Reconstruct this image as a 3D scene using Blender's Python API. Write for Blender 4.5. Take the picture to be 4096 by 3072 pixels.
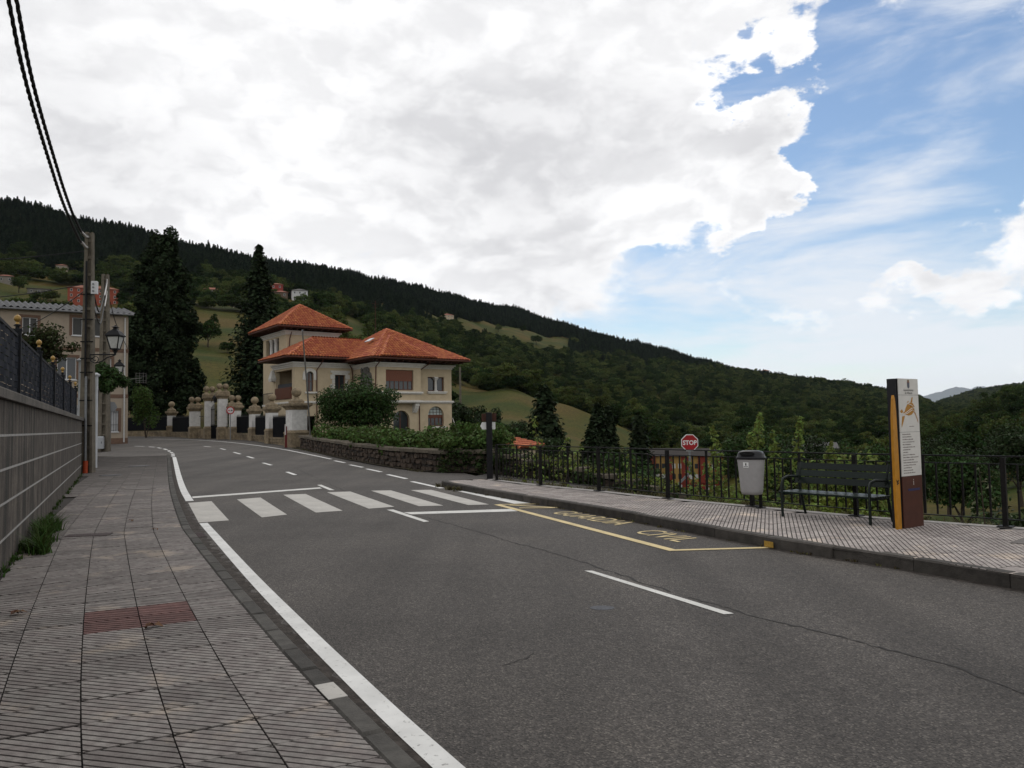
import bpy, bmesh, math, random
import numpy as np
from mathutils import Vector, Matrix
for o in list(bpy.data.objects): bpy.data.objects.remove(o, do_unlink=True)
SC = bpy.context.scene
COL = SC.collection
RND = random.Random(7)
NPR = np.random.default_rng(11)
# ------------------------------------------------------------------ camera
PITCH, ROLL, EYE = math.radians(3.0), 0.0165, 1.65
cam_data = bpy.data.cameras.new('camera')
cam_data.sensor_fit = 'HORIZONTAL'; cam_data.sensor_width = 36.0; cam_data.lens = 27.06
cam_data.clip_start = 0.05; cam_data.clip_end = 40000
cam = bpy.data.objects.new('camera', cam_data); COL.objects.link(cam)
_f = Vector((0, math.cos(PITCH), math.sin(PITCH))); _u = Vector((0, -math.sin(PITCH), math.cos(PITCH))); _r = Vector((1, 0, 0))
_r2 = _r*math.cos(ROLL) - _u*math.sin(ROLL); _u2 = _u*math.cos(ROLL) + _r*math.sin(ROLL)
cam.matrix_world = Matrix(((_r2.x, _u2.x, -_f.x, 0), (_r2.y, _u2.y, -_f.y, 0), (_r2.z, _u2.z, -_f.z, EYE), (0, 0, 0, 1)))
SC.camera = cam
# ------------------------------------------------------------------ sky
SUN_EL, SUN_AZ = math.radians(52), math.radians(-8)       # azimuth from +Y towards +X
W = bpy.data.worlds.new('World'); SC.world = W; W.use_nodes = True; W.cycles.sampling_method = 'MANUAL'; W.cycles.sample_map_resolution = 256
def build_world():
    nt = W.node_tree; N = nt.nodes; L = nt.links; N.clear()
    def nd(t, **k):
        n = N.new(t)
        for a, b in k.items(): setattr(n, a, b)
        return n
    def sk(n, i, v):
        if hasattr(v, 'is_linked') or hasattr(v, 'links'): L.new(v, n.inputs[i])
        else: n.inputs[i].default_value = v
    def mth(op, a, b=0.0, c=0.0, clamp=False):
        n = nd('ShaderNodeMath', operation=op, use_clamp=clamp); sk(n, 0, a); sk(n, 1, b); sk(n, 2, c); return n.outputs[0]
    def rng(v, a, b, c=0.0, d=1.0, smooth=True):
        n = nd('ShaderNodeMapRange', interpolation_type='SMOOTHSTEP' if smooth else 'LINEAR')
        sk(n, 0, v); sk(n, 1, a); sk(n, 2, b); sk(n, 3, c); sk(n, 4, d); return n.outputs[0]
    def mixc(f, a, b):
        n = nd('ShaderNodeMix', data_type='RGBA'); sk(n, 0, f); sk(n, 6, a); sk(n, 7, b); return n.outputs[2]
    tc = nd('ShaderNodeTexCoord').outputs['Generated']
    nrm = nd('ShaderNodeVectorMath', operation='NORMALIZE'); L.new(tc, nrm.inputs[0]); d = nrm.outputs[0]
    sep = nd('ShaderNodeSeparateXYZ'); L.new(d, sep.inputs[0]); dz = mth('MAXIMUM', sep.outputs[2], 0.0)
    den = mth('ADD', dz, 0.22)
    def plane(ox=0.0, oy=0.0, sc=1.0):
        c = nd('ShaderNodeCombineXYZ')
        sk(c, 0, mth('MULTIPLY_ADD', mth('DIVIDE', sep.outputs[0], den), sc, ox)); sk(c, 1, mth('MULTIPLY_ADD', mth('DIVIDE', sep.outputs[1], den), sc, oy)); sk(c, 2, mth('MULTIPLY', dz, 1.4*sc))
        return c.outputs[0]
    def fbm(vec, scale, detail, rough=0.55, dist=0.0):
        n = nd('ShaderNodeTexNoise', noise_dimensions='3D'); L.new(vec, n.inputs['Vector'])
        n.inputs['Scale'].default_value = scale; n.inputs['Detail'].default_value = detail
        n.inputs['Roughness'].default_value = rough; n.inputs['Distortion'].default_value = dist
        return n.outputs[0]
    def dirv(sx, sy, sz, off=(0, 0, 0)):
        a = nd('ShaderNodeVectorMath', operation='MULTIPLY_ADD'); L.new(d, a.inputs[0]); a.inputs[1].default_value = (sx, sy, sz); a.inputs[2].default_value = off; return a.outputs[0]
    def puffs(vec, scale):   # billowing lumps
        return mth('SUBTRACT', 1.0, mth('ABSOLUTE', mth('MULTIPLY_ADD', fbm(vec, scale, 5.0, 0.5), 4.0, -2.0), clamp=True))
    p = dirv(1.0, 1.0, 1.7, (1.7, 0.4, 2.2))
    warp = nd('ShaderNodeTexNoise'); L.new(p, warp.inputs['Vector']); warp.inputs['Scale'].default_value = 5.0; warp.inputs['Detail'].default_value = 4.0
    wv = nd('ShaderNodeVectorMath', operation='MULTIPLY_ADD'); L.new(warp.outputs['Color'], wv.inputs[0]); wv.inputs[1].default_value = (0.10, 0.10, 0.10); L.new(p, wv.inputs[2]); pw = wv.outputs[0]
    so = nd('ShaderNodeVectorMath', operation='ADD'); L.new(pw, so.inputs[0]); so.inputs[1].default_value = SUN_OFF; pw2 = so.outputs[0]
    def field(v): return mth('ADD', mth('MULTIPLY', fbm(v, 3.6, 10.0, 0.60), 0.80), mth('MULTIPLY', puffs(v, 8.5), 0.17))
    fine = field(pw); fine2 = field(pw2)
    big = fbm(p, 1.5, 3.0, 0.5)
    w2 = nd('ShaderNodeTexNoise'); L.new(p, w2.inputs['Vector']); w2.inputs['Scale'].default_value = 7.0; w2.inputs['Detail'].default_value = 6.0; w2.inputs['Roughness'].default_value = 0.6
    w3 = nd('ShaderNodeVectorMath', operation='SUBTRACT'); L.new(w2.outputs['Color'], w3.inputs[0]); w3.inputs[1].default_value = (0.5, 0.5, 0.5)
    w4 = nd('ShaderNodeVectorMath', operation='MULTIPLY_ADD'); L.new(w3.outputs[0], w4.inputs[0]); w4.inputs[1].default_value = (0.24, 0.24, 0.20); L.new(d, w4.inputs[2]); dw = w4.outputs[0]
    def blob(c, r0, r1, amp, cur):
        n = nd('ShaderNodeVectorMath', operation='DISTANCE'); L.new(dw, n.inputs[0]); n.inputs[1].default_value = Vector(c).normalized()
        return mth('MULTIPLY_ADD', rng(n.outputs[1], r1, r0), amp, cur)
    cov = mth('MULTIPLY_ADD', big, 0.5, CLOUD_BASE-0.25)
    for c, r0, r1, amp in CLOUD_BLOBS: cov = blob(c, r0, r1, amp, cov)
    dens = mth('MULTIPLY_ADD', mth('SUBTRACT', fine, 0.52), CLOUD_AMP, cov)
    mask = rng(dens, -0.04, mth('MULTIPLY_ADD', mth('MAXIMUM', mth('SUBTRACT', 0.25, dz), 0.0), 3.2, 0.26))
    thick = rng(dens, 0.10, 0.75)
    lit = rng(mth('SUBTRACT', fine, fine2), -0.10, 0.10)
    grey = rng(fbm(p, 2.1, 4.0, 0.5), 0.38, 0.62)
    shade = mth('MULTIPLY', thick, mth('MULTIPLY_ADD', grey, 0.20, 0.03))
    bright = mth('SUBTRACT', mth('MULTIPLY_ADD', lit, 0.20, 0.97), shade)
    for c, r0, r1, amp in CLOUD_LIGHT: bright = blob(c, r0, r1, amp, bright)
    bright = mth('MINIMUM', mth('MAXIMUM', bright, 0.45), 1.2)
    cc = nd('ShaderNodeCombineColor'); sk(cc, 0, mth('MULTIPLY', bright, 0.985)); sk(cc, 1, mth('MULTIPLY', bright, 0.985)); sk(cc, 2, mth('MULTIPLY_ADD', bright, 0.95, 0.045))
    sky = nd('ShaderNodeTexSky', sky_type='NISHITA'); sky.sun_disc = False
    sky.sun_elevation = SUN_EL; sky.sun_rotation = SUN_AZ; sky.altitude = 500; sky.air_density = 1.15; sky.dust_density = 0.15; sky.ozone_density = 2.0
    vm = nd('ShaderNodeVectorMath', operation='SCALE'); L.new(sky.outputs[0], vm.inputs[0]); vm.inputs['Scale'].default_value = SKY_GAIN
    veil = fbm(dirv(1.0, 1.0, 4.5, (5.1, 2.2, 0.3)), 3.6, 7.0, 0.58, 0.4)
    wisp = rng(mth('ADD', veil, rng(dz, 0.0, 0.34, 0.20, -0.02, False)), 0.42, 0.74, 0.0, 0.85)
    vw = nd('ShaderNodeCombineColor'); vw.inputs[0].default_value = 0.90; vw.inputs[1].default_value = 0.93; vw.inputs[2].default_value = 0.98
    col = mixc(wisp, vm.outputs[0], vw.outputs[0])
    col = mixc(mask, col, cc.outputs[0])
    bg = nd('ShaderNodeBackground'); L.new(col, bg.inputs[0]); bg.inputs[1].default_value = 1.0
    out = nd('ShaderNodeOutputWorld'); L.new(bg.outputs[0], out.inputs[0])
HAZE_D = 1.5e-5
SKY_GAIN = 0.11
SUN_OFF = (-0.005, -0.01, 0.045)
CLOUD_BASE, CLOUD_AMP = 0.42, 2.5
CLOUD_BLOBS = [  # direction, inner radius, outer radius, amount
    ((0.43, 0.845, 0.315), 0.07, 0.20, -0.75), ((0.385, 0.885, 0.245), 0.04, 0.14, -0.55), ((0.47, 0.86, 0.20), 0.05, 0.18, -0.45), ((0.285, 0.878, 0.385), 0.01, 0.06, -0.75), ((0.345, 0.85, 0.40), 0.01, 0.07, -0.75), ((0.29, 0.95, 0.11), 0.10, 0.20, -0.85), ((0.44, 0.885, 0.12), 0.10, 0.28, -0.70), ((0.13, 0.98, 0.14), 0.03, 0.14, -0.60), ((0.62, 0.74, 0.30), 0.05, 0.20, -0.55), ((0.46, 0.80, 0.42), 0.04, 0.16, -0.25),
    ((0.345, 0.875, 0.342), 0.01, 0.075, 0.85), ((0.56, 0.80, 0.205), 0.03, 0.13, 1.15), ((0.27, 0.95, 0.150), 0.0, 0.06, 1.0), ((0.33, 0.93, 0.142), 0.0, 0.06, 1.35), ((0.385, 0.91, 0.146), 0.0, 0.06, 1.5), ((0.44, 0.885, 0.152), 0.0, 0.065, 1.55), ((0.49, 0.86, 0.140), 0.0, 0.06, 1.3), ((0.36, 0.925, 0.100), 0.0, 0.05, 0.9), ((0.30, 0.945, 0.112), 0.0, 0.05, 0.8), ((0.22, 0.935, 0.265), 0.05, 0.14, 0.55), ((0.295, 0.91, 0.275), 0.035, 0.10, 0.95), ((0.02, 0.97, 0.25), 0.06, 0.24, 0.40), ((-0.3, 0.88, 0.33), 0.2, 0.6, 0.22)]
CLOUD_LIGHT = [((0.20, 0.94, 0.26), 0.02, 0.14, 0.16), ((0.03, 0.975, 0.20), 0.02, 0.12, -0.10), ((-0.10, 0.92, 0.36), 0.04, 0.20, -0.06)]
build_world()
sun_data = bpy.data.lights.new('sun', 'SUN'); sun_data.energy = 0.5; sun_data.angle = math.radians(20); sun_data.color = (1.0, 0.95, 0.88)
sun = bpy.data.objects.new('sun', sun_data); COL.objects.link(sun)
_sd = Vector((math.sin(SUN_AZ)*math.cos(SUN_EL), math.cos(SUN_AZ)*math.cos(SUN_EL), math.sin(SUN_EL)))
sun.rotation_euler = _sd.to_track_quat('Z', 'Y').to_euler()
vs = SC.view_settings; vs.view_transform = 'Standard'; vs.look = 'None'; vs.exposure = 0.0; vs.gamma = 1.0; vs.use_curve_mapping = False
SC.cycles.max_bounces = 6; SC.cycles.diffuse_bounces = 3; SC.cycles.glossy_bounces = 3; SC.cycles.transmission_bounces = 4; SC.cycles.transparent_max_bounces = 6
SC.cycles.use_denoising = True
SC.cycles.volume_bounces = 0
# ------------------------------------------------------------------ helpers
def tag(o, label=None, cat=None, group=None, kind=None):
    if label: o['label'] = label
    if cat: o['category'] = cat
    if group: o['group'] = group
    if kind: o['kind'] = kind
    return o
def empty(name, loc=(0, 0, 0), rz=0.0, label=None, cat=None, group=None, parent=None):
    o = bpy.data.objects.new(name, None); COL.objects.link(o); o.location = loc; o.rotation_euler = (0, 0, rz); o.empty_display_size = 0.2
    if parent: o.parent = parent
    return tag(o, label, cat, group)
def link(name, me, mat=None, parent=None, loc=None, rot=None):
    o = bpy.data.objects.new(name, me); COL.objects.link(o)
    if mat is not None and len(me.materials) == 0: me.materials.append(mat)
    if parent: o.parent = parent
    if loc is not None: o.location = loc
    if rot is not None: o.rotation_euler = rot
    return o
def copy_tree(o, parent=None):
    c = o.copy(); COL.objects.link(c); c.parent = parent
    for ch in list(o.children): copy_tree(ch, c)
    return c
class MB:
    """collects faces; build() links them as one mesh object"""
    def __init__(s): s.v = []; s.f = []; s.sm = []
    def face(s, pts, smooth=False):
        n = len(s.v); s.v += [tuple(p) for p in pts]; s.f.append(tuple(range(n, n+len(pts)))); s.sm.append(smooth); return s
    def raw(s, vs, fs, smooth=False):
        n = len(s.v); s.v += [tuple(p) for p in vs]
        for f in fs: s.f.append(tuple(i+n for i in f)); s.sm.append(smooth)
        return s
    def box(s, x0, x1, y0, y1, z0, z1):
        v = [(x0, y0, z0), (x1, y0, z0), (x1, y1, z0), (x0, y1, z0), (x0, y0, z1), (x1, y0, z1), (x1, y1, z1), (x0, y1, z1)]
        return s.raw(v, [(3, 2, 1, 0), (4, 5, 6, 7), (0, 1, 5, 4), (1, 2, 6, 5), (2, 3, 7, 6), (3, 0, 4, 7)])
    def bev(s, x0, x1, y0, y1, z0, z1, b):
        """box with a chamfered top"""
        v = [(x0, y0, z0), (x1, y0, z0), (x1, y1, z0), (x0, y1, z0), (x0, y0, z1-b), (x1, y0, z1-b), (x1, y1, z1-b), (x0, y1, z1-b),
             (x0+b, y0+b, z1), (x1-b, y0+b, z1), (x1-b, y1-b, z1), (x0+b, y1-b, z1)]
        return s.raw(v, [(0, 1, 5, 4), (1, 2, 6, 5), (2, 3, 7, 6), (3, 0, 4, 7), (4, 5, 9, 8), (5, 6, 10, 9), (6, 7, 11, 10), (7, 4, 8, 11), (8, 9, 10, 11), (3, 2, 1, 0)])
    def obox(s, p, q, w, h, up=(0, 0, 1)):
        """bar from p to q with width w and height h"""
        p = Vector(p); q = Vector(q); d = (q-p).normalized(); up = Vector(up)
        if abs(d.dot(up)) > 0.98: up = Vector((0, 1, 0))
        a = d.cross(up).normalized(); b = a.cross(d).normalized(); a *= w/2; b *= h/2
        v = [p-a-b, p+a-b, p+a+b, p-a+b, q-a-b, q+a-b, q+a+b, q-a+b]
        return s.raw(v, [(0, 1, 2, 3), (7, 6, 5, 4), (0, 4, 5, 1), (1, 5, 6, 2), (2, 6, 7, 3), (3, 7, 4, 0)])
    def tube(s, pts, r, n=8, cap=True, smooth=True):
        pts = [Vector(p) for p in pts]; rs = r if isinstance(r, (list, tuple)) else [r]*len(pts)
        rings = []; a0 = None
        for i, p in enumerate(pts):
            d = (pts[min(i+1, len(pts)-1)]-pts[max(i-1, 0)]).normalized()
            if a0 is None:
                a0 = d.cross(Vector((0, 0, 1)) if abs(d.z) < 0.9 else Vector((1, 0, 0))).normalized()
            a = (a0-d*a0.dot(d)).normalized(); a0 = a; b = d.cross(a)
            rings.append([p+(a*math.cos(t)+b*math.sin(t))*rs[i] for t in [2*math.pi*k/n for k in range(n)]])
        v = [q for rg in rings for q in rg]; f = []
        for i in range(len(pts)-1):
            for k in range(n): f.append((i*n+k, i*n+(k+1) % n, (i+1)*n+(k+1) % n, (i+1)*n+k))
        s.raw(v, f, smooth)
        if cap: s.face(rings[0][::-1]); s.face(rings[-1])
        return s
    def lathe(s, prof, c=(0, 0), n=12, smooth=True, sx=1.0, sy=1.0, rot=0.0):
        """prof: (radius, z) pairs; n=4 with rot=pi/4 gives square pillars"""
        v = []; f = []
        for r, z in prof:
            for k in range(n):
                t = 2*math.pi*k/n+rot; v.append((c[0]+r*sx*math.cos(t), c[1]+r*sy*math.sin(t), z))
        for i in range(len(prof)-1):
            for k in range(n): f.append((i*n+k, i*n+(k+1) % n, (i+1)*n+(k+1) % n, (i+1)*n+k))
        s.raw(v, f, smooth)
        m = len(prof)-1
        s.face([v[k] for k in range(n)][::-1]); s.face([v[m*n+k] for k in range(n)])
        return s
    def sq(s, prof, c=(0, 0), sx=1.0, sy=1.0):
        return s.lathe([(r*math.sqrt(2), z) for r, z in prof], c, 4, False, sx, sy, math.pi/4)
    def ball(s, c, r, n=12, m=8, sz=1.0):
        prof = [(max(r*math.sin(math.pi*i/m), 0.001), c[2]-r*sz*math.cos(math.pi*i/m)) for i in range(m+1)]
        return s.lathe(prof, (c[0], c[1]), n)
    def prism(s, poly, z0, z1):
        """poly of (x, y), counter-clockwise"""
        n = len(poly); s.face([(x, y, z1) for x, y in poly]); s.face([(x, y, z0) for x, y in poly][::-1])
        for i in range(n):
            a, b = poly[i], poly[(i+1) % n]; s.face([(a[0], a[1], z0), (b[0], b[1], z0), (b[0], b[1], z1), (a[0], a[1], z1)])
        return s
    def plate(s, poly, y0, y1):
        """poly of (x, z) extruded along y (y0 is the front)"""
        n = len(poly); s.face([(x, y0, z) for x, z in poly]); s.face([(x, y1, z) for x, z in poly][::-1])
        for i in range(n):
            a, b = poly[i], poly[(i+1) % n]; s.face([(a[0], y0, a[1]), (a[0], y1, a[1]), (b[0], y1, b[1]), (b[0], y0, b[1])])
        return s
    def mesh(s, name):
        me = bpy.data.meshes.new(name); me.from_pydata(s.v, [], s.f); me.update()
        if any(s.sm): me.polygons.foreach_set('use_smooth', s.sm)
        return me
    def build(s, name, mat, parent=None, loc=None, rot=None):
        return link(name, s.mesh(name), mat, parent, loc, rot)
def np_mesh(name, verts, faces, smooth=False):
    """fast mesh from numpy arrays; faces is (n, k)"""
    me = bpy.data.meshes.new(name); nv = len(verts); nf, k = faces.shape
    me.vertices.add(nv); me.vertices.foreach_set('co', np.ascontiguousarray(verts, dtype=np.float32).ravel())
    me.loops.add(nf*k); me.loops.foreach_set('vertex_index', np.ascontiguousarray(faces, dtype=np.int32).ravel())
    me.polygons.add(nf); me.polygons.foreach_set('loop_start', np.arange(0, nf*k, k, dtype=np.int32))
    if smooth: me.polygons.foreach_set('use_smooth', np.ones(nf, dtype=bool))
    me.update(calc_edges=True); return me
def leaf_mesh(name, cen, nor, size, aspect=0.55, bend=0.25, rng=None):
    """one folded leaf (two triangles sharing the mid rib) per centre"""
    rng = rng or NPR; n = len(cen); size = np.broadcast_to(np.asarray(size, float), (n,))
    nor = nor/np.maximum(np.linalg.norm(nor, axis=1, keepdims=True), 1e-6)
    t = rng.normal(size=(n, 3)); t -= nor*(t*nor).sum(1, keepdims=True); t /= np.maximum(np.linalg.norm(t, axis=1, keepdims=True), 1e-6)
    b = np.cross(nor, t); s = size[:, None]
    p0 = cen-t*s*0.5; p2 = cen+t*s*0.5-nor*s*bend*0.5; w = s*aspect*0.5
    p1 = cen+b*w+nor*s*bend*0.4; p3 = cen-b*w+nor*s*bend*0.4
    v = np.stack([p0, p1, p2, p3], 1).reshape(-1, 3)
    i = np.arange(n)[:, None]*4
    return np_mesh(name, v, np.concatenate([i, i+1, i+2, i+3], 1))
# ------------------------------------------------------------------ materials
MATS = {}
def mat(name, color, rough=0.8, var=0.0, scale=3.0, bump=0.0, bscale=40.0, color2=None, island=0.0, objrand=0.0, metal=0.0, spec=0.3, trans=0.0, stain=None, detail=5.0, hue=0.0, coords='Object', sss=0):
    if name in MATS: return MATS[name]
    m = bpy.data.materials.new(name); m.use_nodes = True; nt = m.node_tree; N = nt.nodes; L = nt.links
    bs = N['Principled BSDF']; bs.inputs['Roughness'].default_value = rough; bs.inputs['Metallic'].default_value = metal
    bs.inputs['Specular IOR Level'].default_value = spec
    def nd(t, **k):
        n = N.new(t)
        for a, b in k.items(): setattr(n, a, b)
        return n
    tc = nd('ShaderNodeNewGeometry').outputs['Position'] if coords == 'World' else nd('ShaderNodeTexCoord').outputs[coords]
    rgb = nd('ShaderNodeRGB'); rgb.outputs[0].default_value = (*color, 1); cur = rgb.outputs[0]
    def mix(f, b, a=None, bt='MIX'):
        n = nd('ShaderNodeMix', data_type='RGBA', blend_type=bt)
        if isinstance(f, float): n.inputs[0].default_value = f
        else: L.new(f, n.inputs[0])
        L.new(a if a is not None else cur, n.inputs[6])
        if isinstance(b, tuple): n.inputs[7].default_value = (*b, 1)
        else: L.new(b, n.inputs[7])
        return n.outputs[2]
    def noise(sc, det=detail, r=0.6):
        n = nd('ShaderNodeTexNoise'); L.new(tc, n.inputs['Vector']); n.inputs['Scale'].default_value = sc; n.inputs['Detail'].default_value = det; n.inputs['Roughness'].default_value = r
        return n.outputs[0]
    def ramp(v, a, b, c=0.0, d=1.0):
        n = nd('ShaderNodeMapRange', interpolation_type='SMOOTHSTEP'); L.new(v, n.inputs[0])
        for i, x in enumerate((a, b, c, d)): n.inputs[i+1].default_value = x
        return n.outputs[0]
    if color2 is not None: cur = mix(ramp(noise(scale), 0.38, 0.62), color2)
    if var > 0:
        n = nd('ShaderNodeHueSaturation'); L.new(cur, n.inputs['Color']); L.new(ramp(noise(scale*2.7), 0.25, 0.75, 1-var, 1+var), n.inputs['Value']); cur = n.outputs[0]
    if stain is not None:   # (colour, scale, low, high, strength)
        cur = mix(ramp(noise(stain[1], 8.0, 0.65), stain[2], stain[3], 0.0, stain[4]), stain[0])
    if island > 0 or objrand > 0:
        g = nd('ShaderNodeNewGeometry').outputs['Random Per Island'] if island > 0 else nd('ShaderNodeObjectInfo').outputs['Random']
        a = island or objrand
        n = nd('ShaderNodeHueSaturation'); L.new(cur, n.inputs['Color']); L.new(ramp(g, 0.0, 1.0, 1-a, 1+a), n.inputs['Value'])
        if hue > 0: L.new(ramp(g, 0.0, 1.0, 0.5-hue, 0.5+hue), n.inputs['Hue'])
        cur = n.outputs[0]
        if island > 0 and objrand > 0:
            g2 = nd('ShaderNodeObjectInfo').outputs['Random']
            n = nd('ShaderNodeHueSaturation'); L.new(cur, n.inputs['Color']); L.new(ramp(g2, 0.0, 1.0, 1-objrand, 1+objrand), n.inputs['Value']); L.new(ramp(g2, 0.0, 1.0, 0.5+hue, 0.5-hue), n.inputs['Hue']); cur = n.outputs[0]
    L.new(cur, bs.inputs['Base Color'])
    if bump > 0:
        b = nd('ShaderNodeBump'); b.inputs['Strength'].default_value = bump; b.inputs['Distance'].default_value = 0.02; L.new(noise(bscale, 6.0), b.inputs['Height']); L.new(b.outputs[0], bs.inputs['Normal'])
    if trans > 0:
        t = nd('ShaderNodeBsdfTranslucent'); L.new(cur, t.inputs[0]); ms = nd('ShaderNodeMixShader'); ms.inputs[0].default_value = trans
        L.new(bs.outputs[0], ms.inputs[1]); L.new(t.outputs[0], ms.inputs[2]); L.new(ms.outputs[0], N['Material Output'].inputs[0])
    MATS[name] = m; return m
def glass_mat(name, color=(0.02, 0.025, 0.03)):
    return mat(name, color, rough=0.08, spec=0.6)
def catmull(pts, step):
    """points resampled along a smooth curve through pts"""
    P = [Vector(p) for p in pts]; P = [P[0]*2-P[1]]+P+[P[-1]*2-P[-2]]; out = []
    for i in range(1, len(P)-2):
        n = max(2, int((P[i+1]-P[i]).length/step))
        for k in range(n):
            t = k/n; a, b, c, d = P[i-1], P[i], P[i+1], P[i+2]
            out.append(0.5*((2*b)+(c-a)*t+(2*a-5*b+4*c-d)*t*t+(3*b-a-3*c+d)*t**3))
    out.append(P[-2]); return out
def arclen(pts):
    s = [0.0]
    for a, b in zip(pts, pts[1:]): s.append(s[-1]+(b-a).length)
    return s
def sample(pts, S, s):
    s = min(max(s, 0.0), S[-1]-1e-6); i = int(np.searchsorted(S, s, side='right'))-1; i = min(max(i, 0), len(pts)-2)
    t = (s-S[i])/max(S[i+1]-S[i], 1e-9); d = (pts[i+1]-pts[i]).normalized(); return pts[i].lerp(pts[i+1], t), d
def zr(y): return 0.011*((y-26)+math.sqrt((y-26)**2+16))       # height of the road along its length
# ------------------------------------------------------------------ terrain
# heights of the valley and hillsides by bearing (degrees) and distance (metres)
T_AZ = [-42.18,-37.08,-33.64,-28.6,-23.02,-18.2,-13.75,-8.78,-5.05,-0.25,3.19,6.61,9.14,10.97,13.93,16.49,22.59,26.84,29.25,31.3,33.56,37.82,43.71]
T_S = [1,1,1,1,1,1,1,1.188,1.325,1.5,1.5,1.5,1.5,1.5,1.5,1.5,1.5,1.5,1.5,1.5,1.5,1.5,1.5]
T_D = [60,75,95,150,200,270,360,480,640,850,1000,1200,1600,2200,3200,5000]
T_Z = [[1.6,2.5,4.3,9.1,17,30.8,53.5,88.1,145.9,228.1,290.9,230.9,110.9,80.9,30.9,-40],[1.4,2.1,3.6,8.3,15.8,29.2,49.8,82.1,135.5,214.8,274.5,214.5,94.5,64.5,14.5,-40],[1.5,1.9,3.3,6.7,13.2,24.7,43.2,71.7,116.1,190.5,253.5,193.5,73.5,43.5,-6.5,-40],[1.4,1.8,3.1,6.4,12.9,24.7,43.5,72.1,114.4,183.5,237.1,177.1,57.1,27.1,-22.9,-40],[1.4,1.7,2.9,6.5,14.2,28.4,49.3,76,113.4,174,219.6,159.6,39.6,9.6,-40,-40],[1.3,1.5,2.2,5.1,12,26.5,48.3,74.1,109.7,166.9,209.4,149.4,29.4,-0.6,-40,-40],[1.1,1,1.3,3.3,9,23.5,44.6,67.4,99.9,158.3,199.1,139.1,19.1,-10.9,-40,-40],[0.7,0.1,-0.1,2.8,9.5,24.7,46.5,71.7,107.3,171.2,219,159,39,9,-40,-40],[-0.2,-1.6,-2.4,0.9,7.8,18.6,37.1,66.2,110.3,171.9,222.1,162.1,42.1,12.1,-37.9,-40],[-1.8,-3.7,-4.4,3.9,13.7,14.2,31.4,60.9,102.8,171.6,223.5,163.5,43.5,13.5,-36.5,-40],[-2.7,-4.8,-6.2,0.3,8,4.1,21.1,46.2,84.3,149.9,196.1,136.1,16.1,-13.9,-40,-40],[-3.5,-5.8,-7.5,-3.2,1.9,-1.9,10.8,31.1,66.7,126.4,171,111,-9,-39,-40,-40],[-4.4,-7.1,-8.8,-8,-2.9,-5.5,4.9,23.1,56.5,111,150,90,-30,-40,-40,-40],[-5,-7.9,-9.8,-18,-14.8,-8.8,0.5,17.1,48.8,99.1,134.1,74.1,-40,-40,-40,-40],[-5.5,-8.3,-10.4,-18.7,-21.9,-12.5,-3.1,10.8,38.5,81.9,110.1,50.1,-40,-40,-40,-40],[-5.9,-8.8,-10.3,-16.6,-12.4,-10.3,-4.4,6,29.6,66.7,90.3,30.3,-40,-40,-40,-40],[-6.1,-8.8,-10.4,-16.9,-14.9,-12.4,-10.2,-3.4,10.8,39.3,62.6,2.6,-40,-40,-40,-40],[-6,-8.6,-10.1,-16,-15.5,-13.3,-12,-8.1,3.1,25.4,44,-16,-40,-40,-40,-40],[-5.9,-8.4,-9.7,-15.2,-15.1,-13.3,-12.7,-11.1,-6.8,2.5,8.1,16,33.4,59.1,9.1,-40],[-5.7,-8,-9.2,-13.9,-11.4,-6.7,-1.7,-3.9,-4.3,-1.7,3.1,12.7,40.9,92.9,42.9,-40],[-5.4,-7.4,-8.5,-11.4,-7.6,0.3,7.2,6.5,5.7,7,11.7,20,50.1,111.3,61.3,-28.7],[-4.4,-5.9,-5.8,-5.2,2.4,14.2,28.6,34.2,40.5,47.2,55.2,70.2,110.1,166.5,116.5,26.5],[-3.4,-3.9,-3.1,1.7,12.1,26.3,41.6,54.9,72.7,96,112.6,134.8,179.2,245.7,195.7,105.7]]
_A = np.array(T_AZ); _D = np.array(T_D, float); _Z = np.array(T_Z); _S = np.array(T_S)
def far_z(a, d):
    a = np.clip(a, _A[0], _A[-1]); i = np.clip(np.searchsorted(_A, a)-1, 0, len(_A)-2); t = (a-_A[i])/(_A[i+1]-_A[i]); t = t*t*(3-2*t)*0.5+t*0.5
    s = _S[i]*(1-t)+_S[i+1]*t; out = np.zeros_like(a)
    dd = _D[None, :]*s[:, None]; dd[:, :3] = _D[None, :3]*(1+(s[:, None]-1)*0.3)
    row = _Z[i]*(1-t[:, None])+_Z[i+1]*t[:, None]; ld = np.log(np.maximum(d, 30))
    for k in range(len(a)): out[k] = np.interp(ld[k], np.log(dd[k]), row[k])
    return out
def sstep(a, b, x): t = np.clip((x-a)/(b-a), 0, 1); return t*t*(3-2*t)
EDGE = np.array([(26, -30), (10.5, 3.0), (8.2, 7.6), (6.95, 10.15), (5.5, 11.8), (2.05, 17.1), (-.35, 20.9), (-.9, 23.6), (-2.0, 26.8), (-5.6, 32.4), (-8.5, 38.2), (-12.2, 46.2), (-12.9, 48.6), (-16.2, 54.7), (-19.4, 60.4), (-22.5, 64.2), (-26, 67.3), (-28.6, 69.2), (-32.8, 74.8), (-39, 78), (-60, 86)])
def right_of_edge(x, y):
    """distance to the right-hand (valley) side of the street, negative on the street"""
    best = np.full(x.shape, 1e9); sgn = np.zeros(x.shape)
    for a, b in zip(EDGE, EDGE[1:]):
        d = b-a; t = np.clip(((x-a[0])*d[0]+(y-a[1])*d[1])/(d@d), 0, 1); qx = x-a[0]-t*d[0]; qy = y-a[1]-t*d[1]; r = np.hypot(qx, qy)
        m = r < best-1e-9; best = np.where(m, r, best); sgn = np.where(m, np.sign(d[1]*qx-d[0]*qy), sgn)
    return best*sgn
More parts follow.
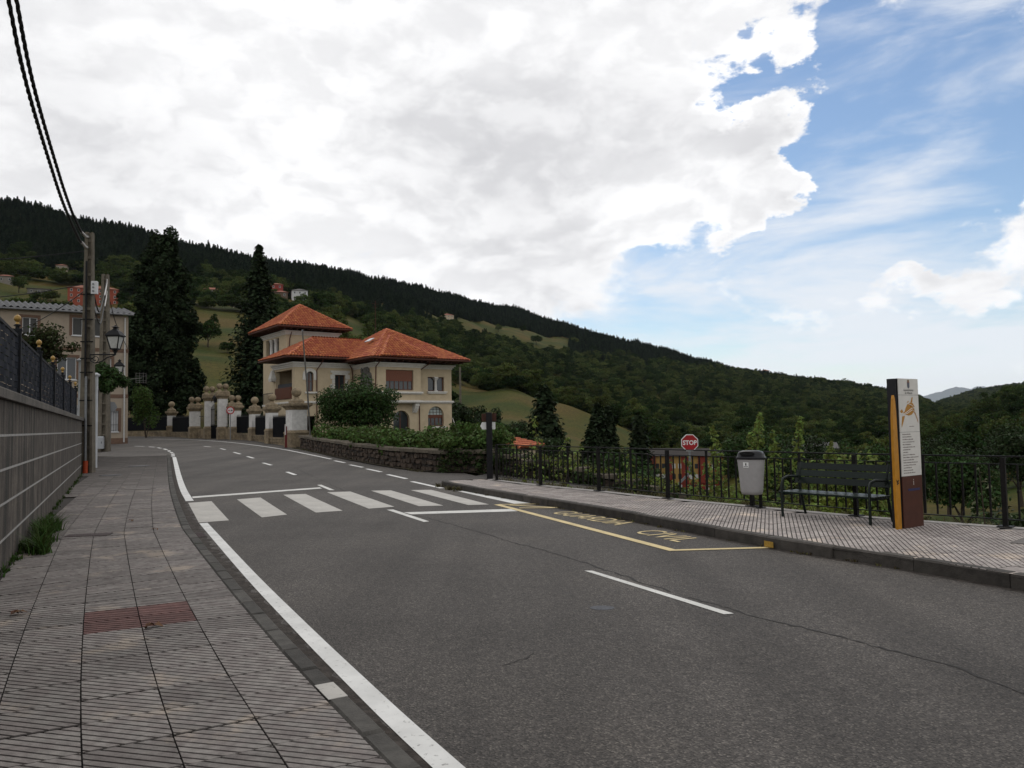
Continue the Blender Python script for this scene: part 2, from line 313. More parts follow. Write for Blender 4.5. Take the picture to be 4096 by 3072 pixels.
def ground(x, y):
    x = np.atleast_1d(np.asarray(x, float)); y = np.atleast_1d(np.asarray(y, float)); d = np.hypot(x, y); a = np.degrees(np.arctan2(x, y))
    zroad = 0.011*((y-26)+np.sqrt((y-26)**2+16))-0.09
    s = np.maximum(right_of_edge(x, y), 0)
    gard = zroad+0.25+0.45*sstep(0.3, 2.0, s)
    drop = zroad-0.25-0.30*np.maximum(s-0.3, 0)
    drop = np.maximum(drop, -9.0)
    side = drop+(gard-drop)*sstep(24, 31, y)*(1-sstep(-3, 6, x))
    near = np.where(s > 0, side, zroad)
    fz = far_z(a, d); w = np.where(right_of_edge(x, y) > 0, sstep(44, 72, d), sstep(94, 124, d))
    z = near*(1-w)+fz*w
    back = sstep(48, 70, np.abs(a)); z = z*(1-back)+near*back*(1-sstep(60, 200, d))
    n = np.sin(x*0.021+1.3)*np.cos(y*0.017+0.4)+0.5*np.sin(x*0.055+y*0.043)+0.3*np.sin(x*0.13-y*0.11)
    return z+n*np.clip((d-140)/300, 0, 1)*3.0
def gz(x, y): return float(ground(x, y)[0])
def build_terrain():
    az = np.concatenate([np.linspace(-180, -52, 26), np.arange(-50, 50.01, 0.45), np.linspace(52, 180, 26)])
    dd = np.concatenate([np.linspace(0.4, 30, 50), np.exp(np.linspace(math.log(30.6), math.log(7000), 150))])
    A, D = np.meshgrid(np.radians(az), dd, indexing='ij'); x = (np.sin(A)*D).ravel(); y = (np.cos(A)*D).ravel(); z = ground(x, y)
    n, m = A.shape; i = np.arange(n*m).reshape(n, m)
    f = np.stack([i[:-1, :-1].ravel(), i[:-1, 1:].ravel(), i[1:, 1:].ravel(), i[1:, :-1].ravel()], 1)
    me = np_mesh('terrain', np.stack([x, y, z], 1), f[:, ::-1], True)
    M = bpy.data.materials.new('meadow_ground'); M.use_nodes = True; nt = M.node_tree; N = nt.nodes; L = nt.links; bs = N['Principled BSDF']; bs.inputs['Roughness'].default_value = 0.95; bs.inputs['Specular IOR Level'].default_value = 0.1
    tc = N.new('ShaderNodeTexCoord')
    def noise(s, d=6.0):
        q = N.new('ShaderNodeTexNoise'); L.new(tc.outputs['Object'], q.inputs['Vector']); q.inputs['Scale'].default_value = s; q.inputs['Detail'].default_value = d; return q.outputs[0]
    def ramp(v, pts):
        q = N.new('ShaderNodeValToRGB'); L.new(v, q.inputs[0]); e = q.color_ramp.elements
        e[0].position, e[0].color = pts[0][0], (*pts[0][1], 1); e[1].position, e[1].color = pts[-1][0], (*pts[-1][1], 1)
        for p, c in pts[1:-1]: k = e.new(p); k.color = (*c, 1)
        return q.outputs[0]
    c1 = ramp(noise(0.028, 4), [(0.36, (0.030, 0.044, 0.006)), (0.50, (0.056, 0.054, 0.008)), (0.64, (0.084, 0.060, 0.015))])
    c2 = ramp(noise(1.1, 7), [(0.3, (0.55, 0.55, 0.55)), (0.7, (1.25, 1.25, 1.25))])
    mx = N.new('ShaderNodeMix'); mx.data_type = 'RGBA'; mx.blend_type = 'MULTIPLY'; mx.inputs[0].default_value = 1.0; L.new(c1, mx.inputs[6]); L.new(c2, mx.inputs[7])
    L.new(mx.outputs[2], bs.inputs['Base Color'])
    b = N.new('ShaderNodeBump'); b.inputs['Strength'].default_value = 0.5; b.inputs['Distance'].default_value = 0.3; L.new(noise(2.5, 8), b.inputs['Height']); L.new(b.outputs[0], bs.inputs['Normal'])
    tag(link('terrain', me, M), kind='structure')
build_terrain()
# ------------------------------------------------------------------ woods on the hillsides
leaf_broad = mat('broadleaf_foliage', (0.042, 0.060, 0.017), 0.85, var=0.42, scale=0.011, coords='World', island=0.36, objrand=0.52, hue=0.035, trans=0.22, spec=0.05)
leaf_pine = mat('conifer_foliage', (0.018, 0.030, 0.016), 0.9, island=0.4, objrand=0.28, hue=0.02, trans=0.10, spec=0.04)
bark = mat('bark', (0.055, 0.042, 0.03), 0.9, var=0.3, scale=6, bump=0.6, bscale=30)
def broad_crown(name, rx, rz, z0, nclump, nleaf, size, seed, flat=1.0):
    r = np.random.default_rng(seed); C = []; Nn = []
    for k in range(nclump):
        t = r.uniform(0, 2*np.pi); ph = np.arccos(r.uniform(-0.75, 1)); q = r.uniform(0.45, 0.92)
        c = np.array([np.cos(t)*np.sin(ph)*rx*q, np.sin(t)*np.sin(ph)*rx*q, z0+np.cos(ph)*rz*q])
        cr = rx*r.uniform(0.24, 0.42)
        v = r.normal(size=(nleaf, 3)); v /= np.linalg.norm(v, axis=1, keepdims=True); v[:, 2] = np.where(v[:, 2] < -0.35, -v[:, 2]*0.6, v[:, 2])
        C.append(c+v*cr*r.uniform(0.75, 1.08, (nleaf, 1))*np.array([1, 1, 0.8*flat])); Nn.append(v+r.normal(size=(nleaf, 3))*0.45)
    return leaf_mesh(name, np.concatenate(C), np.concatenate(Nn), r.uniform(size*0.7, size*1.3, nclump*nleaf), 0.75, 0.3, r)
def conifer_crown(name, h, rad, z0, levels, per, size, seed, droop=0.25, power=0.9, ragged=0.25):
    r = np.random.default_rng(seed); C = []; Nn = []
    for k in range(levels):
        f = (k+0.5)/levels; z = z0+(h-z0)*f; R = rad*(1-f)**power+0.05
        nb = max(4, int(per*(1-f*0.6)))
        for j in range(nb):
            t = r.uniform(0, 2*np.pi); L = R*r.uniform(1-ragged, 1+ragged); m = max(3, int(4+6*(1-f)))
            q = np.linspace(0.12, 1, m)*L
            c = np.stack([np.cos(t)*q, np.sin(t)*q, z-droop*q*(0.4+0.6*q/max(L, 0.1))+r.normal(size=m)*0.05*R], 1)+r.normal(size=(m, 3))*size*0.25
            C.append(c); Nn.append(np.tile([np.cos(t)*0.5, np.sin(t)*0.5, 0.8], (m, 1))+r.normal(size=(m, 3))*0.35)
    C = np.concatenate(C); return leaf_mesh(name, C, np.concatenate(Nn), r.uniform(size*0.7, size*1.3, len(C)), 0.7, 0.2, r)
def trunk_mesh(name, h, r0, seed, limbs=4, spread=1.5):
    r = random.Random(seed); mb = MB(); pts = [(0, 0, -0.6)]
    for k in range(1, 6): pts.append((r.uniform(-.06, .06)*h*0.3, r.uniform(-.06, .06)*h*0.3, h*k/5))
    mb.tube(pts, [r0*1.2]+[r0*(1-0.17*k) for k in range(1, 6)], 7)
    for k in range(limbs):
        p = Vector(pts[2+k % 3]); t = r.uniform(0, 6.28); q = p+Vector((math.cos(t)*spread, math.sin(t)*spread, h*0.25)); mb.tube([p, p.lerp(q, 0.5)+Vector((0, 0, 0.1*h)), q], [r0*0.5, r0*0.35, r0*0.15], 5)
    return mb.mesh(name)
BROAD = [broad_crown('crown', 4.2, 3.6, 5.2, 34, 60, 0.62, 21), broad_crown('crown', 3.6, 4.2, 5.6, 30, 60, 0.6, 22), broad_crown('crown', 4.8, 3.2, 4.6, 36, 60, 0.66, 23), broad_crown('crown', 3.0, 4.8, 6.0, 28, 60, 0.55, 24)]
PINE = [conifer_crown('crown', 13, 3.0, 1.5, 30, 12, 0.85, 31, 0.2, 0.62), conifer_crown('crown', 15, 2.7, 2.5, 34, 12, 0.8, 32, 0.2, 0.7), conifer_crown('crown', 11, 3.0, 1.2, 26, 12, 0.85, 33, 0.3, 0.5)]
TR_B = trunk_mesh('trunk', 5.5, 0.28, 41, 5, 2.2); TR_P = trunk_mesh('trunk', 13, 0.24, 42, 0)
for m in BROAD: m.materials.append(leaf_broad)
for m in PINE: m.materials.append(leaf_pine)
TR_B.materials.append(bark); TR_P.materials.append(bark)
MEADOWS = [[(-161, 375), (-131, 399), (-111, 347), (-53, 161), (-49, 113), (-70, 140)], [(-309, 438), (-316, 515), (-285, 493), (-257, 505), (-167, 328), (-190, 269)], [(-115, 528), (-100, 537), (-74, 410), (-78, 357)],
    [(-75, 969), (-30, 1139), (11, 1172), (55, 1199), (96, 1241), (76, 1024), (38, 975), (3, 948), (-25, 944), (-56, 884)], [(-32, 365), (-9, 318), (9, 310), (28, 303), (62, 300), (50, 225), (14, 165), (-4, 150), (-22, 250)]]
def in_poly(x, y, P):
    c = np.zeros(x.shape, bool); n = len(P)
    for i in range(n):
        (x0, y0), (x1, y1) = P[i], P[(i+1) % n]
        c ^= ((y0 > y) != (y1 > y)) & (x < (x1-x0)*(y-y0)/((y1-y0) if y1 != y0 else 1e-9)+x0)
    return c
CLEAR = [(-227, 416, 24), (-326, 555, 12), (-266, 431, 14), (-294, 445, 12), (-177, 453, 16), (-174, 470, 9), (-160, 444, 9), (-156, 508, 11), (-142, 476, 11), (-142, 508, 14), (-75, 908, 24), (496, 1411, 16), (50, 236, 20), (42, 200, 14), (36, 172, 10), (100, 285, 16), (144, 219, 8), (143, 262, 22), (120, 225, 14), (100, 190, 10)]
def scatter(seed, spacing, dmin, dmax, amin=-39, amax=39):
    r = np.random.default_rng(seed); k = int(math.radians(amax-amin)*0.5*(dmax**2-dmin**2)/spacing**2)
    d = np.sqrt(r.uniform(dmin**2, dmax**2, k)); a = np.radians(r.uniform(amin, amax, k)); x = np.sin(a)*d; y = np.cos(a)*d
    ok = np.ones(k, bool)
    for P in MEADOWS: ok &= ~in_poly(x, y, P)
    for cx, cy, cr in CLEAR:
        q = 1-cr*0.9/math.hypot(cx, cy); ok &= np.hypot(x-cx*q, y-cy*q) > cr*1.5
    return x[ok], y[ok], d[ok], np.degrees(a[ok]), r
def conifer_line(a):   # distance beyond which the plantation starts
    return np.interp(a, [-42, -33, -24, -18, -12, -8, -5, 0, 5, 10, 12, 20, 28], [560, 640, 700, 680, 620, 720, 860, 1000, 1060, 1130, 1340, 1420, 1560])
def woods(name, label, cat, meshes, pts):
    """one mass of trees: tree meshes set on the points of a mesh by geometry nodes"""
    P = np.stack([pts['x'], pts['y'], pts['z']], 1); me = bpy.data.meshes.new(name); me.vertices.add(len(P)); me.vertices.foreach_set('co', P.astype(np.float32).ravel())
    for nm, arr in (('siz', pts['s']), ('rotz', pts['r']), ('tall', pts['t'])):
        at = me.attributes.new(nm, 'FLOAT', 'POINT'); at.data.foreach_set('value', arr.astype(np.float32))
    at = me.attributes.new('kindex', 'INT', 'POINT'); at.data.foreach_set('value', pts['k'].astype(np.int32))
    o = link(name, me); tag(o, label, cat, kind='stuff')
    C = bpy.data.collections.new(name+'_shapes')
    for q, m in enumerate(meshes): ob = bpy.data.objects.new('%s_shape_%d' % (name, q), m); C.objects.link(ob)
    ng = bpy.data.node_groups.new(name, 'GeometryNodeTree'); ng.interface.new_socket('Geometry', in_out='INPUT', socket_type='NodeSocketGeometry'); ng.interface.new_socket('Geometry', in_out='OUTPUT', socket_type='NodeSocketGeometry')
    N = ng.nodes; L = ng.links; gi = N.new('NodeGroupInput'); go = N.new('NodeGroupOutput'); ci = N.new('GeometryNodeCollectionInfo'); ci.inputs['Collection'].default_value = C; ci.inputs['Separate Children'].default_value = True; ci.inputs['Reset Children'].default_value = True
    ip = N.new('GeometryNodeInstanceOnPoints'); ip.inputs['Pick Instance'].default_value = True
    def attr(nm, ty): a = N.new('GeometryNodeInputNamedAttribute'); a.data_type = ty; a.inputs['Name'].default_value = nm; return a.outputs[0]
    cx = N.new('ShaderNodeCombineXYZ'); L.new(attr('rotz', 'FLOAT'), cx.inputs[2]); e2r = N.new('FunctionNodeEulerToRotation'); L.new(cx.outputs[0], e2r.inputs[0])
    sx = N.new('ShaderNodeCombineXYZ'); s = attr('siz', 'FLOAT'); L.new(s, sx.inputs[0]); L.new(s, sx.inputs[1]); L.new(attr('tall', 'FLOAT'), sx.inputs[2])
    L.new(gi.outputs[0], ip.inputs['Points']); L.new(ci.outputs[0], ip.inputs['Instance']); L.new(attr('kindex', 'INT'), ip.inputs['Instance Index']); L.new(e2r.outputs[0], ip.inputs['Rotation']); L.new(sx.outputs[0], ip.inputs['Scale']); L.new(ip.outputs[0], go.inputs[0])
    md = o.modifiers.new('trees', 'NODES'); md.node_group = ng
    return o
def pts_of(x, y, r, smin, smax, tmin, tmax, nk):
    n = len(x); s = r.uniform(smin, smax, n); return dict(x=x, y=y, z=ground(x, y)-0.3, s=s, t=s*r.uniform(tmin, tmax, n), r=r.uniform(0, 6.28, n), k=r.integers(0, nk, n))
def ridge_keep(x, y, d, a, extra):
    s = np.interp(a, _A, _S); lim = np.where(a < 27.5, 1000*s+extra, 2300*s+extra); return d < lim
# plantation of conifers under the ridge
x, y, d, a, r = scatter(5, 4.9, 540, 1560, -39, 29)
k = (d > conifer_line(a)*(1+0.05*np.sin(a*0.9)+0.04*np.sin(a*2.3+1))) & ridge_keep(x, y, d, a, 25)
woods('conifer_plantation', 'dark conifer plantation covering the top of the hill below the ridge', 'forest', PINE, pts_of(x[k], y[k], r, 0.7, 0.95, 0.82, 1.0, 3))
# broadleaf woods on the slope
x, y, d, a, r = scatter(6, 7.2, 120, 1530, -39, 29)
k = (d < conifer_line(a)*(1.02+0.05*np.sin(a*0.9)+0.04*np.sin(a*2.3+1))) & ridge_keep(x, y, d, a, 15) & ((d > 175) | (a > -8)) & ((a < -6) | (a > 11.5) | (d > 245)) & ((a < 9) | (d > 150)) & ~((a < -12.5) & (d < 215)) & ~((a < -8) & (d < 190))
dens = np.sin(x*0.031)+np.cos(y*0.027+x*0.012)+r.normal(size=len(x))*0.7; k &= dens > -1.6
woods('broadleaf_woods', 'dense dark green broadleaf woods covering the middle of the hillside', 'forest', BROAD, pts_of(x[k], y[k], r, 0.6, 1.45, 0.75, 1.1, 4))
# right-hand slope and the farther ridge
x, y, d, a, r = scatter(8, 7.5, 150, 3500, 28, 40)
k = ((d < 620) & ((a > 30.2) | (d < 560)) & ~((d < 300) & (a < 31.0))) | ((d > 700) & ridge_keep(x, y, d, a, 60) & (r.random(len(x)) < 0.55))
woods('valley_woods', 'dark rounded woods on the slope and ridge beyond the end of the railing', 'forest', BROAD, pts_of(x[k], y[k], r, 0.8, 1.5, 0.85, 1.15, 4))
# ------------------------------------------------------------------ street
KL = catmull([(4.3, -5.5, 0), (1.3, 0.3, 0), (-.57, 3.54, 0), (-1.3, 4.81, 0), (-2.03, 6.13, 0), (-3.02, 7.97, 0), (-4.68, 11.12, 0), (-5.53, 12.81, 0), (-8.02, 18.1, 0), (-11.28, 25.24, 0), (-15.81, 35.28, 0), (-17.6, 39.2, 0)], 0.25)   # inside of the kerb, left pavement
KL_S = arclen(KL)
KR = catmull([(10.5, -4.2, 0), (4.78, 7.34, 0), (3.31, 9.96, 0), (1.55, 13.74, 0), (-.1, 16.94, 0), (-1.75, 20.35, 0), (-1.75, 21.1, 0), (-.75, 21.45, 0)], 0.2)  # road edge of the right pavement
KR_S = arclen(KR)
WALL_A, WALL_B = Vector((-5.59, 8.44)), Vector((-14.33, 25.49)); WD = (WALL_B-WALL_A).normalized(); WN = Vector((WD.y, -WD.x))   # face of the boundary wall, normal towards the street
def wall_pt(t, off=0.0): p = WALL_A+WD*t-WN*off; return p
def x_at(pts, y):
    for a, b in zip(pts, pts[1:]):
        if min(a.y, b.y) <= y <= max(a.y, b.y): return a.x+(b.x-a.x)*(y-a.y)/((b.y-a.y) or 1e-9)
    return None
M_asphalt = None
def asphalt(name, tint=(1, 1, 1)):
    m = bpy.data.materials.new(name); m.use_nodes = True; nt = m.node_tree; N = nt.nodes; L = nt.links; bs = N['Principled BSDF']; bs.inputs['Roughness'].default_value = 0.82; bs.inputs['Specular IOR Level'].default_value = 0.35
    tc = N.new('ShaderNodeTexCoord').outputs['Object']
    def noise(s, d=4.0, r=0.6):
        q = N.new('ShaderNodeTexNoise'); L.new(tc, q.inputs['Vector']); q.inputs['Scale'].default_value = s; q.inputs['Detail'].default_value = d; q.inputs['Roughness'].default_value = r; return q.outputs[0]
    def ramp(v, pts):
        q = N.new('ShaderNodeValToRGB'); L.new(v, q.inputs[0]); e = q.color_ramp.elements
        e[0].position, e[0].color = pts[0][0], (*pts[0][1], 1); e[1].position, e[1].color = pts[-1][0], (*pts[-1][1], 1)
        for p, c in pts[1:-1]: k = e.new(p); k.color = (*c, 1)
        return q.outputs[0]
    def mul(a, b, f=1.0, bt='MULTIPLY'):
        x = N.new('ShaderNodeMix'); x.data_type = 'RGBA'; x.blend_type = bt; x.inputs[0].default_value = f; L.new(a, x.inputs[6]); L.new(b, x.inputs[7]); return x.outputs[2]
    t = tint
    vo = N.new('ShaderNodeTexVoronoi'); L.new(tc, vo.inputs['Vector']); vo.inputs['Scale'].default_value = 95; vo.inputs['Randomness'].default_value = 1.0
    sp = N.new('ShaderNodeSeparateColor'); L.new(vo.outputs['Color'], sp.inputs[0])
    agg = ramp(sp.outputs[0], [(0.0, (0.025*t[0], 0.022*t[1], 0.020*t[2])), (0.45, (0.054*t[0], 0.0485*t[1], 0.044*t[2])), (0.82, (0.074*t[0], 0.066*t[1], 0.060*t[2])), (1.0, (0.135*t[0], 0.122*t[1], 0.108*t[2]))])
    patch = ramp(noise(0.35, 5), [(0.3, (0.74, 0.73, 0.72)), (0.5, (1.0, 1.0, 1.0)), (0.7, (1.24, 1.23, 1.20))])
    fine = ramp(noise(14, 5, 0.7), [(0.32, (0.74, 0.73, 0.72)), (0.68, (1.22, 1.22, 1.22))])
    c = mul(mul(agg, patch), fine, 0.8)
    mp = N.new('ShaderNodeMapping'); L.new(tc, mp.inputs[0]); mp.inputs['Rotation'].default_value = (0, 0, math.radians(-26)); mp.inputs['Scale'].default_value = (0.9, 0.06, 1)
    q = N.new('ShaderNodeTexNoise'); L.new(mp.outputs[0], q.inputs['Vector']); q.inputs['Scale'].default_value = 1.3; q.inputs['Detail'].default_value = 5
    c = mul(c, ramp(q.outputs[0], [(0.33, (0.80, 0.79, 0.78)), (0.66, (1.20, 1.19, 1.18))]))
    L.new(c, bs.inputs['Base Color'])
    b = N.new('ShaderNodeBump'); b.inputs['Strength'].default_value = 0.55; b.inputs['Distance'].default_value = 0.006; L.new(vo.outputs['Distance'], b.inputs['Height']); L.new(b.outputs[0], bs.inputs['Normal'])
    return m
M_asphalt = asphalt('asphalt')
def build_road():
    ys = list(np.arange(-14, 30, 0.5))+list(np.arange(30, 92, 1.0)); V = []; nx = 26
    ext = [Vector((p[0], p[1], 0)) for p in [(16, -15), (10.5, -4.2)]]+[p for p in KR if p.y < 20.4]
    edge = [Vector((p[0], p[1], 0)) for p in EDGE]
    for y in ys:
        l = x_at(KL, y)
        if l is None: l = 5.0+(-5.5-y)*0.45 if y < 0 else -17.7-(y-39.2)*3.2
        if y > 39.2: l = max(l, -75)
        r = x_at(ext, y)
        if y > 20.3: r = x_at(edge, y)
        r = (r if r is not None else -60.0)+0.05
        if y < -4: r = 16
        for k in range(nx): x = l+(r-l)*k/(nx-1); V.append((x, y, zr(y)))
    n = len(ys); i = np.arange(n*nx).reshape(n, nx); f = np.stack([i[:-1, :-1].ravel(), i[:-1, 1:].ravel(), i[1:, 1:].ravel(), i[1:, :-1].ravel()], 1)
    return tag(link('road', np_mesh('road', np.array(V), f, True), M_asphalt), kind='structure')
ROAD = build_road()
def paint(name, col, worn=0.5):
    m = bpy.data.materials.new(name); m.use_nodes = True; nt = m.node_tree; N = nt.nodes; L = nt.links; bs = N['Principled BSDF']; bs.inputs['Roughness'].default_value = 0.7; bs.inputs['Specular IOR Level'].default_value = 0.3
    tc = N.new('ShaderNodeTexCoord').outputs['Object']
    def noise(s, d, r=0.65):
        q = N.new('ShaderNodeTexNoise'); L.new(tc, q.inputs['Vector']); q.inputs['Scale'].default_value = s; q.inputs['Detail'].default_value = d; q.inputs['Roughness'].default_value = r; return q.outputs[0]
    mr = N.new('ShaderNodeMapRange'); mr.interpolation_type = 'SMOOTHSTEP'; L.new(noise(26, 9), mr.inputs[0]); mr.inputs[1].default_value = 0.58; mr.inputs[2].default_value = 0.70; mr.inputs[3].default_value = 0; mr.inputs[4].default_value = worn
    mr2 = N.new('ShaderNodeMapRange'); L.new(noise(2.2, 6), mr2.inputs[0]); mr2.inputs[1].default_value = 0.3; mr2.inputs[2].default_value = 0.7; mr2.inputs[3].default_value = 0.78; mr2.inputs[4].default_value = 1.08
    hs = N.new('ShaderNodeHueSaturation'); hs.inputs['Color'].default_value = (*col, 1); L.new(mr2.outputs[0], hs.inputs['Value'])
    mx = N.new('ShaderNodeMix'); mx.data_type = 'RGBA'; L.new(mr.outputs[0], mx.inputs[0]); L.new(hs.outputs[0], mx.inputs[6]); mx.inputs[7].default_value = (0.10, 0.094, 0.086, 1); L.new(mx.outputs[2], bs.inputs['Base Color'])
    return m
M_white = paint('road_paint_white', (0.60, 0.59, 0.555), 0.85); M_yellow = paint('road_paint_yellow', (0.60, 0.48, 0.25), 0.75); M_bright = paint('road_paint_fresh', (0.66, 0.655, 0.63), 0.7); M_zebra = paint('road_paint_zebra', (0.43, 0.41, 0.375), 0.8)
def mark(name, poly, m, h=0.004, sub=1):
    mb = MB(); n = len(poly)
    cx = sum(p[0] for p in poly)/n; cy = sum(p[1] for p in poly)/n
    if sum(poly[i][0]*poly[(i+1) % n][1]-poly[(i+1) % n][0]*poly[i][1] for i in range(n)) < 0: poly = poly[::-1]
    mb.face([(x-cx, y-cy, zr(y)+h-zr(cy)) for x, y in poly]); return mb.build(name, m, ROAD, (cx, cy, zr(cy)))
def ribbon(name, pts, w, m, h=0.004, parent=None, jit=0.0):
    P = [Vector((p[0], p[1], 0)) for p in pts]; V = []; n = len(P); r = random.Random(len(pts))
    for i, p in enumerate(P):
        d = (P[min(i+1, n-1)]-P[max(i-1, 0)]).normalized(); q = Vector((d.y, -d.x, 0)); ww = w*(1+r.uniform(-jit, jit)); p = p+q*r.uniform(-jit, jit)*w
        for s in (-0.5, 0.5): c = p+q*ww*s; V.append((c.x, c.y, zr(c.y)+h))
    f = np.array([(2*i, 2*i+1, 2*i+3, 2*i+2) for i in range(n-1)]); return link(name, np_mesh(name, np.array(V), f), m, parent or ROAD)
ZEBRA = [[(-7.3, 17.36), (-6.9, 17.67), (-5.13, 13.95), (-5.57, 13.69)], [(-6.44, 18.01), (-6.02, 18.39), (-4.31, 14.71), (-4.66, 14.32)], [(-5.67, 19.04), (-5.15, 19.15), (-3.37, 15.23), (-3.83, 14.98)],
    [(-4.71, 19.53), (-4.15, 19.65), (-2.44, 15.81), (-2.91, 15.53)], [(-3.65, 19.79), (-3.14, 19.79), (-1.45, 15.88), (-1.94, 15.84)], [(-2.63, 19.76), (-2.11, 19.76), (-.51, 15.95), (-.94, 15.91)], [(-1.62, 19.74), (-1.34, 19.45), (.42, 16.1), (.0, 16.02)]]
for i, p in enumerate(ZEBRA): mark('zebra_stripe', p, M_bright if i == 6 else M_zebra)
for p in ([(-2.1, 14.76), (-.07, 15.05), (.07, 14.64), (-1.91, 14.41)], [(-7.87, 18.94), (-5.3, 21.14), (-5.14, 20.75), (-7.68, 18.52)]): mark('give_way_line', p, M_white)
for p in ([(.77, 8.68), (.86, 8.67), (1.86, 6.66), (1.77, 6.64)], [(-2.51, 15.27), (-2.38, 15.29), (-1.46, 13.32), (-1.55, 13.26)], [(-5.59, 22.0), (-5.48, 22.05), (-4.66, 20.14), (-4.8, 20.17)]): mark('centre_dash', p, M_white)
for a, b in (((-8.17, 27.89), (-7.44, 26.37)), ((-10.76, 33.22), (-9.92, 31.68)), ((-13.19, 38.29), (-12.32, 36.67)), ((-15.37, 42.48), (-14.31, 40.51)), ((-17.85, 47.08), (-16.96, 45.52)), ((-20.31, 50.69), (-19.39, 49.5))): ribbon('centre_dash', [a, b], 0.13, M_bright)
for a, b in (((-2.99, 22.73), (-1.87, 20.19)), ((-4.21, 25.86), (-3.3, 23.85)), ((-5.46, 28.77), (-4.63, 27.08)), ((-6.59, 31.15), (-5.76, 29.58)), ((-7.84, 33.88), (-7.07, 32.44))): ribbon('edge_dash', [a, b], 0.14, M_bright)
ribbon('edge_line', catmull([(-8.26, 35.04, 0), (-9.92, 38.3, 0), (-13.19, 44.51, 0), (-16.72, 50.43, 0), (-20.69, 56.44, 0), (-24.08, 60.81, 0), (-26.64, 63.53, 0), (-31, 66.5, 0)], 0.6), 0.13, M_bright)
ribbon('edge_line', catmull([(1.5, 0.6, 0), (-.34, 3.8, 0), (-1.12, 5.22, 0), (-1.86, 6.61, 0), (-2.99, 8.77, 0), (-4.84, 12.4, 0), (-5.45, 13.6, 0)], 0.3), 0.135, M_bright, 0.005)
ribbon('edge_line', catmull([(-7.45, 17.8, 0), (-9.07, 21.24, 0), (-11.63, 26.86, 0), (-14.79, 33.85, 0), (-16.98, 38.68, 0)], 0.4), 0.17, M_bright, 0.005)
for a, b in (((-17.35, 39.4), (-17.75, 40.3)), ((-18.05, 41.0), (-18.5, 41.95)), ((-18.85, 42.7), (-19.35, 43.65)), ((-19.8, 44.5), (-20.35, 45.6)), ((-20.9, 46.6), (-21.7, 47.95)), ((-22.2, 48.7), (-22.9, 49.7)), ((-23.4, 50.4), (-24.2, 51.3)), ((-24.8, 51.9), (-25.8, 52.6))): ribbon('edge_dash', [a, b], 0.16, M_bright)
ribbon('parking_line', [(-.35, 15.91), (2.03, 9.9)], 0.13, M_yellow, 0.006); ribbon('parking_line', [(1.98, 9.93), (3.28, 10.02)], 0.10, M_yellow, 0.007)
ribbon('parking_line', [(-.32, 15.9), (.5, 15.87)], 0.09, M_yellow, 0.007); ribbon('parking_line', [(-.1, 15.75), (.86, 15.1)], 0.09, M_yellow, 0.008); ribbon('parking_line', [(.1, 15.15), (.86, 15.08)], 0.09, M_yellow, 0.009)
def text_mesh(s, size=1.0, extrude=0.0, align='LEFT', bold=0.0, sx=1.0):
    cu = bpy.data.curves.new('t', 'FONT'); cu.body = s; cu.size = size; cu.extrude = extrude; cu.align_x = align; cu.offset = bold; cu.resolution_u = 3
    ob = bpy.data.objects.new('t', cu); COL.objects.link(ob); dg = bpy.context.evaluated_depsgraph_get(); me = bpy.data.meshes.new_from_object(ob.evaluated_get(dg)); bpy.data.objects.remove(ob); bpy.data.curves.remove(cu)
    if sx != 1.0:
        for v in me.vertices: v.co.x *= sx
    return me
def road_word(s, p0, p1, height):
    me = text_mesh(s, 1.0, bold=0.0); xs = [v.co.x for v in me.vertices]; ys = [v.co.y for v in me.vertices]; x0, x1, y1 = min(xs), max(xs), max(ys)
    a = Vector(p0); d = Vector(p1)-a; n = Vector((-d.y, d.x)).normalized()
    for v in me.vertices:
        q = a+d*((v.co.x-x0)/(x1-x0))+n*(v.co.y/y1*height); v.co = (q.x, q.y, zr(q.y)+0.006)
    me.name = 'lettering'; return link('lettering', me, M_yellow, ROAD)
road_word('GUARDIA', (.66, 14.28), (1.62, 12.42), 0.46); road_word('CIVIL', (1.76, 11.62), (2.22, 10.6), 0.46)
M_crack = mat('crack_tar', (0.022, 0.020, 0.018), 0.8)
def jag(pts, step, amp, seed):
    r = random.Random(seed); out = []
    for p in catmull([(a, b, 0) for a, b in pts], step): out.append((p.x+r.uniform(-amp, amp), p.y+r.uniform(-amp, amp)))
    return out
ribbon('road_crack', jag([(-8.31, 29.6), (-5.72, 23.34), (-3.33, 17.39), (-2.17, 15.02)], 0.16, 0.035, 1), 0.022, M_crack, 0.003, jit=0.6)
ribbon('road_crack', jag([(-1.9, 14.4), (-1.43, 13.62), (-.83, 12.46), (-.35, 11.53), (-.08, 10.92), (.41, 10.08), (.9, 8.99), (1.35, 7.92), (1.52, 7.55)], 0.09, 0.022, 2), 0.020, M_crack, 0.003, jit=0.7)
ribbon('road_crack', jag([(1.62, 7.3), (1.83, 6.93), (2.03, 6.51), (2.33, 6.1), (2.6, 5.62), (2.87, 5.21), (2.94, 4.92), (3.01, 4.67), (3.2, 4.2), (3.6, 3.4)], 0.06, 0.014, 3), 0.017, M_crack, 0.003, jit=0.7)
for k, pp in enumerate(([(-.1, 5.35), (.05, 5.5), (.12, 5.62)], [(5.2, 5.6), (4.2, 7.0)], [(-3.0, 11.5), (-2.4, 11.7)])): ribbon('road_crack', jag(pp, 0.035, 0.014, 10+k), 0.006, M_crack, 0.003, jit=0.8)
mb = MB(); mb.lathe([(0.11, 0), (0.11, 0.006)], n=14, sy=0.75); mb.build('road_stud', mat('iron_cover', (0.062, 0.064, 0.072), 0.7, var=0.3, scale=12, metal=0.1), ROAD, (.77, 6.95, 0.001))
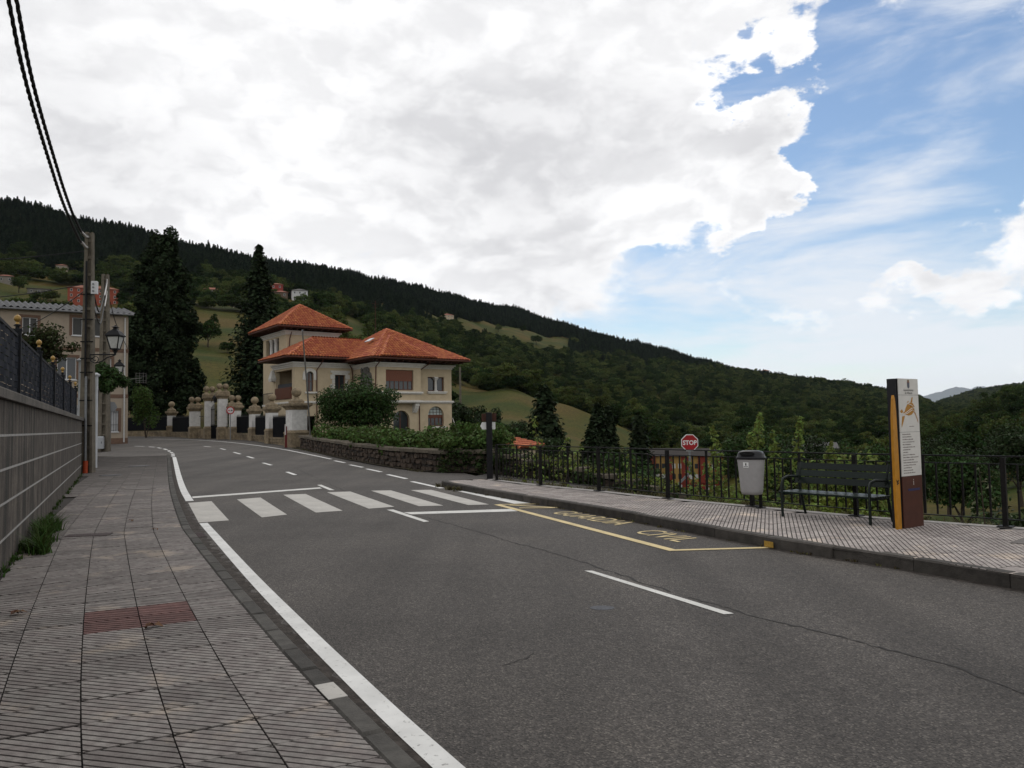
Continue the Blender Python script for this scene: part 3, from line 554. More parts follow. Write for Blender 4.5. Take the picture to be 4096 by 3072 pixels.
# dirt gathered in the gutters
M_dirt = mat('gutter_dirt', (0.034, 0.027, 0.022), 0.95, var=0.45, scale=5, color2=(0.050, 0.042, 0.036), bump=0.6, bscale=60)
def gutter(pts, S, s0, s1, off, w, side):
    out = []; s = s0; r = random.Random(int(s0*10)); V = []
    while s < s1:
        p, d = sample(pts, S, s); q = Vector((d.y, -d.x, 0))*side
        for o in (off, off+w*(1+r.uniform(-.35, .35))): c = p+q*o; V.append((c.x, c.y, zr(c.y)+.002))
        s += .12
    n = len(V)//2; link('gutter_dirt', np_mesh('gutter_dirt', np.array(V), np.array([(2*i, 2*i+1, 2*i+3, 2*i+2) for i in range(n-1)])), M_dirt, ROAD)
gutter(KL, KL_S, 4.0, KL_S[-1]-.5, .12, .20, 1); gutter(KR, KR_S, 3.0, KR_S[-1]-1.2, -.02, .10, -1)
# ---- pavement bases and tiles
M_bed = mat('mortar_bed', (0.045, 0.040, 0.036), 0.95, var=0.3, scale=8)
def tile_mat(name, c, c2):
    return mat(name, c, 0.85, var=0.22, scale=7.0, color2=c2, objrand=0.13, bump=0.35, bscale=160, stain=((c[0]*1.75, c[1]*1.6, c[2]*1.4), 1.5, 0.56, 0.68, 0.75), coords='World')
M_tile = tile_mat('paving_tile', (0.212, 0.194, 0.180), (0.168, 0.147, 0.138)); M_tile_red = tile_mat('paving_tile_red', (0.145, 0.075, 0.068), (0.120, 0.064, 0.058)); M_tile_r = tile_mat('paving_tile_pale', (0.34, 0.305, 0.28), (0.27, 0.235, 0.22))
M_tile_plain = tile_mat('paving_slab_plain', (0.155, 0.14, 0.128), (0.13, 0.118, 0.11))
def ribbed_tile(S=0.4, pitch=0.040, groove=0.0085, dep=0.006, gap=0.004):
    """square tile whose top is cut by diagonal grooves: raised ribs on a slab"""
    mb = MB(); h = S/2-gap; c45 = math.sqrt(0.5)
    mb.box(-h, h, -h, h, -0.03, -dep); base_n = len(mb.f)
    def clip(poly, a, b, c, keep):   # keep a*x+b*y <= c (or >=)
        out = []; n = len(poly)
        for i in range(n):
            p, q = poly[i], poly[(i+1) % n]; dp = (a*p[0]+b*p[1]-c)*keep; dq = (a*q[0]+b*q[1]-c)*keep
            if dp <= 0: out.append(p)
            if dp*dq < 0: t = dp/(dp-dq); out.append((p[0]+(q[0]-p[0])*t, p[1]+(q[1]-p[1])*t))
        return out
    sq = [(-h, -h), (h, -h), (h, h), (-h, h)]; n = int(2*h*c45*2/pitch)+1
    for i in range(-n, n+1):
        lo, hi = i*pitch+groove/2, (i+1)*pitch-groove/2
        p = clip(clip(sq, c45, c45, hi, 1), c45, c45, lo, -1)
        if len(p) >= 3: mb.prism(p, -dep-0.001, 0.0)
    me = mb.mesh('tile'); me.polygons.foreach_set('material_index', [1]*base_n+[0]*(len(mb.f)-base_n)); return me
TILE = ribbed_tile(pitch=0.0525, groove=0.0135)
def tile_variant(m): me = TILE.copy(); me.materials.append(m); me.materials.append(M_bed); return me
TILE_G, TILE_R = tile_variant(M_tile), tile_variant(M_tile_red)
TILE_P = ribbed_tile(pitch=0.0562, groove=0.0145); TILE_P.materials.append(M_tile_r); TILE_P.materials.append(M_bed)
LP_H = 0.12
def zl(y): return zr(y)+LP_H
def build_left_pavement():
    V = []; st = [p for p in KL][::2]; n = 0
    for i, p in enumerate(st):
        d = (st[min(i+1, len(st)-1)]-st[max(i-1, 0)]).normalized(); q = Vector((-d.y, d.x, 0)); w = 4.6 if p.y < 3 else 3.2
        if p.y > 27: w = 3.2+min((p.y-27)*0.2, 2.4)
        for k in range(7):
            c = p+q*(w*k/6); V.append((c.x, c.y, zl(p.y)-0.034))
        n += 1
    i = np.arange(n*7).reshape(n, 7); f = np.stack([i[:-1, 1:].ravel(), i[:-1, :-1].ravel(), i[1:, :-1].ravel(), i[1:, 1:].ravel()], 1)
    P = tag(link('pavement', np_mesh('pavement', np.array(V), f), M_bed), kind='structure')
    r = random.Random(3); slots = []; total = KL_S[-1]; s = 0.0
    while s < total-0.25:
        p, d = sample(KL, KL_S, s+0.2); q = Vector((-d.y, d.x, 0)); col = int(s/0.4+0.5)
        for k in range(9 if p.y < 27 else 11):
            if p.y < 1.2: continue
            c = p+q*(0.4*k+0.2); t = (c.xy-WALL_A).dot(WD); off = (c.xy-WALL_A).dot(WN)
            if t < 23 and off < 0.08: continue
            if t >= 23 and (c.xy-wall_pt(t)).dot(WN) < -0.5: continue
            slots.append((c, math.atan2(d.y, d.x), k, col, p.y))
        s += 0.4
    red = {(k, c) for c in (0, 1) for k in (1, 2)}
    rc = [i for i, sl in enumerate(slots)]
    # the two-by-two patch of red tiles lies about six metres ahead
    targets = [(-2.80, 6.62), (-3.14, 6.46), (-2.62, 6.27), (-2.97, 6.10)]
    redset = {min(range(len(slots)), key=lambda i: (slots[i][0].xy-Vector(t)).length) for t in targets}
    order = sorted(range(len(slots)), key=lambda i: slots[i][0].length); single = set(order[:296]) | redset; MBX = []
    for i, (c, a, k, col, y) in enumerate(slots):
        dz = r.uniform(-0.0025, 0.0025); ang = a+math.pi/2+r.uniform(-0.006, 0.006)
        if i in single: link('tile', TILE_R if i in redset else TILE_G, None, P, (c.x, c.y, zl(c.y)+dz), (r.uniform(-.004, .004), r.uniform(-.004, .004), ang))
        else: MBX.append((c.x, c.y, zl(c.y)+dz, ang))
    vs = []; fs = []; h = 0.196
    for (x, y, z, a) in MBX:
        ca, sa = math.cos(a)*h, math.sin(a)*h; b = len(vs); zz = zr(y+.2)-zr(y)
        vs += [(x-ca+sa, y-sa-ca, z-.002), (x+ca+sa, y+sa-ca, z-.002), (x+ca-sa, y+sa+ca, z+.002), (x-ca-sa, y-sa+ca, z+.002)]; fs.append((b, b+1, b+2, b+3))
    o = link('tile_field', np_mesh('tile_field', np.array(vs), np.array(fs)), mat('paving_tile_far', (0.150, 0.134, 0.123), 0.85, var=0.2, scale=2.5, island=0.12, bump=0.3, bscale=60), P); o['kind'] = 'stuff'
    # kerb stones
    M_k = mat('kerb_concrete', (0.060, 0.056, 0.050), 0.85, var=0.3, scale=3.0, objrand=0.22, bump=0.4, bscale=70, stain=((0.03, 0.036, 0.02), 2.0, 0.58, 0.72, 0.5), coords='World'); s = 0.0; i = 0
    while s < total-0.5:
        L = 0.6 if i % 3 else 0.5; p, d = sample(KL, KL_S, s+L/2)
        mb = MB(); mb.bev(-L/2+0.006, L/2-0.006, -0.135, -0.004, -0.25, 0.0, 0.018); o = mb.build('kerb_stone', M_k, P, (p.x, p.y, zl(p.y)-0.004+r.uniform(-.004, .002)), (0, 0, math.atan2(d.y, d.x)+r.uniform(-.008, .008))); s += L; i += 1
    return P
PAVE_L = build_left_pavement()
FL = catmull([(-.62, 21.2, 0), (-.45, 20.75, 0), (.66, 18.83, 0), (1.87, 16.99, 0), (3.01, 15.12, 0), (4.15, 13.5, 0), (5.27, 11.95, 0), (5.95, 11.2, 0), (6.85, 10.28, 0), (8.1, 8.9, 0), (9.9, 6.2, 0), (12.5, 2.0, 0)], 0.15)   # line of the railing
FL_S = arclen(FL)
RP_H = 0.145
def zp(y): return zr(y)+RP_H
def build_right_pavement():
    kr = [p for p in KR if p.y > -3]; s_end = arclen(kr)[-1]; SK = arclen(kr); n = 70; V = []
    for i in range(n+1):
        a, _ = sample(kr, SK, s_end*i/n); b, _ = sample(FL[::-1], arclen(FL[::-1]), arclen(FL)[-1]*i/n)
        for k in range(5): c = a.lerp(b, k/4); V.append((c.x, c.y, zp(c.y)-0.032))
    ii = np.arange((n+1)*5).reshape(n+1, 5); f = np.stack([ii[:-1, :-1].ravel(), ii[:-1, 1:].ravel(), ii[1:, 1:].ravel(), ii[1:, :-1].ravel()], 1)
    P = tag(link('pavement', np_mesh('pavement', np.array(V), f), M_bed), kind='structure')
    r = random.Random(5); poly = [(p.x, p.y) for p in kr if p.y < 21.2]+[(p.x, p.y) for p in FL]
    ax = Vector((0.447, -0.894, 0)); ay = Vector((0.894, 0.447, 0)); o0 = Vector((4.9, 7.1, 0)); ang = math.atan2(ax.y, ax.x); cells = []
    for i in range(-45, 24):
        for j in range(-6, 16):
            c = o0+ax*(0.4*i)+ay*(0.4*j+0.2); cells.append(c)
    X = np.array([c.x for c in cells]); Y = np.array([c.y for c in cells]); A = np.array(poly)
    def inside(dx, dy): return in_poly(X+dx, Y+dy, [tuple(q) for q in A])
    ok = inside(0, 0); corners = [ax*0.2*sx+ay*0.2*sy for sx in (-1, 1) for sy in (-1, 1)]; full = ok.copy()
    for q in corners: full &= inside(q.x, q.y)
    cand = [i for i in range(len(cells)) if ok[i] and cells[i].y > 3]
    cand.sort(key=lambda i: cells[i].length)
    grey = [(6.35, 9.35), (6.7, 9.55), (6.55, 9.0), (6.9, 9.2)]
    cnt = 0; rest = []
    for i in cand:
        c = cells[i]; dz = r.uniform(-.002, .002)
        if full[i] and cnt < 290: cnt += 1; link('tile', TILE_P, None, P, (c.x, c.y, zp(c.y)+dz), (0, 0, ang+r.uniform(-.005, .005)))
        else: rest.append(c)
    vs = []; fs = []; h = 0.196
    for c in rest:
        pts = [c+ax*h*sx+ay*h*sy for sx, sy in ((-1, -1), (1, -1), (1, 1), (-1, 1))]
        # cut pieces along the kerb and the railing keep to the pavement
        good = in_poly(np.array([p.x for p in pts]), np.array([p.y for p in pts]), [tuple(q) for q in A])
        pts = [p if g else p.lerp(c, 0.55) for p, g in zip(pts, good)]; b = len(vs); vs += [(p.x, p.y, zp(p.y)-.003) for p in pts]; fs.append((b, b+1, b+2, b+3))
    o = link('tile_field', np_mesh('tile_field', np.array(vs), np.array(fs)), M_tile_r, P); o['kind'] = 'stuff'
    M_k = mat('kerb_stone_dark', (0.050, 0.044, 0.038), 0.8, var=0.3, scale=2.5, objrand=0.2, bump=0.4, bscale=60, stain=((0.085, 0.078, 0.066), 1.5, 0.58, 0.75, 0.6), coords='World')
    s = 0.0; tot = KR_S[-1]
    while s < tot-0.2:
        L = min(1.0, tot-s); p, d = sample(KR, KR_S, s+L/2); curve = p.y > 20.2
        if curve: L = min(0.35, tot-s); p, d = sample(KR, KR_S, s+L/2)
        if p.y > -3:
            mb = MB(); mb.bev(-L/2+0.005, L/2-0.005, -0.15, 0.0, -0.22, 0.0, 0.018)
            mb.build('kerb_stone', M_k, P, (p.x, p.y, zp(p.y)+0.002+r.uniform(-.003, .003)), (0, 0, math.atan2(d.y, d.x)+r.uniform(-.006, .006)))
        s += L
    # yellow paint on the kerb at the end of the parking bay
    mb = MB(); mb.box(-0.09, 0.07, 0.001, 0.004, -0.13, -0.055); pk, dk = Vector((3.29, 10.0, 0)), Vector((-.42, .905, 0)); mb.build('kerb_paint', mat('kerb_yellow', (0.36, 0.22, 0.04), 0.6, var=0.2, scale=20), P, (pk.x-0.03, pk.y-.01, zp(10)), (0, 0, math.atan2(dk.y, dk.x)))
    # pale edging strip under the railing
    mb = MB(); pts = FL
    for i in range(len(pts)-1):
        a, b = pts[i], pts[i+1]; d = (b-a).normalized(); q = Vector((-d.y, d.x, 0))*0.11
        z0, z1 = zp(a.y)+.004, zp(b.y)+.004; mb.face([(a-q).to_tuple()[:2]+(z0,), (b-q).to_tuple()[:2]+(z1,), (b+q).to_tuple()[:2]+(z1,), (a+q).to_tuple()[:2]+(z0,)])
        mb.face([(a+q).to_tuple()[:2]+(z0,), (b+q).to_tuple()[:2]+(z1,), (b+q).to_tuple()[:2]+(z1-1.2,), (a+q).to_tuple()[:2]+(z0-1.2,)])
    mb.build('edging', mat('edging_concrete', (0.30, 0.28, 0.26), 0.85, var=0.2, scale=4, bump=0.3), P)
    mb = MB(); mb.box(-.55, .55, -.42, .42, 0.001, 0.007); mb.build('manhole_cover', mat('cover_plate', (0.12, 0.105, 0.095), 0.7, var=0.15, scale=5, bump=0.3, bscale=90), P, (6.55, 9.25, zp(9.25)), (0, 0, math.radians(42)))
    return P
PAVE_R = build_right_pavement()
# drain grates, covers and leaves on the left pavement
M_grate = mat('grate_iron', (0.06, 0.04, 0.04), 0.6, var=0.2, scale=30, metal=0.3)
def grate(x, y, L, Wd, rz, lab):
    g = empty('drain_grate', (x, y, zl(y)+0.002), rz); g.parent = PAVE_L
    mb = MB(); mb.box(-L/2, L/2, -Wd/2, Wd/2, -0.03, 0.001); mb.build('frame', M_bed, g)
    mb = MB()
    for k in range(int(L/0.03)): xx = -L/2+0.015+k*0.03; mb.box(xx-0.009, xx+0.009, -Wd/2, Wd/2, 0.001, 0.008)
    mb.build('bars', M_grate, g)
mb = MB(); mb.bev(-.14, .14, -.125, -.012, .0, .004, .001); mb.build('kerb_paint', M_zebra, PAVE_L, (-1.14, 4.52, zl(4.5)-.002), (0, 0, math.radians(120)))
mb = MB(); mb.box(-.28, .28, -.16, .16, .002, .006); gl = mb.build('gully_frame', M_bed, ROAD, (-4.97, 12.05, zr(12)), (0, 0, math.radians(118)))
for k in range(9): mb = MB(); mb.box(-.25+k*.06, -.225+k*.06, -.14, .14, .006, .011); mb.build('gully_bar', M_grate, gl)
grate(-6.25, 11.4, 0.62, 0.28, math.radians(12), ''); grate(-6.72, 10.98, 0.5, 0.22, math.radians(16), '')
for (x, y, rr) in ((-14.85, 30.65, .4), (-13.5, 25.9, .34)): mb = MB(); mb.lathe([(rr, 0.0), (rr, 0.008), (rr*0.9, 0.01)], n=20); mb.build('manhole_cover', mat('cover_iron', (0.07, 0.07, 0.075), 0.6, var=0.2, scale=15, metal=0.3), PAVE_L, (x, y, zl(y)+0.002))
mb = MB(); mb.box(-.4, .4, -.2, .2, 0, .008); mb.build('manhole_cover', mat('cover_plate', (0.12, 0.105, 0.095)), PAVE_L, (-9.75, 20.1, zl(20)+.002), (0, 0, math.radians(-26)))
# ---- boundary wall on the left with panels, white joints and coping
def build_left_wall():
    o0 = (WALL_A.x, WALL_A.y, 0); rz = math.atan2(WD.y, WD.x); E = empty('boundary_wall', o0, rz, 'long grey rendered wall with white painted joints along the left pavement', 'wall'); E['kind'] = 'thing'
    M_w = mat('weathered_render', (0.098, 0.082, 0.068), 0.9, var=0.35, scale=1.3, color2=(0.040, 0.034, 0.028), bump=0.8, bscale=22, stain=((0.022, 0.021, 0.018), 0.9, 0.50, 0.64, 0.85))
    nt = M_w.node_tree; 
    for n in nt.nodes:   # streaks run down the wall
        if n.type == 'TEX_NOISE' and min(abs(n.inputs['Scale'].default_value-0.9), abs(n.inputs['Scale'].default_value-1.3)) < 1e-3:
            mp = nt.nodes.new('ShaderNodeMapping'); mp.inputs['Scale'].default_value = (4.0, 4.0, 0.40); src = n.inputs['Vector'].links[0].from_socket; nt.links.new(src, mp.inputs[0]); nt.links.new(mp.outputs[0], n.inputs['Vector'])
    zc = [-0.3, 0.46, 0.86, 1.24, 1.62, 2.02]; t0, t1 = -9.5, 22.2; cuts = [t0, -3.2, 2.9, 9.0, 13.4, 18.0, t1]
    mb = MB(); mb.box(t0, t1, 0.02, 0.32, -0.4, 2.02); mb.build('core', mat('wall_core', (0.05, 0.045, 0.04), 0.95), E)
    for k in range(len(cuts)-1):
        for j in range(len(zc)-1):
            mb = MB(); a, b = cuts[k]+0.006, cuts[k+1]-0.006; mb.box(a, b, 0.0, 0.03, zc[j]+(0.009 if j else 0), zc[j+1]-0.009); mb.build('wall_panel', M_w, E)
    M_j = mat('joint_white', (0.28, 0.27, 0.255), 0.8, var=0.35, scale=9, stain=((0.15, 0.14, 0.13), 6, 0.55, 0.7, 0.7))
    for z in zc[1:-1]: mb = MB(); mb.box(t0, t1, -0.004, 0.02, z-0.013, z+0.013); mb.build('joint_line', M_j, E)
    M_c = mat('coping_concrete', (0.085, 0.076, 0.066), 0.9, var=0.3, scale=3, bump=0.5, bscale=40, objrand=0.12); t = t0; r = random.Random(2)
    while t < t1: L = min(1.25, t1-t); mb = MB(); mb.bev(t+0.004, t+L-0.004, -0.06, 0.36, 2.02, 2.13, 0.015); mb.build('coping_stone', M_c, E); t += 1.25
    for v in E.children: v.location.z = 0
    return E
# local +y of the wall points away from the street
WALL_E = build_left_wall()
def build_left_fence():
    rz = math.atan2(WD.y, WD.x); E = empty('panel_fence', (WALL_A.x, WALL_A.y, 2.13), rz, 'black woven panel fence with gilt ball finials on top of the grey wall', 'fence')
    M_b = mat('black_metal', (0.009, 0.010, 0.012), 0.6, var=0.2, scale=8, spec=0.15); M_s = mat('woven_screen', (0.011, 0.013, 0.019), 0.7, var=0.35, scale=14, objrand=0.2, spec=0.12)
    M_g = mat('gilt', (0.27, 0.165, 0.045), 0.35, var=0.25, scale=6, metal=0.35); ts = [-7.3+3.35*k for k in range(9)]; off = 0.15
    # wavy woven slat shared by all bays
    def slat(L, seed):
        r = random.Random(seed); mb = MB(); n = 22; top = []; V = []
        for i in range(n+1):
            x = L*i/n; yy = 0.012*math.sin(i*1.9+seed)+(0.008 if i % 2 else -0.008); V += [(x, yy-0.006, 0.004), (x, yy-0.006, 0.086), (x, yy+0.010, 0.045)]
        F = []
        for i in range(n): a = 3*i; b = a+3; F += [(a, b, b+1, a+1), (a+1, b+1, b+2, a+2), (a+2, b+2, b, a)]
        mb.raw(V, F); return mb.mesh('slat')
    L = 3.35-0.12; sl = [slat(L, k) for k in range(3)]
    for m in sl: m.materials.append(M_s)
    for i, t in enumerate(ts):
        if t > 22.3: continue
        mb = MB(); mb.box(t-0.05, t+0.05, off-0.05, off+0.05, 0, 0.95); mb.box(t-0.06, t+0.06, off-0.06, off+0.06, 0.95, 0.98); p = mb.build('post', M_b, E)
        mb = MB(); mb.lathe([(0.03, 0.98), (0.022, 1.01), (0.05, 1.03), (0.03, 1.05)], (t, off), 12); mb.build('finial_neck', M_b, p)
        mb = MB(); mb.ball((t, off, 1.13), 0.047, 16, 10, 1.1); mb.lathe([(0.010, 1.175), (0.004, 1.195)], (t, off), 8); mb.lathe([(0.035, 1.03), (0.016, 1.09)], (t, off), 10); mb.build('finial', M_g, p)
        if i+1 < len(ts):
            for z0, z1 in ((0.86, 0.90), (0.02, 0.05)): mb = MB(); mb.box(t+0.05, t+3.30, off-0.02, off+0.02, z0, z1); mb.build('rail', M_b, E)
            for k in range(9): o = link('slat', sl[(k+i) % 3], None, E, (t+0.06, off+0.0, 0.05+k*0.09))
    return E
build_left_fence()
# ------------------------------------------------------------------ buildings
M_plaster = mat('cream_plaster', (0.46, 0.375, 0.255), 0.9, var=0.08, scale=0.8, bump=0.25, bscale=120, stain=((0.32, 0.25, 0.165), 0.7, 0.55, 0.75, 0.4))
M_trim = mat('white_trim', (0.56, 0.54, 0.50), 0.8, var=0.10, scale=3, stain=((0.30, 0.28, 0.25), 2.5, 0.60, 0.75, 0.5))
M_roof = mat('clay_tile', (0.37, 0.108, 0.048), 0.8, var=0.08, scale=3, objrand=0.18, hue=0.010, stain=((0.19, 0.065, 0.040), 0.9, 0.58, 0.74, 0.35), coords='World')
M_roof_f = mat('clay_tile_field', (0.37, 0.108, 0.048), 0.8, var=0.08, scale=3, island=0.18, hue=0.010, stain=((0.19, 0.065, 0.040), 0.9, 0.58, 0.74, 0.35), coords='World')
M_under = mat('roof_underlay', (0.07, 0.022, 0.012), 0.9); M_soffit = mat('eaves_wood', (0.055, 0.022, 0.014), 0.8, var=0.2, scale=6)
M_wood = mat('brown_joinery', (0.105, 0.035, 0.018), 0.55, var=0.2, scale=9); M_shut = mat('brown_shutter', (0.16, 0.060, 0.034), 0.6, var=0.08, scale=9)
M_glass = glass_mat('window_glass', (0.030, 0.034, 0.036)); M_cop = mat('copper_pipe', (0.085, 0.03, 0.02), 0.5, var=0.2); M_cur = mat('net_curtain', (0.30, 0.30, 0.28), 0.9, var=0.2, scale=30)
def wall_panel(mb, x0, x1, z0, z1, y, holes, depth=0.22):
    """vertical wall face in the local xz plane at y (facing -y) with reveals; holes: (x0, x1, z0, z1, arched)"""
    xs = sorted({x0, x1, *[h[0] for h in holes], *[h[1] for h in holes]}); zs = sorted({z0, z1, *[h[2] for h in holes], *[h[3] for h in holes]})
    for a, b in zip(xs, xs[1:]):
        for c, d in zip(zs, zs[1:]):
            mx, mz = (a+b)/2, (c+d)/2
            if any(h[0] < mx < h[1] and h[2] < mz < h[3] for h in holes): continue
            mb.face([(a, y, c), (b, y, c), (b, y, d), (a, y, d)])
    for a, b, c, d, arch in holes:
        e = y+depth
        if not arch:
            out = [(a, c), (b, c), (b, d), (a, d)]
        else:
            r = (b-a)/2; cx = (a+b)/2; zc = d-r; arcp = [(cx+r*math.cos(t), zc+r*math.sin(t)) for t in np.linspace(0, math.pi, 13)]
            out = [(a, c), (b, c)]+arcp
            rt = [p for p in arcp if p[0] >= cx-1e-6]; lf = [p for p in arcp if p[0] <= cx+1e-6]
            for p, q in zip(rt, rt[1:]): mb.face([(p[0], y, p[1]), (b, y, p[1]), (b, y, q[1]), (q[0], y, q[1])])
            for p, q in zip(lf, lf[1:]): mb.face([(a, y, q[1]), (q[0], y, q[1]), (p[0], y, p[1]), (a, y, p[1])])
        n = len(out)
        for i in range(n): p, q = out[i], out[(i+1) % n]; mb.face([(p[0], y, p[1]), (p[0], e, p[1]), (q[0], e, q[1]), (q[0], y, q[1])])
def sub_frame(parent, name, loc, rz): return empty(name, loc, rz, parent=parent)
def tile_roof(parent, polys, singles_from=None, nsingle=0, pitchx=0.26, expo=0.37):
    """polys: list of (eave_a, eave_b, top_b, top_a) 3D; returns (roof object). Curved tiles course by course."""
    mb = MB()
    for p in polys: mb.face(p)
    R = mb.build('roof', M_under, parent)
    prof = [(-0.115, 0.0), (-0.085, 0.075), (0.0, 0.115), (0.085, 0.075), (0.115, 0.0)]
    tiles = []
    for p in polys:
        P = [Vector(q) for q in p]; a, b = P[0], P[1]; ex = (b-a).normalized()
        nrm = (P[1]-P[0]).cross(P[2]-P[0]).normalized()
        if nrm.z < 0: nrm = -nrm
        ey = nrm.cross(ex).normalized()
        if ey.z < 0: ey = -ey
        loc2 = [((q-a).dot(ex), (q-a).dot(ey)) for q in P]; H = max(q[1] for q in loc2)
        def span(v):
            xs = []
            n = len(loc2)
            for i in range(n):
                (x0, y0), (x1, y1) = loc2[i], loc2[(i+1) % n]
                if abs(y1-y0) > 1e-6 and min(y0, y1)-1e-9 <= v <= max(y0, y1)+1e-9: xs.append(x0+(x1-x0)*(v-y0)/(y1-y0))
            return (min(xs), max(xs)) if len(xs) >= 2 else None
        v = -0.06; row = 0
        while v < H-0.1:
            sp = span(max(v+expo*0.5, 0.01))
            if sp:
                lo, hi = sp; k0 = math.ceil((lo+0.08)/pitchx); k1 = math.floor((hi-0.08)/pitchx)
                for k in range(k0, k1+1): tiles.append((a+ex*(k*pitchx)+ey*v+nrm*0.005, ex, ey, nrm))
            v += expo; row += 1
    L = expo+0.09; r = random.Random(9)
    def verts(t):
        o, ex, ey, nn = t; j = r.uniform(-.008, .008); V = []
        for (vv, lift, sc) in ((0.0, 0.07, 1.0), (L, 0.006, 0.86)):
            for (x, z) in prof: V.append(o+ex*(x*sc+j)+ey*vv+nn*(z+lift))
        for (x, z) in prof: V.append(o+ex*(x+j)+nn*max(z+0.07-0.03, 0.0))
        return V
    F = [(i, i+1, 6+i, 5+i) for i in range(4)]+[(10+i, 11+i, i+1, i) for i in range(4)]
    # local single-tile mesh shared by the nearest tiles
    V0 = []
    for (vv, lift, sc) in ((0.0, 0.07, 1.0), (L, 0.006, 0.86)):
        for (x, z) in prof: V0.append((x*sc, vv, z+lift))
    for (x, z) in prof: V0.append((x, 0, max(z+0.04, 0.0)))
    mbt = MB(); mbt.raw(V0, F); TM = mbt.mesh('tile'); TM.materials.append(M_roof)
    if nsingle:
        tiles.sort(key=lambda t: (t[0]-Vector(singles_from)).length)
    for t in tiles[:nsingle]:
        o, ex, ey, nn = t; ob = link('tile', TM, None, R); ob.matrix_local = Matrix(((ex.x, ey.x, nn.x, o.x), (ex.y, ey.y, nn.y, o.y), (ex.z, ey.z, nn.z, o.z), (0, 0, 0, 1)))
    vs = []; fs = []
    for t in tiles[nsingle:]:
        b = len(vs); vs += [tuple(q) for q in verts(t)]; fs += [tuple(i+b for i in f) for f in F]
    if vs: ob = link('tile_field', np_mesh('tile_field', np.array(vs), np.array(fs)), M_roof_f, R); ob['kind'] = 'stuff'
    return R
def ridge(parent, p, q, name='ridge_tiles'):
    p, q = Vector(p), Vector(q); n = max(2, int((q-p).length/0.38)); mb = MB(); d = (q-p).normalized(); s = d.cross(Vector((0, 0, 1))).normalized(); u = s.cross(d).normalized()
    for i in range(n):
        a = p.lerp(q, i/n); b = p.lerp(q, (i+1.18)/n); V = []
        for c, sc, up in ((a, 1.0, 0.05), (b, 0.85, 0.02)):
            for t in np.linspace(-0.2, math.pi+0.2, 6): V.append(c+s*math.cos(t)*0.13*sc+u*(math.sin(t)*0.11*sc+up))
        mb.raw(V, [(k, k+1, 7+k, 6+k) for k in range(5)]+[(0, 1, 2, 3, 4, 5)])
    return mb.build(name, M_roof_f, parent)
def hip(parent, x0, x1, y0, y1, ze, za, rx0, rx1, ry, sf=None, ns=0, only=None):
    """hip roof over a rectangle, ridge from (rx0, ry) to (rx1, ry)"""
    A, B, C, D = (x0, y0, ze), (x1, y0, ze), (x1, y1, ze), (x0, y1, ze); R0, R1 = (rx0, ry, za), (rx1, ry, za)
    polys = {'f': [A, B, R1, R0] if rx1 > rx0 else [A, B, R0], 'r': [B, C, R1], 'b': [C, D, R0, R1] if rx1 > rx0 else [C, D, R0], 'l': [D, A, R0]}
    R = tile_roof(parent, [polys[k] for k in (only or 'frbl')], sf, ns)
    for a, b in ((A, R0), (B, R1), (C, R1), (D, R0)): ridge(R, a, b)
    if rx1 > rx0: ridge(R, R0, R1)
    return R
def eaves(parent, x0, x1, y0, y1, z, ov, h=0.16):
    """boarded soffit, gutter and rafter ends around a rectangle of eaves"""
    mb = MB(); mb.box(x0+0.06, x1-0.06, y0+0.06, y1-0.06, z-0.14, z-0.07); s = mb.build('soffit', M_soffit, parent)
    mb = MB()
    for (a, b) in (((x0, y0), (x1, y0)), ((x1, y0), (x1, y1)), ((x1, y1), (x0, y1)), ((x0, y1), (x0, y0))): mb.tube([(a[0], a[1], z-0.06), (b[0], b[1], z-0.06)], 0.075, 8)
    mb.build('gutter', M_cop, parent)
    mb = MB(); n = int((x1-x0)/0.55); m = int((y1-y0)/0.55)
    for i in range(1, n): xx = x0+(x1-x0)*i/n; mb.box(xx-0.05, xx+0.05, y0+0.12, y0+ov, z-0.27, z-0.14)
    for i in range(1, m): yy = y0+(y1-y0)*i/m; mb.box(x0+0.12, x0+ov, yy-0.05, yy+0.05, z-0.27, z-0.14)
    mb.build('rafter_ends', M_soffit, parent)
def cornice(parent, pts, z0, z1, proj=0.28, close=False):
    """stepped white cornice along a polyline of wall corners (counter-clockwise seen from above, outside on the right)"""
    n = len(pts); steps = [(0.06, z0, z0+(z1-z0)*0.35), (0.16, z0+(z1-z0)*0.35+0.002, z0+(z1-z0)*0.7), (proj, z0+(z1-z0)*0.7+0.002, z1)]
    for w, a, b in steps:
        mb = MB(); off = []
        for i, p in enumerate(pts):
            p = Vector(p); d1 = (p-Vector(pts[i-1])).normalized() if i else None; d2 = (Vector(pts[i+1])-p).normalized() if i < n-1 else None
            n1 = Vector((d1.y, -d1.x)) if d1 else None; n2 = Vector((d2.y, -d2.x)) if d2 else None
            if n1 is None: off.append(p+n2*w)
            elif n2 is None: off.append(p+n1*w)
            else: off.append(p+(n1+n2)*w if abs(n1.dot(n2)) < 0.1 else p+n1*w)
        for i in range(n-1):
            p, q, P, Q = Vector(pts[i]), Vector(pts[i+1]), off[i], off[i+1]
            for zz in (a, b): mb.face([(p.x, p.y, zz), (q.x, q.y, zz), (Q.x, Q.y, zz), (P.x, P.y, zz)])
            mb.face([(P.x, P.y, a), (Q.x, Q.y, a), (Q.x, Q.y, b), (P.x, P.y, b)])
        for c, C in ((Vector(pts[0]), off[0]), (Vector(pts[-1]), off[-1])): mb.face([(c.x, c.y, a), (C.x, C.y, a), (C.x, C.y, b), (c.x, c.y, b)])
        mb.build('cornice', M_trim, parent)
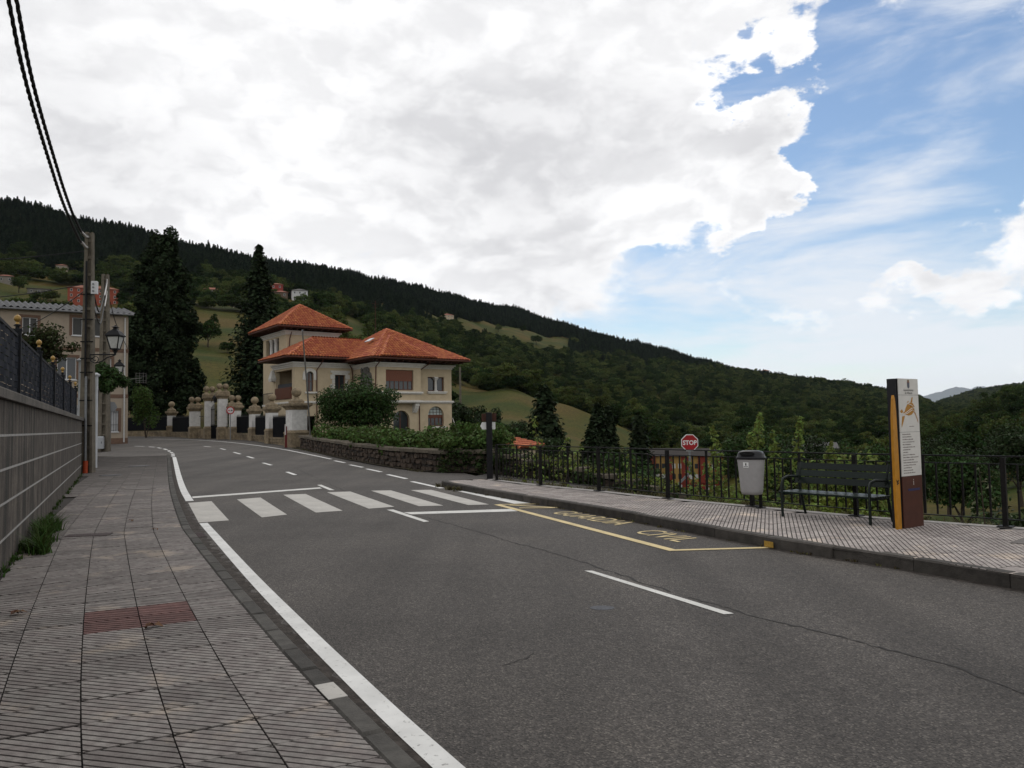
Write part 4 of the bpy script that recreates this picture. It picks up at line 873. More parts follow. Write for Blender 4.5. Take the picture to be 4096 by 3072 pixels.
def casement(parent, x0, x1, z0, z1, y, nx, nz, frame=M_wood, glass=M_glass, bar=0.035, fr=0.06, curtain=False, name='window'):
    """framed window with separate panes, facing -y"""
    mb = MB(); mb.box(x0, x1, y, y+0.06, z0, z0+fr); mb.box(x0, x1, y, y+0.06, z1-fr, z1); mb.box(x0, x0+fr, y, y+0.06, z0+fr, z1-fr); mb.box(x1-fr, x1, y, y+0.06, z0+fr, z1-fr)
    for i in range(1, nx): xx = x0+(x1-x0)*i/nx; mb.box(xx-bar, xx+bar, y+0.002, y+0.055, z0+fr, z1-fr)
    for j in range(1, nz): zz = z0+(z1-z0)*j/nz; mb.box(x0+fr, x1-fr, y+0.004, y+0.05, zz-bar*0.6, zz+bar*0.6)
    w = mb.build(name, frame, parent)
    for i in range(nx):
        for j in range(nz):
            a, b = x0+(x1-x0)*i/nx+0.02, x0+(x1-x0)*(i+1)/nx-0.02; c, d = z0+(z1-z0)*j/nz+0.02, z0+(z1-z0)*(j+1)/nz-0.02
            mb = MB(); mb.box(a, b, y+0.03, y+0.036, c, d); mb.build('pane', glass, w)
    if curtain: mb = MB(); mb.box(x0+fr, x1-fr, y+0.10, y+0.105, z0+fr, z1-fr); mb.build('curtain', M_cur, w)
    return w
def build_villa():
    RZ = math.radians(37); E = empty('villa', (-10.88, 62.0, 0), RZ, 'cream two-storey villa with orange tiled hip roofs and a corner tower', 'house')
    zb = -1.2
    mb = MB()
    # main block: ground floor and right part at y=.6, bay on the upper floor at y=0
    wall_panel(mb, 4.06, 7.47, 3.68, 6.7, 0.6, [(5.09, 6.73, 4.58, 5.82, 0)])
    wall_panel(mb, 0.0, 7.47, zb, 3.68, 0.6, [(5.08, 6.66, 1.6, 3.3, 1), (1.75, 3.3, 0.2, 2.95, 1)], 0.3)
    wall_panel(mb, 0.0, 4.06, 3.68, 6.7, 0.0, [(0.79, 3.35, 4.6, 6.28, 0)])
    mb.face([(4.06, 0, 3.68), (4.06, .6, 3.68), (4.06, .6, 6.7), (4.06, 0, 6.7)]); mb.face([(0, 0, 3.68), (4.06, 0, 3.68), (4.06, .6, 3.68), (0, .6, 3.68)])
    # left face of the main block, lower block front and left faces, far sides
    mb.face([(0, 4.39, zb), (0, .6, zb), (0, .6, 6.7), (0, 4.39, 6.7)]); mb.face([(0, .6, 3.68), (0, 0, 3.68), (0, 0, 6.7), (0, .6, 6.7)])
    wall_panel(mb, -5.15, 0.0, zb, 6.85, 4.39, [(-4.18, -3.56, 4.62, 6.28, 1), (-1.69, -.75, 4.4, 6.05, 0), (-4.6, -3.4, -.2, 2.6, 0)])
    mb.face([(7.47, .6, zb), (7.47, 10, zb), (7.47, 10, 6.7), (7.47, .6, 6.7)]); mb.face([(7.47, 10, zb), (.83, 10, zb), (.83, 10, 6.7), (7.47, 10, 6.7)])
    # tower faces
    mb.face([(-4.0, 9.35, 6.5), (.83, 9.35, 6.5), (.83, 9.35, 10.0), (-4.0, 9.35, 10.0)]); mb.face([(.83, 9.35, zb), (.83, 15.18, zb), (.83, 15.18, 10.0), (.83, 9.35, 10.0)]); mb.face([(.83, 15.18, zb), (-4, 15.18, zb), (-4, 15.18, 10.0), (.83, 15.18, 10.0)])
    mb.build('wall', M_plaster, E)
    # left-facing walls are built in a frame turned by 90 degrees: local x runs along -y of the house
    Lf = MB(); wall_panel(Lf, -9.35, -4.39, zb, 6.85, 0.0, [(-8.75, -5.0, 4.72, 6.45, 0), (-8.3, -5.4, -.3, 2.5, 0)], 0.35)
    o = Lf.build('loggia_wall', M_plaster, E, (-5.15, 0, 0), (0, 0, -math.pi/2))
    mb = MB(); mb.box(-5.15+0.36, -2.6, 4.75, 9.2, 4.6, 4.66); mb.face([(-2.7, 4.7, 4.6), (-2.7, 9.3, 4.6), (-2.7, 9.3, 6.6), (-2.7, 4.7, 6.6)]); mb.face([(-5.1, 9.3, 4.6), (-2.7, 9.3, 4.6), (-2.7, 9.3, 6.6), (-5.1, 9.3, 6.6)]); mb.build('loggia_room', M_plaster, E)
    mb = MB(); mb.box(-5.22, -5.12, 5.05, 8.7, 4.05, 5.02); 
    for k in range(12): yy = 5.1+k*0.305; mb.box(-5.245, -5.22, yy, yy+0.27, 4.1, 4.98)
    mb.build('loggia_balustrade', M_wood, E)
    mb = MB(); mb.box(-5.0, -4.96, 5.2, 8.6, 5.05, 5.35); mb.build('loggia_screen', mat('screen_dark', (0.02, 0.022, 0.03), 0.5), E)
    Tf = MB(); wall_panel(Tf, -15.18, -9.35, zb, 10.0, 0.0, [(-14.4, -11.1, 8.2, 9.72, 0), (-10.6, -9.9, 3.9, 5.9, 0)], 0.3); Tf.build('tower_wall', M_plaster, E, (-4.0, 0, 0), (0, 0, -math.pi/2))
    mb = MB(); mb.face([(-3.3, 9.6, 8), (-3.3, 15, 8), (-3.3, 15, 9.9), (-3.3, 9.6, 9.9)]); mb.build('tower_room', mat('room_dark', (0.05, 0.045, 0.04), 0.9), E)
    for yy in (12.15, 13.3):
        mb = MB(); mb.lathe([(0.24, 8.2), (0.24, 8.3), (0.17, 8.36), (0.18, 8.9), (0.155, 9.45), (0.22, 9.52), (0.25, 9.72)], (-3.85, yy), 14); mb.build('column', M_trim, E)
    # cornices and string course
    cornice(E, [(-5.15, 9.35), (-5.15, 4.39), (-.002, 4.39)], 6.62, 7.02); cornice(E, [(0, 4.3), (0, 0), (4.06, 0), (4.06, .6), (7.47, .6), (7.47, 10)], 6.5, 6.85); cornice(E, [(-4, 15.18), (-4, 9.35), (.83, 9.35), (.83, 15.18)], 9.85, 10.2)
    cornice(E, [(-.001, 4.3), (-.001, -.002), (4.06, -.002), (4.06, .598), (7.47, .598), (7.47, 10)], 3.55, 3.78, 0.12); cornice(E, [(-5.15, 9.35), (-5.15, 4.388), (-.1, 4.388)], 3.62, 3.82, 0.1)
    cornice(E, [(-.003, 0.8), (-.003, -.004), (4.063, -.004), (4.063, .596), (4.45, .596)], 4.28, 4.5, 0.14)
    # bay window: roller shutter half down over a brown casement
    w = casement(E, 0.82, 3.32, 4.62, 6.26, 0.16, 6, 1); mb = MB()
    for k in range(14): z = 5.36+k*0.064; mb.box(0.84, 3.30, 0.10, 0.125, z, z+0.058)
    mb.build('roller_shutter', M_shut, w)
    # double window with a white column
    casement(E, 5.12, 5.86, 4.6, 5.8, 0.78, 1, 1, curtain=True); casement(E, 5.98, 6.70, 4.6, 5.8, 0.78, 1, 1, curtain=True)
    mb = MB(); mb.sq([(0.14, 4.58), (0.14, 4.66)], (5.9, 0.68)); mb.lathe([(0.13, 4.66), (0.11, 4.72), (0.115, 5.1), (0.095, 5.5), (0.12, 5.54)], (5.9, 0.68), 14); mb.sq([(0.10, 5.54), (0.19, 5.72), (0.19, 5.82)], (5.9, 0.68)); mb.build('column', M_trim, E)
    mb = MB(); mb.box(4.98, 6.95, 0.42, 0.60, 4.48, 4.58); mb.box(5.06, 6.87, 0.48, 0.598, 4.38, 4.48); mb.build('sill', M_trim, E)
    # arched ground-floor window: fanlight over brown casements
    w = casement(E, 5.08, 6.66, 1.62, 2.36, 0.82, 4, 1, curtain=True); mb = MB(); mb.box(5.08, 6.66, 0.80, 0.88, 2.36, 2.58); mb.build('transom', M_wood, w)
    mb = MB(); mb.box(5.06, 6.68, 0.84, 0.845, 2.58, 3.32); mb.build('fanlight', mat('fanlight_glass', (0.33, 0.38, 0.36), 0.3, var=0.15, scale=6), w)
    for xx in (5.4, 5.72, 6.04, 6.36): mb = MB(); mb.box(xx-.014, xx+.014, 0.815, 0.84, 2.58, 3.3); mb.build('glazing_bar', M_soffit, w)
    for zz in (2.8, 3.04): mb = MB(); mb.box(5.08, 6.66, 0.812, 0.838, zz-.014, zz+.014); mb.build('glazing_bar', M_soffit, w)
    mb = MB(); mb.box(4.98, 6.78, 0.42, 0.62, 1.46, 1.6); mb.build('sill', M_trim, E)
    casement(E, 1.75, 3.3, 0.2, 2.95, 0.85, 2, 1)
    # corbel under the bay
    mb = MB()
    for (a, b, c, d) in ((0.0, 0.6, 3.3, 3.54), (0.12, 0.6, 3.1, 3.3), (0.28, 0.6, 2.92, 3.1), (0.42, 0.6, 2.78, 2.92)): mb.box(3.55, 3.95, a+.05, b, c, d-.002)
    mb.build('corbel', M_trim, E)
    mb = MB()
    for (a, b, c, d) in ((0.0, 0.6, 3.3, 3.54), (0.12, 0.6, 3.1, 3.3), (0.28, 0.6, 2.92, 3.1)): mb.box(0.1, 0.5, a+.05, b, c, d-.002)
    mb.build('corbel', M_trim, E)
    # stone coat of arms on the left face of the main block
    M_st = mat('carved_stone', (0.11, 0.105, 0.095), 0.95, var=0.4, scale=5, bump=1.0, bscale=14); r = random.Random(4); mb = MB()
    prof = [(2.75, 4.7), (2.95, 5.1), (2.9, 5.6), (2.75, 6.0), (2.45, 6.2), (2.3, 6.55), (1.5, 6.58), (1.35, 6.2), (1.0, 6.0), (.85, 5.6), (.8, 5.1), (.95, 4.7)]
    pl = [(-.07, y, z) for y, z in prof]; mb.face(pl)
    for i in range(len(prof)): a, b = prof[i], prof[(i+1) % len(prof)]; mb.face([(0, a[0], a[1]), (-.07, a[0], a[1]), (-.07, b[0], b[1]), (0, b[0], b[1])])
    for k in range(46): y, z = r.uniform(.95, 2.8), r.uniform(4.8, 6.45); mb.ball((-.07, y, z), r.uniform(.06, .16), 6, 4, r.uniform(.6, 1.6))
    mb.lathe([(.5, 4.9), (.55, 5.6), (.3, 5.9)], (-.02, 1.85), 10, sx=.3); mb.build('coat_of_arms', M_st, E)
    # arched window and quoined window on the lower block
    casement(E, -4.18, -3.56, 4.62, 6.3, 4.56, 2, 2); mb = MB(); cx, rr = -3.87, 0.31
    for k in range(9):
        t0, t1 = math.pi*k/9, math.pi*(k+1)/9; mb.plate([(cx+rr*math.cos(t0), 5.97+rr*math.sin(t0)), (cx+.62*math.cos(t0), 5.97+.56*math.sin(t0)), (cx+.62*math.cos(t1), 5.97+.56*math.sin(t1)), (cx+rr*math.cos(t1), 5.97+rr*math.sin(t1))], 4.33, 4.388)
    for sx in (-1, 1): a, b = sorted((cx+sx*.31, cx+sx*.62)); mb.box(a, b, 4.33, 4.388, 5.58, 5.97)
    mb.build('arch_surround', M_trim, E)
    mb = MB(); mb.box(-4.3, -3.3, 4.22, 4.388, 4.46, 4.6); mb.build('sill', M_trim, E)
    casement(E, -1.69, -.75, 4.42, 6.05, 4.56, 2, 1)
    mb = MB(); mb.box(-2.08, -.36, 4.28, 4.388, 6.22, 6.40); mb.box(-1.95, -.5, 4.31, 4.387, 6.05, 6.22)
    for k in range(4): z = 4.5+k*0.4; q = .40 if k % 2 else .24; mb.box(-1.69-q, -1.69, 4.33, 4.387, z, z+.36); mb.box(-.75, -.75+q, 4.33, 4.387, z, z+.36)
    mb.build('window_surround', M_trim, E)
    # balconies, wall lamp and awning on the tower side
    mb = MB(); mb.sq([(.32, 5.65), (.38, 5.9), (.22, 6.35), (.12, 6.6)], (-5.32, 9.1), .6, 1); mb.build('carved_ornament', M_trim, E)
    mb = MB(); mb.box(-5.0, -4.0, 9.8, 12.6, 3.6, 3.74)
    mb.build('balcony_slab', M_trim, E); mb = MB()
    for k in range(15): yy = 9.85+k*.19; mb.box(-4.98, -4.96, yy-.012, yy+.012, 3.74, 4.7)
    mb.box(-5.0, -4.94, 9.8, 12.6, 4.68, 4.73); mb.build('balcony_railing', mat('black_iron', (0.012, 0.012, 0.013), 0.5), E)
    # roofs (eaves about seven metres up), soffits, gutters and downpipes
    rm = hip(E, -.95, 8.4, -.9, 11.0, 7.2, 10.3, 3.7, 3.7, 5.3, (2.5, -12, 6), 296)
    eaves(E, -.95, 8.4, -.9, 11.0, 7.2, .95)
    bayr = tile_roof(E, [[(-.1, -1.0, 7.3), (5.0, -1.0, 7.3), (2.45, 2.5, 9.35)], [(-.1, 2.6, 7.3), (-.1, -1.0, 7.3), (2.45, 2.5, 9.35)], [(5.0, -1.0, 7.3), (5.0, 2.6, 7.3), (2.45, 2.5, 9.35)]]); ridge(bayr, (-.1, -1.0, 7.3), (2.45, 2.5, 9.35)); ridge(bayr, (5.0, -1.0, 7.3), (2.45, 2.5, 9.35))
    lo = tile_roof(E, [[(-6.1, 3.5, 7.42), (1.8, 3.5, 7.42), (2.0, 7.0, 9.33), (-2.64, 7.0, 9.33)], [(-6.1, 10.3, 7.42), (-6.1, 3.5, 7.42), (-2.64, 7.0, 9.33)], [(1.8, 10.4, 7.42), (-6.1, 10.3, 7.42), (-2.64, 7.0, 9.33), (2.0, 7.0, 9.33)]]); ridge(lo, (-6.1, 3.5, 7.42), (-2.64, 7, 9.33)); ridge(lo, (-2.64, 7, 9.33), (2.0, 7, 9.33))
    mb = MB(); mb.box(-6.05, .0, 3.55, 10.2, 7.27, 7.34); mb.build('soffit', M_soffit, E)
    mb = MB(); mb.tube([(0, 3.5, 7.36), (-6.1, 3.5, 7.36), (-6.1, 10.3, 7.36)], .075, 8); mb.build('gutter', M_cop, E)
    hip(E, -5.0, 1.8, 8.4, 16.2, 10.52, 13.0, -1.6, -1.6, 12.3); eaves(E, -5.0, 1.8, 8.4, 16.2, 10.52, 1.0)
    for pts in ([(4.45, -.85, 7.1), (4.45, -.85, 6.85), (4.2, .5, 6.3), (4.2, .5, -1)], [(-.6, 4.2, 7.2), (-.2, 4.25, 6.6), (-.1, 4.3, 6.0), (-.1, 4.3, 0)], [(.1, -.7, 7.1), (-.12, -.05, 6.5), (-.12, .1, 4.5), (-.12, .1, -1)], [(-3.0, 3.6, 7.3), (-3.1, 3.7, 7.0), (-3.3, 4.3, 6.4), (-3.3, 4.32, 0)], [(-3.5, 9.2, 10.3), (-3.7, 9.25, 9.5), (-3.8, 9.28, 8.0)]): mb = MB(); mb.tube(pts, .045, 7); mb.build('downpipe', M_cop, E)
    mb = MB(); mb.box(-.3, .3, -.4, .4, 0, .06); s = mb.build('skylight', mat('skylight_glass', (0.45, 0.48, 0.5), 0.25), E, (1.05, 3.4, 9.0), (math.radians(0), math.radians(-30), 0))
    mb = MB(); mb.tube([(3.7, 7.5, 10), (3.7, 7.5, 13.2)], .03, 6); mb.box(3.35, 4.05, 7.49, 7.51, 12.9, 12.93); mb.box(3.5, 3.9, 7.48, 7.52, 12.6, 12.63); mb.build('aerial', M_soffit, E)
    mb = MB(); mb.tube([(7.6, .7, 2.3), (7.85, .4, 1.2)], .03, 6); mb.build('awning_arm', M_trim, E)
    return E
VILLA = build_villa()
# ---- left-hand house beyond the poles
def build_left_house():
    E = empty('corner_house', (-28.8, 57.6, 0), math.radians(37), 'three-storey beige house with brown bands and corrugated roof behind the concrete poles', 'house')
    M_p = mat('beige_render', (0.285, 0.235, 0.18), 0.9, var=0.07, scale=1.2, bump=0.2, bscale=90, stain=((0.20, 0.165, 0.13), 0.8, 0.55, 0.75, 0.5)); M_b = mat('brown_band', (0.125, 0.076, 0.052), 0.85, var=0.12, scale=3)
    M_wf = mat('white_frame', (0.52, 0.52, 0.52), 0.5); M_d = mat('shaded_blind', (0.055, 0.055, 0.052), 0.7, var=0.2, scale=20); x0 = -10.0
    wins = [(-3.69, -3.03, 8.62, 9.92), (-2.45, -1.85, 8.62, 9.95), (-6.75, -5.85, 8.5, 9.72), (-1.75, -1.12, 5.75, 7.0), (-1.75, -.62, 1.6, 3.15), (-4.6, -3.4, 5.4, 7.0), (-7.8, -6.8, 5.4, 7.0)]
    mb = MB(); wall_panel(mb, x0, 0, -.6, 10.25, 0, [(*w, 0) for w in wins], .16); mb.face([(0, 0, -.6), (0, 7.5, -.6), (0, 7.5, 10.25), (0, 0, 10.25)]); mb.face([(0, 7.5, -.6), (x0, 7.5, -.6), (x0, 7.5, 10.25), (0, 7.5, 10.25)]); mb.face([(x0, 7.5, -.6), (x0, 0, -.6), (x0, 0, 10.25), (x0, 7.5, 10.25)]); mb.build('wall', M_p, E)
    for z0, z1 in ((7.49, 7.76), (4.09, 4.36), (.2, 1.12)): mb = MB(); mb.box(x0, .025, -.03, -.001, z0, z1); mb.box(.001, .03, -.03, 7.5, z0, z1); mb.build('brown_band', M_b, E)
    mb = MB(); mb.box(-.16, .018, -.018, -.002, 1.13, 4.08); mb.build('corner_band', M_p, E)
    for i, (a, b, c, d) in enumerate(wins):
        w = casement(E, a, b, c, d, .08, 2 if b-a > .7 else 1, 1, M_wf, M_d if i < 3 else (mat('white_curtain', (0.40, 0.40, 0.40), .8, var=.1, scale=12) if i in (3, 4) else M_glass), .03, .05)
        s = MB(); k = .19
        s.box(a-k, a, -.022, -.002, c-.02, d+k); s.box(b, b+k, -.022, -.002, c-.02, d+k); s.box(a, b, -.022, -.002, d, d+k); s.build('surround', M_b, w)
        s = MB(); s.box(a-.05, b+.05, -.08, .06, c-.07, c); s.build('sill', M_wf, w)
    g = MB()
    for k in range(8): xx = -1.72+k*.155; g.box(xx-.01, xx+.01, -.07, -.05, 1.62, 3.12)
    for z in (1.7, 2.1, 3.05): g.box(-1.75, -.62, -.075, -.045, z-.012, z+.012)
    g.build('window_grille', mat('black_iron', (0.012, 0.012, 0.013), .5), E)
    p = MB(); p.tube([(-.24, -.08, 10.1), (-.24, -.08, .8)], .055, 8)
    for z in (9.7, 8.3, 7.5, 6.8, 5.2, 4.2, 3.8, 2.4): p.lathe([(.07, z), (.07, z+.06)], (-.24, -.08), 8)
    p.build('downpipe', mat('pvc_pipe', (0.42, 0.41, 0.39), .5, var=.1, scale=3), E)
    g = MB(); g.tube([(x0-.2, -.35, 10.22), (.3, -.35, 10.34)], .08, 8); g.build('gutter', mat('zinc', (0.16, 0.16, 0.165), .5), E)
    # corrugated roof sheets
    v = []; f = []; nx = 150; Wd = 10.9
    for i in range(nx+1):
        x = x0-.3+Wd*i/nx; zz = .07*math.sin(i*2*math.pi/5.4)
        for (y, z) in ((-.42, 10.36), (4.0, 11.35), (8.2, 10.3)): v.append((x, y, z+zz+.002*i*.1))
    for i in range(nx): a = 3*i; f += [(a, a+3, a+4, a+1), (a+1, a+4, a+5, a+2)]
    link('roof', np_mesh('roof', np.array(v), np.array(f), True), mat('fibre_cement', (0.085, 0.085, 0.088), .9, var=.3, scale=2, stain=((.16, .16, .15), 3, .58, .7, .6)), E)
    m = MB(); m.tube([(.05, -.1, 5.5), (.9, -.3, 5.6)], .02, 6); 
    for xx in (.5, .75, 1.0, 1.2): m.box(xx-.006, xx+.006, -.31, -.29, 5.2, 6.0)
    for zz in (5.25, 5.4, 5.75, 5.95): m.box(.5, 1.2, -.31, -.29, zz-.006, zz+.006)
    m.build('tv_aerial', mat('dull_alloy', (0.22, 0.21, 0.2), .4, metal=.5), E)
    return E
build_left_house()
# ---- white outbuilding and gateway between the poles
E = empty('white_gatehouse', (-16.9, 30.4, 0), math.atan2(WD.y, WD.x), 'small white rendered gateway with sloping cap behind the first concrete pole', 'gateway')
M_wr = mat('white_render', (0.40, 0.41, 0.42), .85, var=.12, scale=1.5, bump=.2, stain=((.24, .25, .26), 1.2, .55, .75, .5))
mb = MB(); mb.box(0, 8.5, 0, .35, -.3, 2.55); mb.build('wall', M_wr, E)
mb = MB(); mb.box(.6, 3.4, -.05, -.002, .1, 2.3); mb.build('gate_leaf', mat('white_metal', (.46, .48, .5), .5, var=.1, scale=3), E)
mb = MB(); mb.plate([(-.1, 2.56), (8.6, 2.56), (8.6, 2.68), (-.1, 2.68)], -.15, .5); mb.raw([(-.1, -.15, 2.69), (8.6, -.15, 2.69), (8.6, .5, 3.15), (-.1, .5, 3.15)], [(0, 1, 2, 3)]); mb.build('cap', mat('cap_grey', (.36, .36, .36), .8, var=.15, scale=3), E)
for xx in (4.2, 6.4): mb = MB(); mb.box(xx, xx+.9, -.03, -.002, 1.5, 2.4); mb.build('window', M_glass, E)
for (x, y, h) in ((-16.3, 30.1, 3.8), (-16.05, 28.6, 4.25)):
    e = empty('white_post', (x, y, 0), 0, 'white post with square cap standing behind the first concrete pole' if h > 4 else 'shorter white post with cap beside the vine behind the first pole', 'post'); mb = MB(); mb.sq([(.06, -.2), (.06, h)]); mb.build('shaft', M_wr, e); mb = MB(); mb.sq([(.09, h), (.12, h+.06), (.03, h+.14)]); mb.build('cap', M_wr, e)
# ---- ornate garden wall and gateway
M_stone = mat('gate_stone', (0.25, 0.195, 0.125), .95, var=.28, scale=2.2, color2=(0.17, 0.135, 0.09), bump=.6, bscale=26, stain=((.075, .062, .045), 1.3, .56, .7, .65)); M_lime = mat('limewashed_render', (0.55, 0.535, 0.51), .9, var=.14, scale=1.6, bump=.3, bscale=50, stain=((.16, .12, .09), 1.1, .60, .76, .6))
M_iron = mat('black_iron', (0.012, 0.012, 0.013), .5)
def pillar(px, py, h, w, label, rz=math.radians(38), balls=((0, 0),), br=.29, grp='stone pillars with ball finials along the garden wall'):
    z = zr(py)-.12; E = empty('gate_pillar', (px, py, z), rz, label, 'pillar', grp); k = w/2; hb = .95
    mb = MB(); mb.sq([(k*1.18, -.3), (k*1.18, hb), (k*1.24, hb+.001), (k*1.24, hb+.06), (k*1.02, hb+.2)]); mb.build('plinth', M_stone, E)
    zs = h-1.32
    mb = MB(); mb.sq([(k, hb+.18), (k, zs)]); mb.build('shaft', M_lime, E)
    mb = MB(); mb.sq([(k*1.02, zs), (k*1.1, zs+.08), (k*1.12, zs+.1), (k*1.45, zs+.24), (k*1.5, zs+.25), (k*1.5, zs+.4), (k*1.1, zs+.42)]); mb.build('capital', M_stone, E)
    for bx, by in balls:
        mb = MB(); bz = zs+.41; q = br/.29
        mb.sq([(.34*q, bz), (.34*q, bz+.14), (.28*q, bz+.22), (.2*q, bz+.26)], (bx, by)); mb.lathe([(.2*q, bz+.26), (.15*q, bz+.34), (.15*q, bz+.40)], (bx, by), 12); mb.build('finial_base', M_stone, E)
        mb = MB(); mb.ball((bx, by, bz+.38+br), br, 16, 10, .95); mb.build('ball_finial', M_stone, E)
    return E
PIL = [(-13.35, 47.6), (-16.75, 53.6), (-19.85, 59.3), (-32.4, 73.2), (-38.6, 76.4)]
pillar(*PIL[0], 3.72, .98, 'widest ball-topped pillar at the road end of the garden wall', br=.31)
pillar(*PIL[1], 3.55, .66, 'second ball-topped pillar from the red and white marker post'); pillar(*PIL[2], 3.45, .66, 'ball-topped pillar next to the ornate double gateway')
pillar(*PIL[3], 3.4, .68, 'lone ball-topped pillar in front of the tall dark cypress', math.radians(15)); pillar(*PIL[4], 3.4, .68, 'ball-topped pillar half hidden by the corner of the beige house', math.radians(15))
GP = [(-22.55, 62.6, 3.75, .8), (-23.95, 63.6, 4.75, .7), (-25.75, 65.4, 4.6, .7), (-27.6, 66.9, 3.75, .8)]
labs = ['lower outer pillar with twin balls behind the round no-overtaking sign', 'tall inner gateway pillar with twin balls on the villa side', 'tall inner gateway pillar with twin balls on the cypress side', 'lower outer pillar with twin balls on the cypress side of the gateway']
for (x, y, h, w), l in zip(GP, labs): pillar(x, y, h, w, l, math.radians(30), ((-.26, -.1), (.26, .1)), .25, 'twin-ball pillars of the gateway')
def garden_wall(a, b, lab, wa=.42, wb=.42):
    a, b = Vector(a), Vector(b); d = (b-a).normalized(); a = a+d*wa; b = b-d*wb; L = (b-a).length; z = min(zr(a.y), zr(b.y))-.1; E = empty('railed_garden_wall', (a.x, a.y, z), math.atan2(d.y, d.x), lab, 'garden wall', 'low stone walls with iron railings between the pillars'); dz = zr(b.y)-zr(a.y)
    for (y0, z0, z1) in ((.16, -.3, .34), (.22, .34, .44), (.19, .44, .54), (.25, .54, .64)): mb = MB(); mb.box(0, L, -y0, y0, z0, z1-.002); o = mb.build('stone_course', M_stone, E)
    mb = MB(); n = int(L/.13)
    for k in range(n+1): x = L*k/n; mb.box(x-.012, x+.012, -.012, .012, .64, 2.05+(.1 if k % 2 else 0))
    for zz in (.75, 1.35, 1.95): mb.box(0, L, -.018, .018, zz-.02, zz+.02)
    mb.build('iron_railing', M_iron, E)
    mb = MB(); mb.box(0, L, .03, .035, .7, 1.95); mb.build('sheet_backing', mat('black_sheet', (.007, .0075, .009), .8, spec=.04), E)
garden_wall(PIL[0], PIL[1], 'low stone wall with black railing beside the widest ball pillar', .6); garden_wall(PIL[1], PIL[2], 'low stone wall with black railing between the second and third ball pillars'); garden_wall(PIL[2], GP[0][:2], 'short stone wall with black railing next to the gateway')
garden_wall(GP[3][:2], PIL[3], 'stone wall with railing between the gateway and the lone pillar'); garden_wall(PIL[3], PIL[4], 'stone wall with railing running behind the beige house corner')
E = empty('iron_gate', (GP[1][0]-.35, GP[1][1]+.35, zr(63.6)), math.atan2(1.8, -1.8), 'dark wrought iron gate hung between the two tall gateway pillars', 'gate')
mb = MB(); n = 12
for k in range(n): x = .05+1.75*k/(n-1); mb.box(x-.014, x+.014, -.014, .014, .05, 2.6+.35*math.sin(math.pi*k/(n-1)))
for zz in (.1, 1.1, 1.2, 2.5): mb.box(0, 1.8, -.02, .02, zz-.025, zz+.025)
mb.build('gate_leaf', M_iron, E); mb = MB(); mb.box(0, 1.8, .03, .036, .05, 1.15); mb.build('gate_panel', mat('black_sheet', (.007, .0075, .009), .8, spec=.04), E)
mb = MB(); mb.lathe([(.1, 3.05), (.17, 3.35), (.2, 3.55), (.06, 3.7)], (.9, 0), 6); mb.tube([(.0, 0, 3.0), (.45, 0, 3.5), (.9, 0, 3.75), (1.35, 0, 3.5), (1.8, 0, 3.0)], .03, 6); mb.build('gate_lantern', M_iron, E)
E = empty('gateway_side_rail', (GP[0][0]-.3, GP[0][1]+.3, zr(63)), math.radians(145), 'narrow dark railing panel between inner and outer gateway pillars', 'railing')
mb = MB()
for k in range(5): mb.box(.1+k*.16, .12+k*.16, -.01, .01, .9, 2.9)
mb.box(0, .9, -.02, .02, 1.0, 1.05); mb.box(0, .9, -.02, .02, 2.2, 2.25); mb.build('bars', M_iron, E); mb = MB(); mb.box(0, .9, -.15, .15, -.2, .85); mb.build('base', M_stone, E)
E = empty('gateway_side_rail', (GP[2][0]-.3, GP[2][1]+.3, zr(65)), math.radians(140), 'narrow pale railing panel beside the outer pillar on the cypress side', 'railing')
mb = MB()
for k in range(7): mb.box(.1+k*.16, .12+k*.16, -.01, .01, .9, 2.9)
mb.box(0, 1.3, -.02, .02, 1.9, 1.95); mb.build('bars', M_iron, E); mb = MB(); mb.box(0, 1.3, -.15, .15, -.2, .85); mb.build('base', M_stone, E)
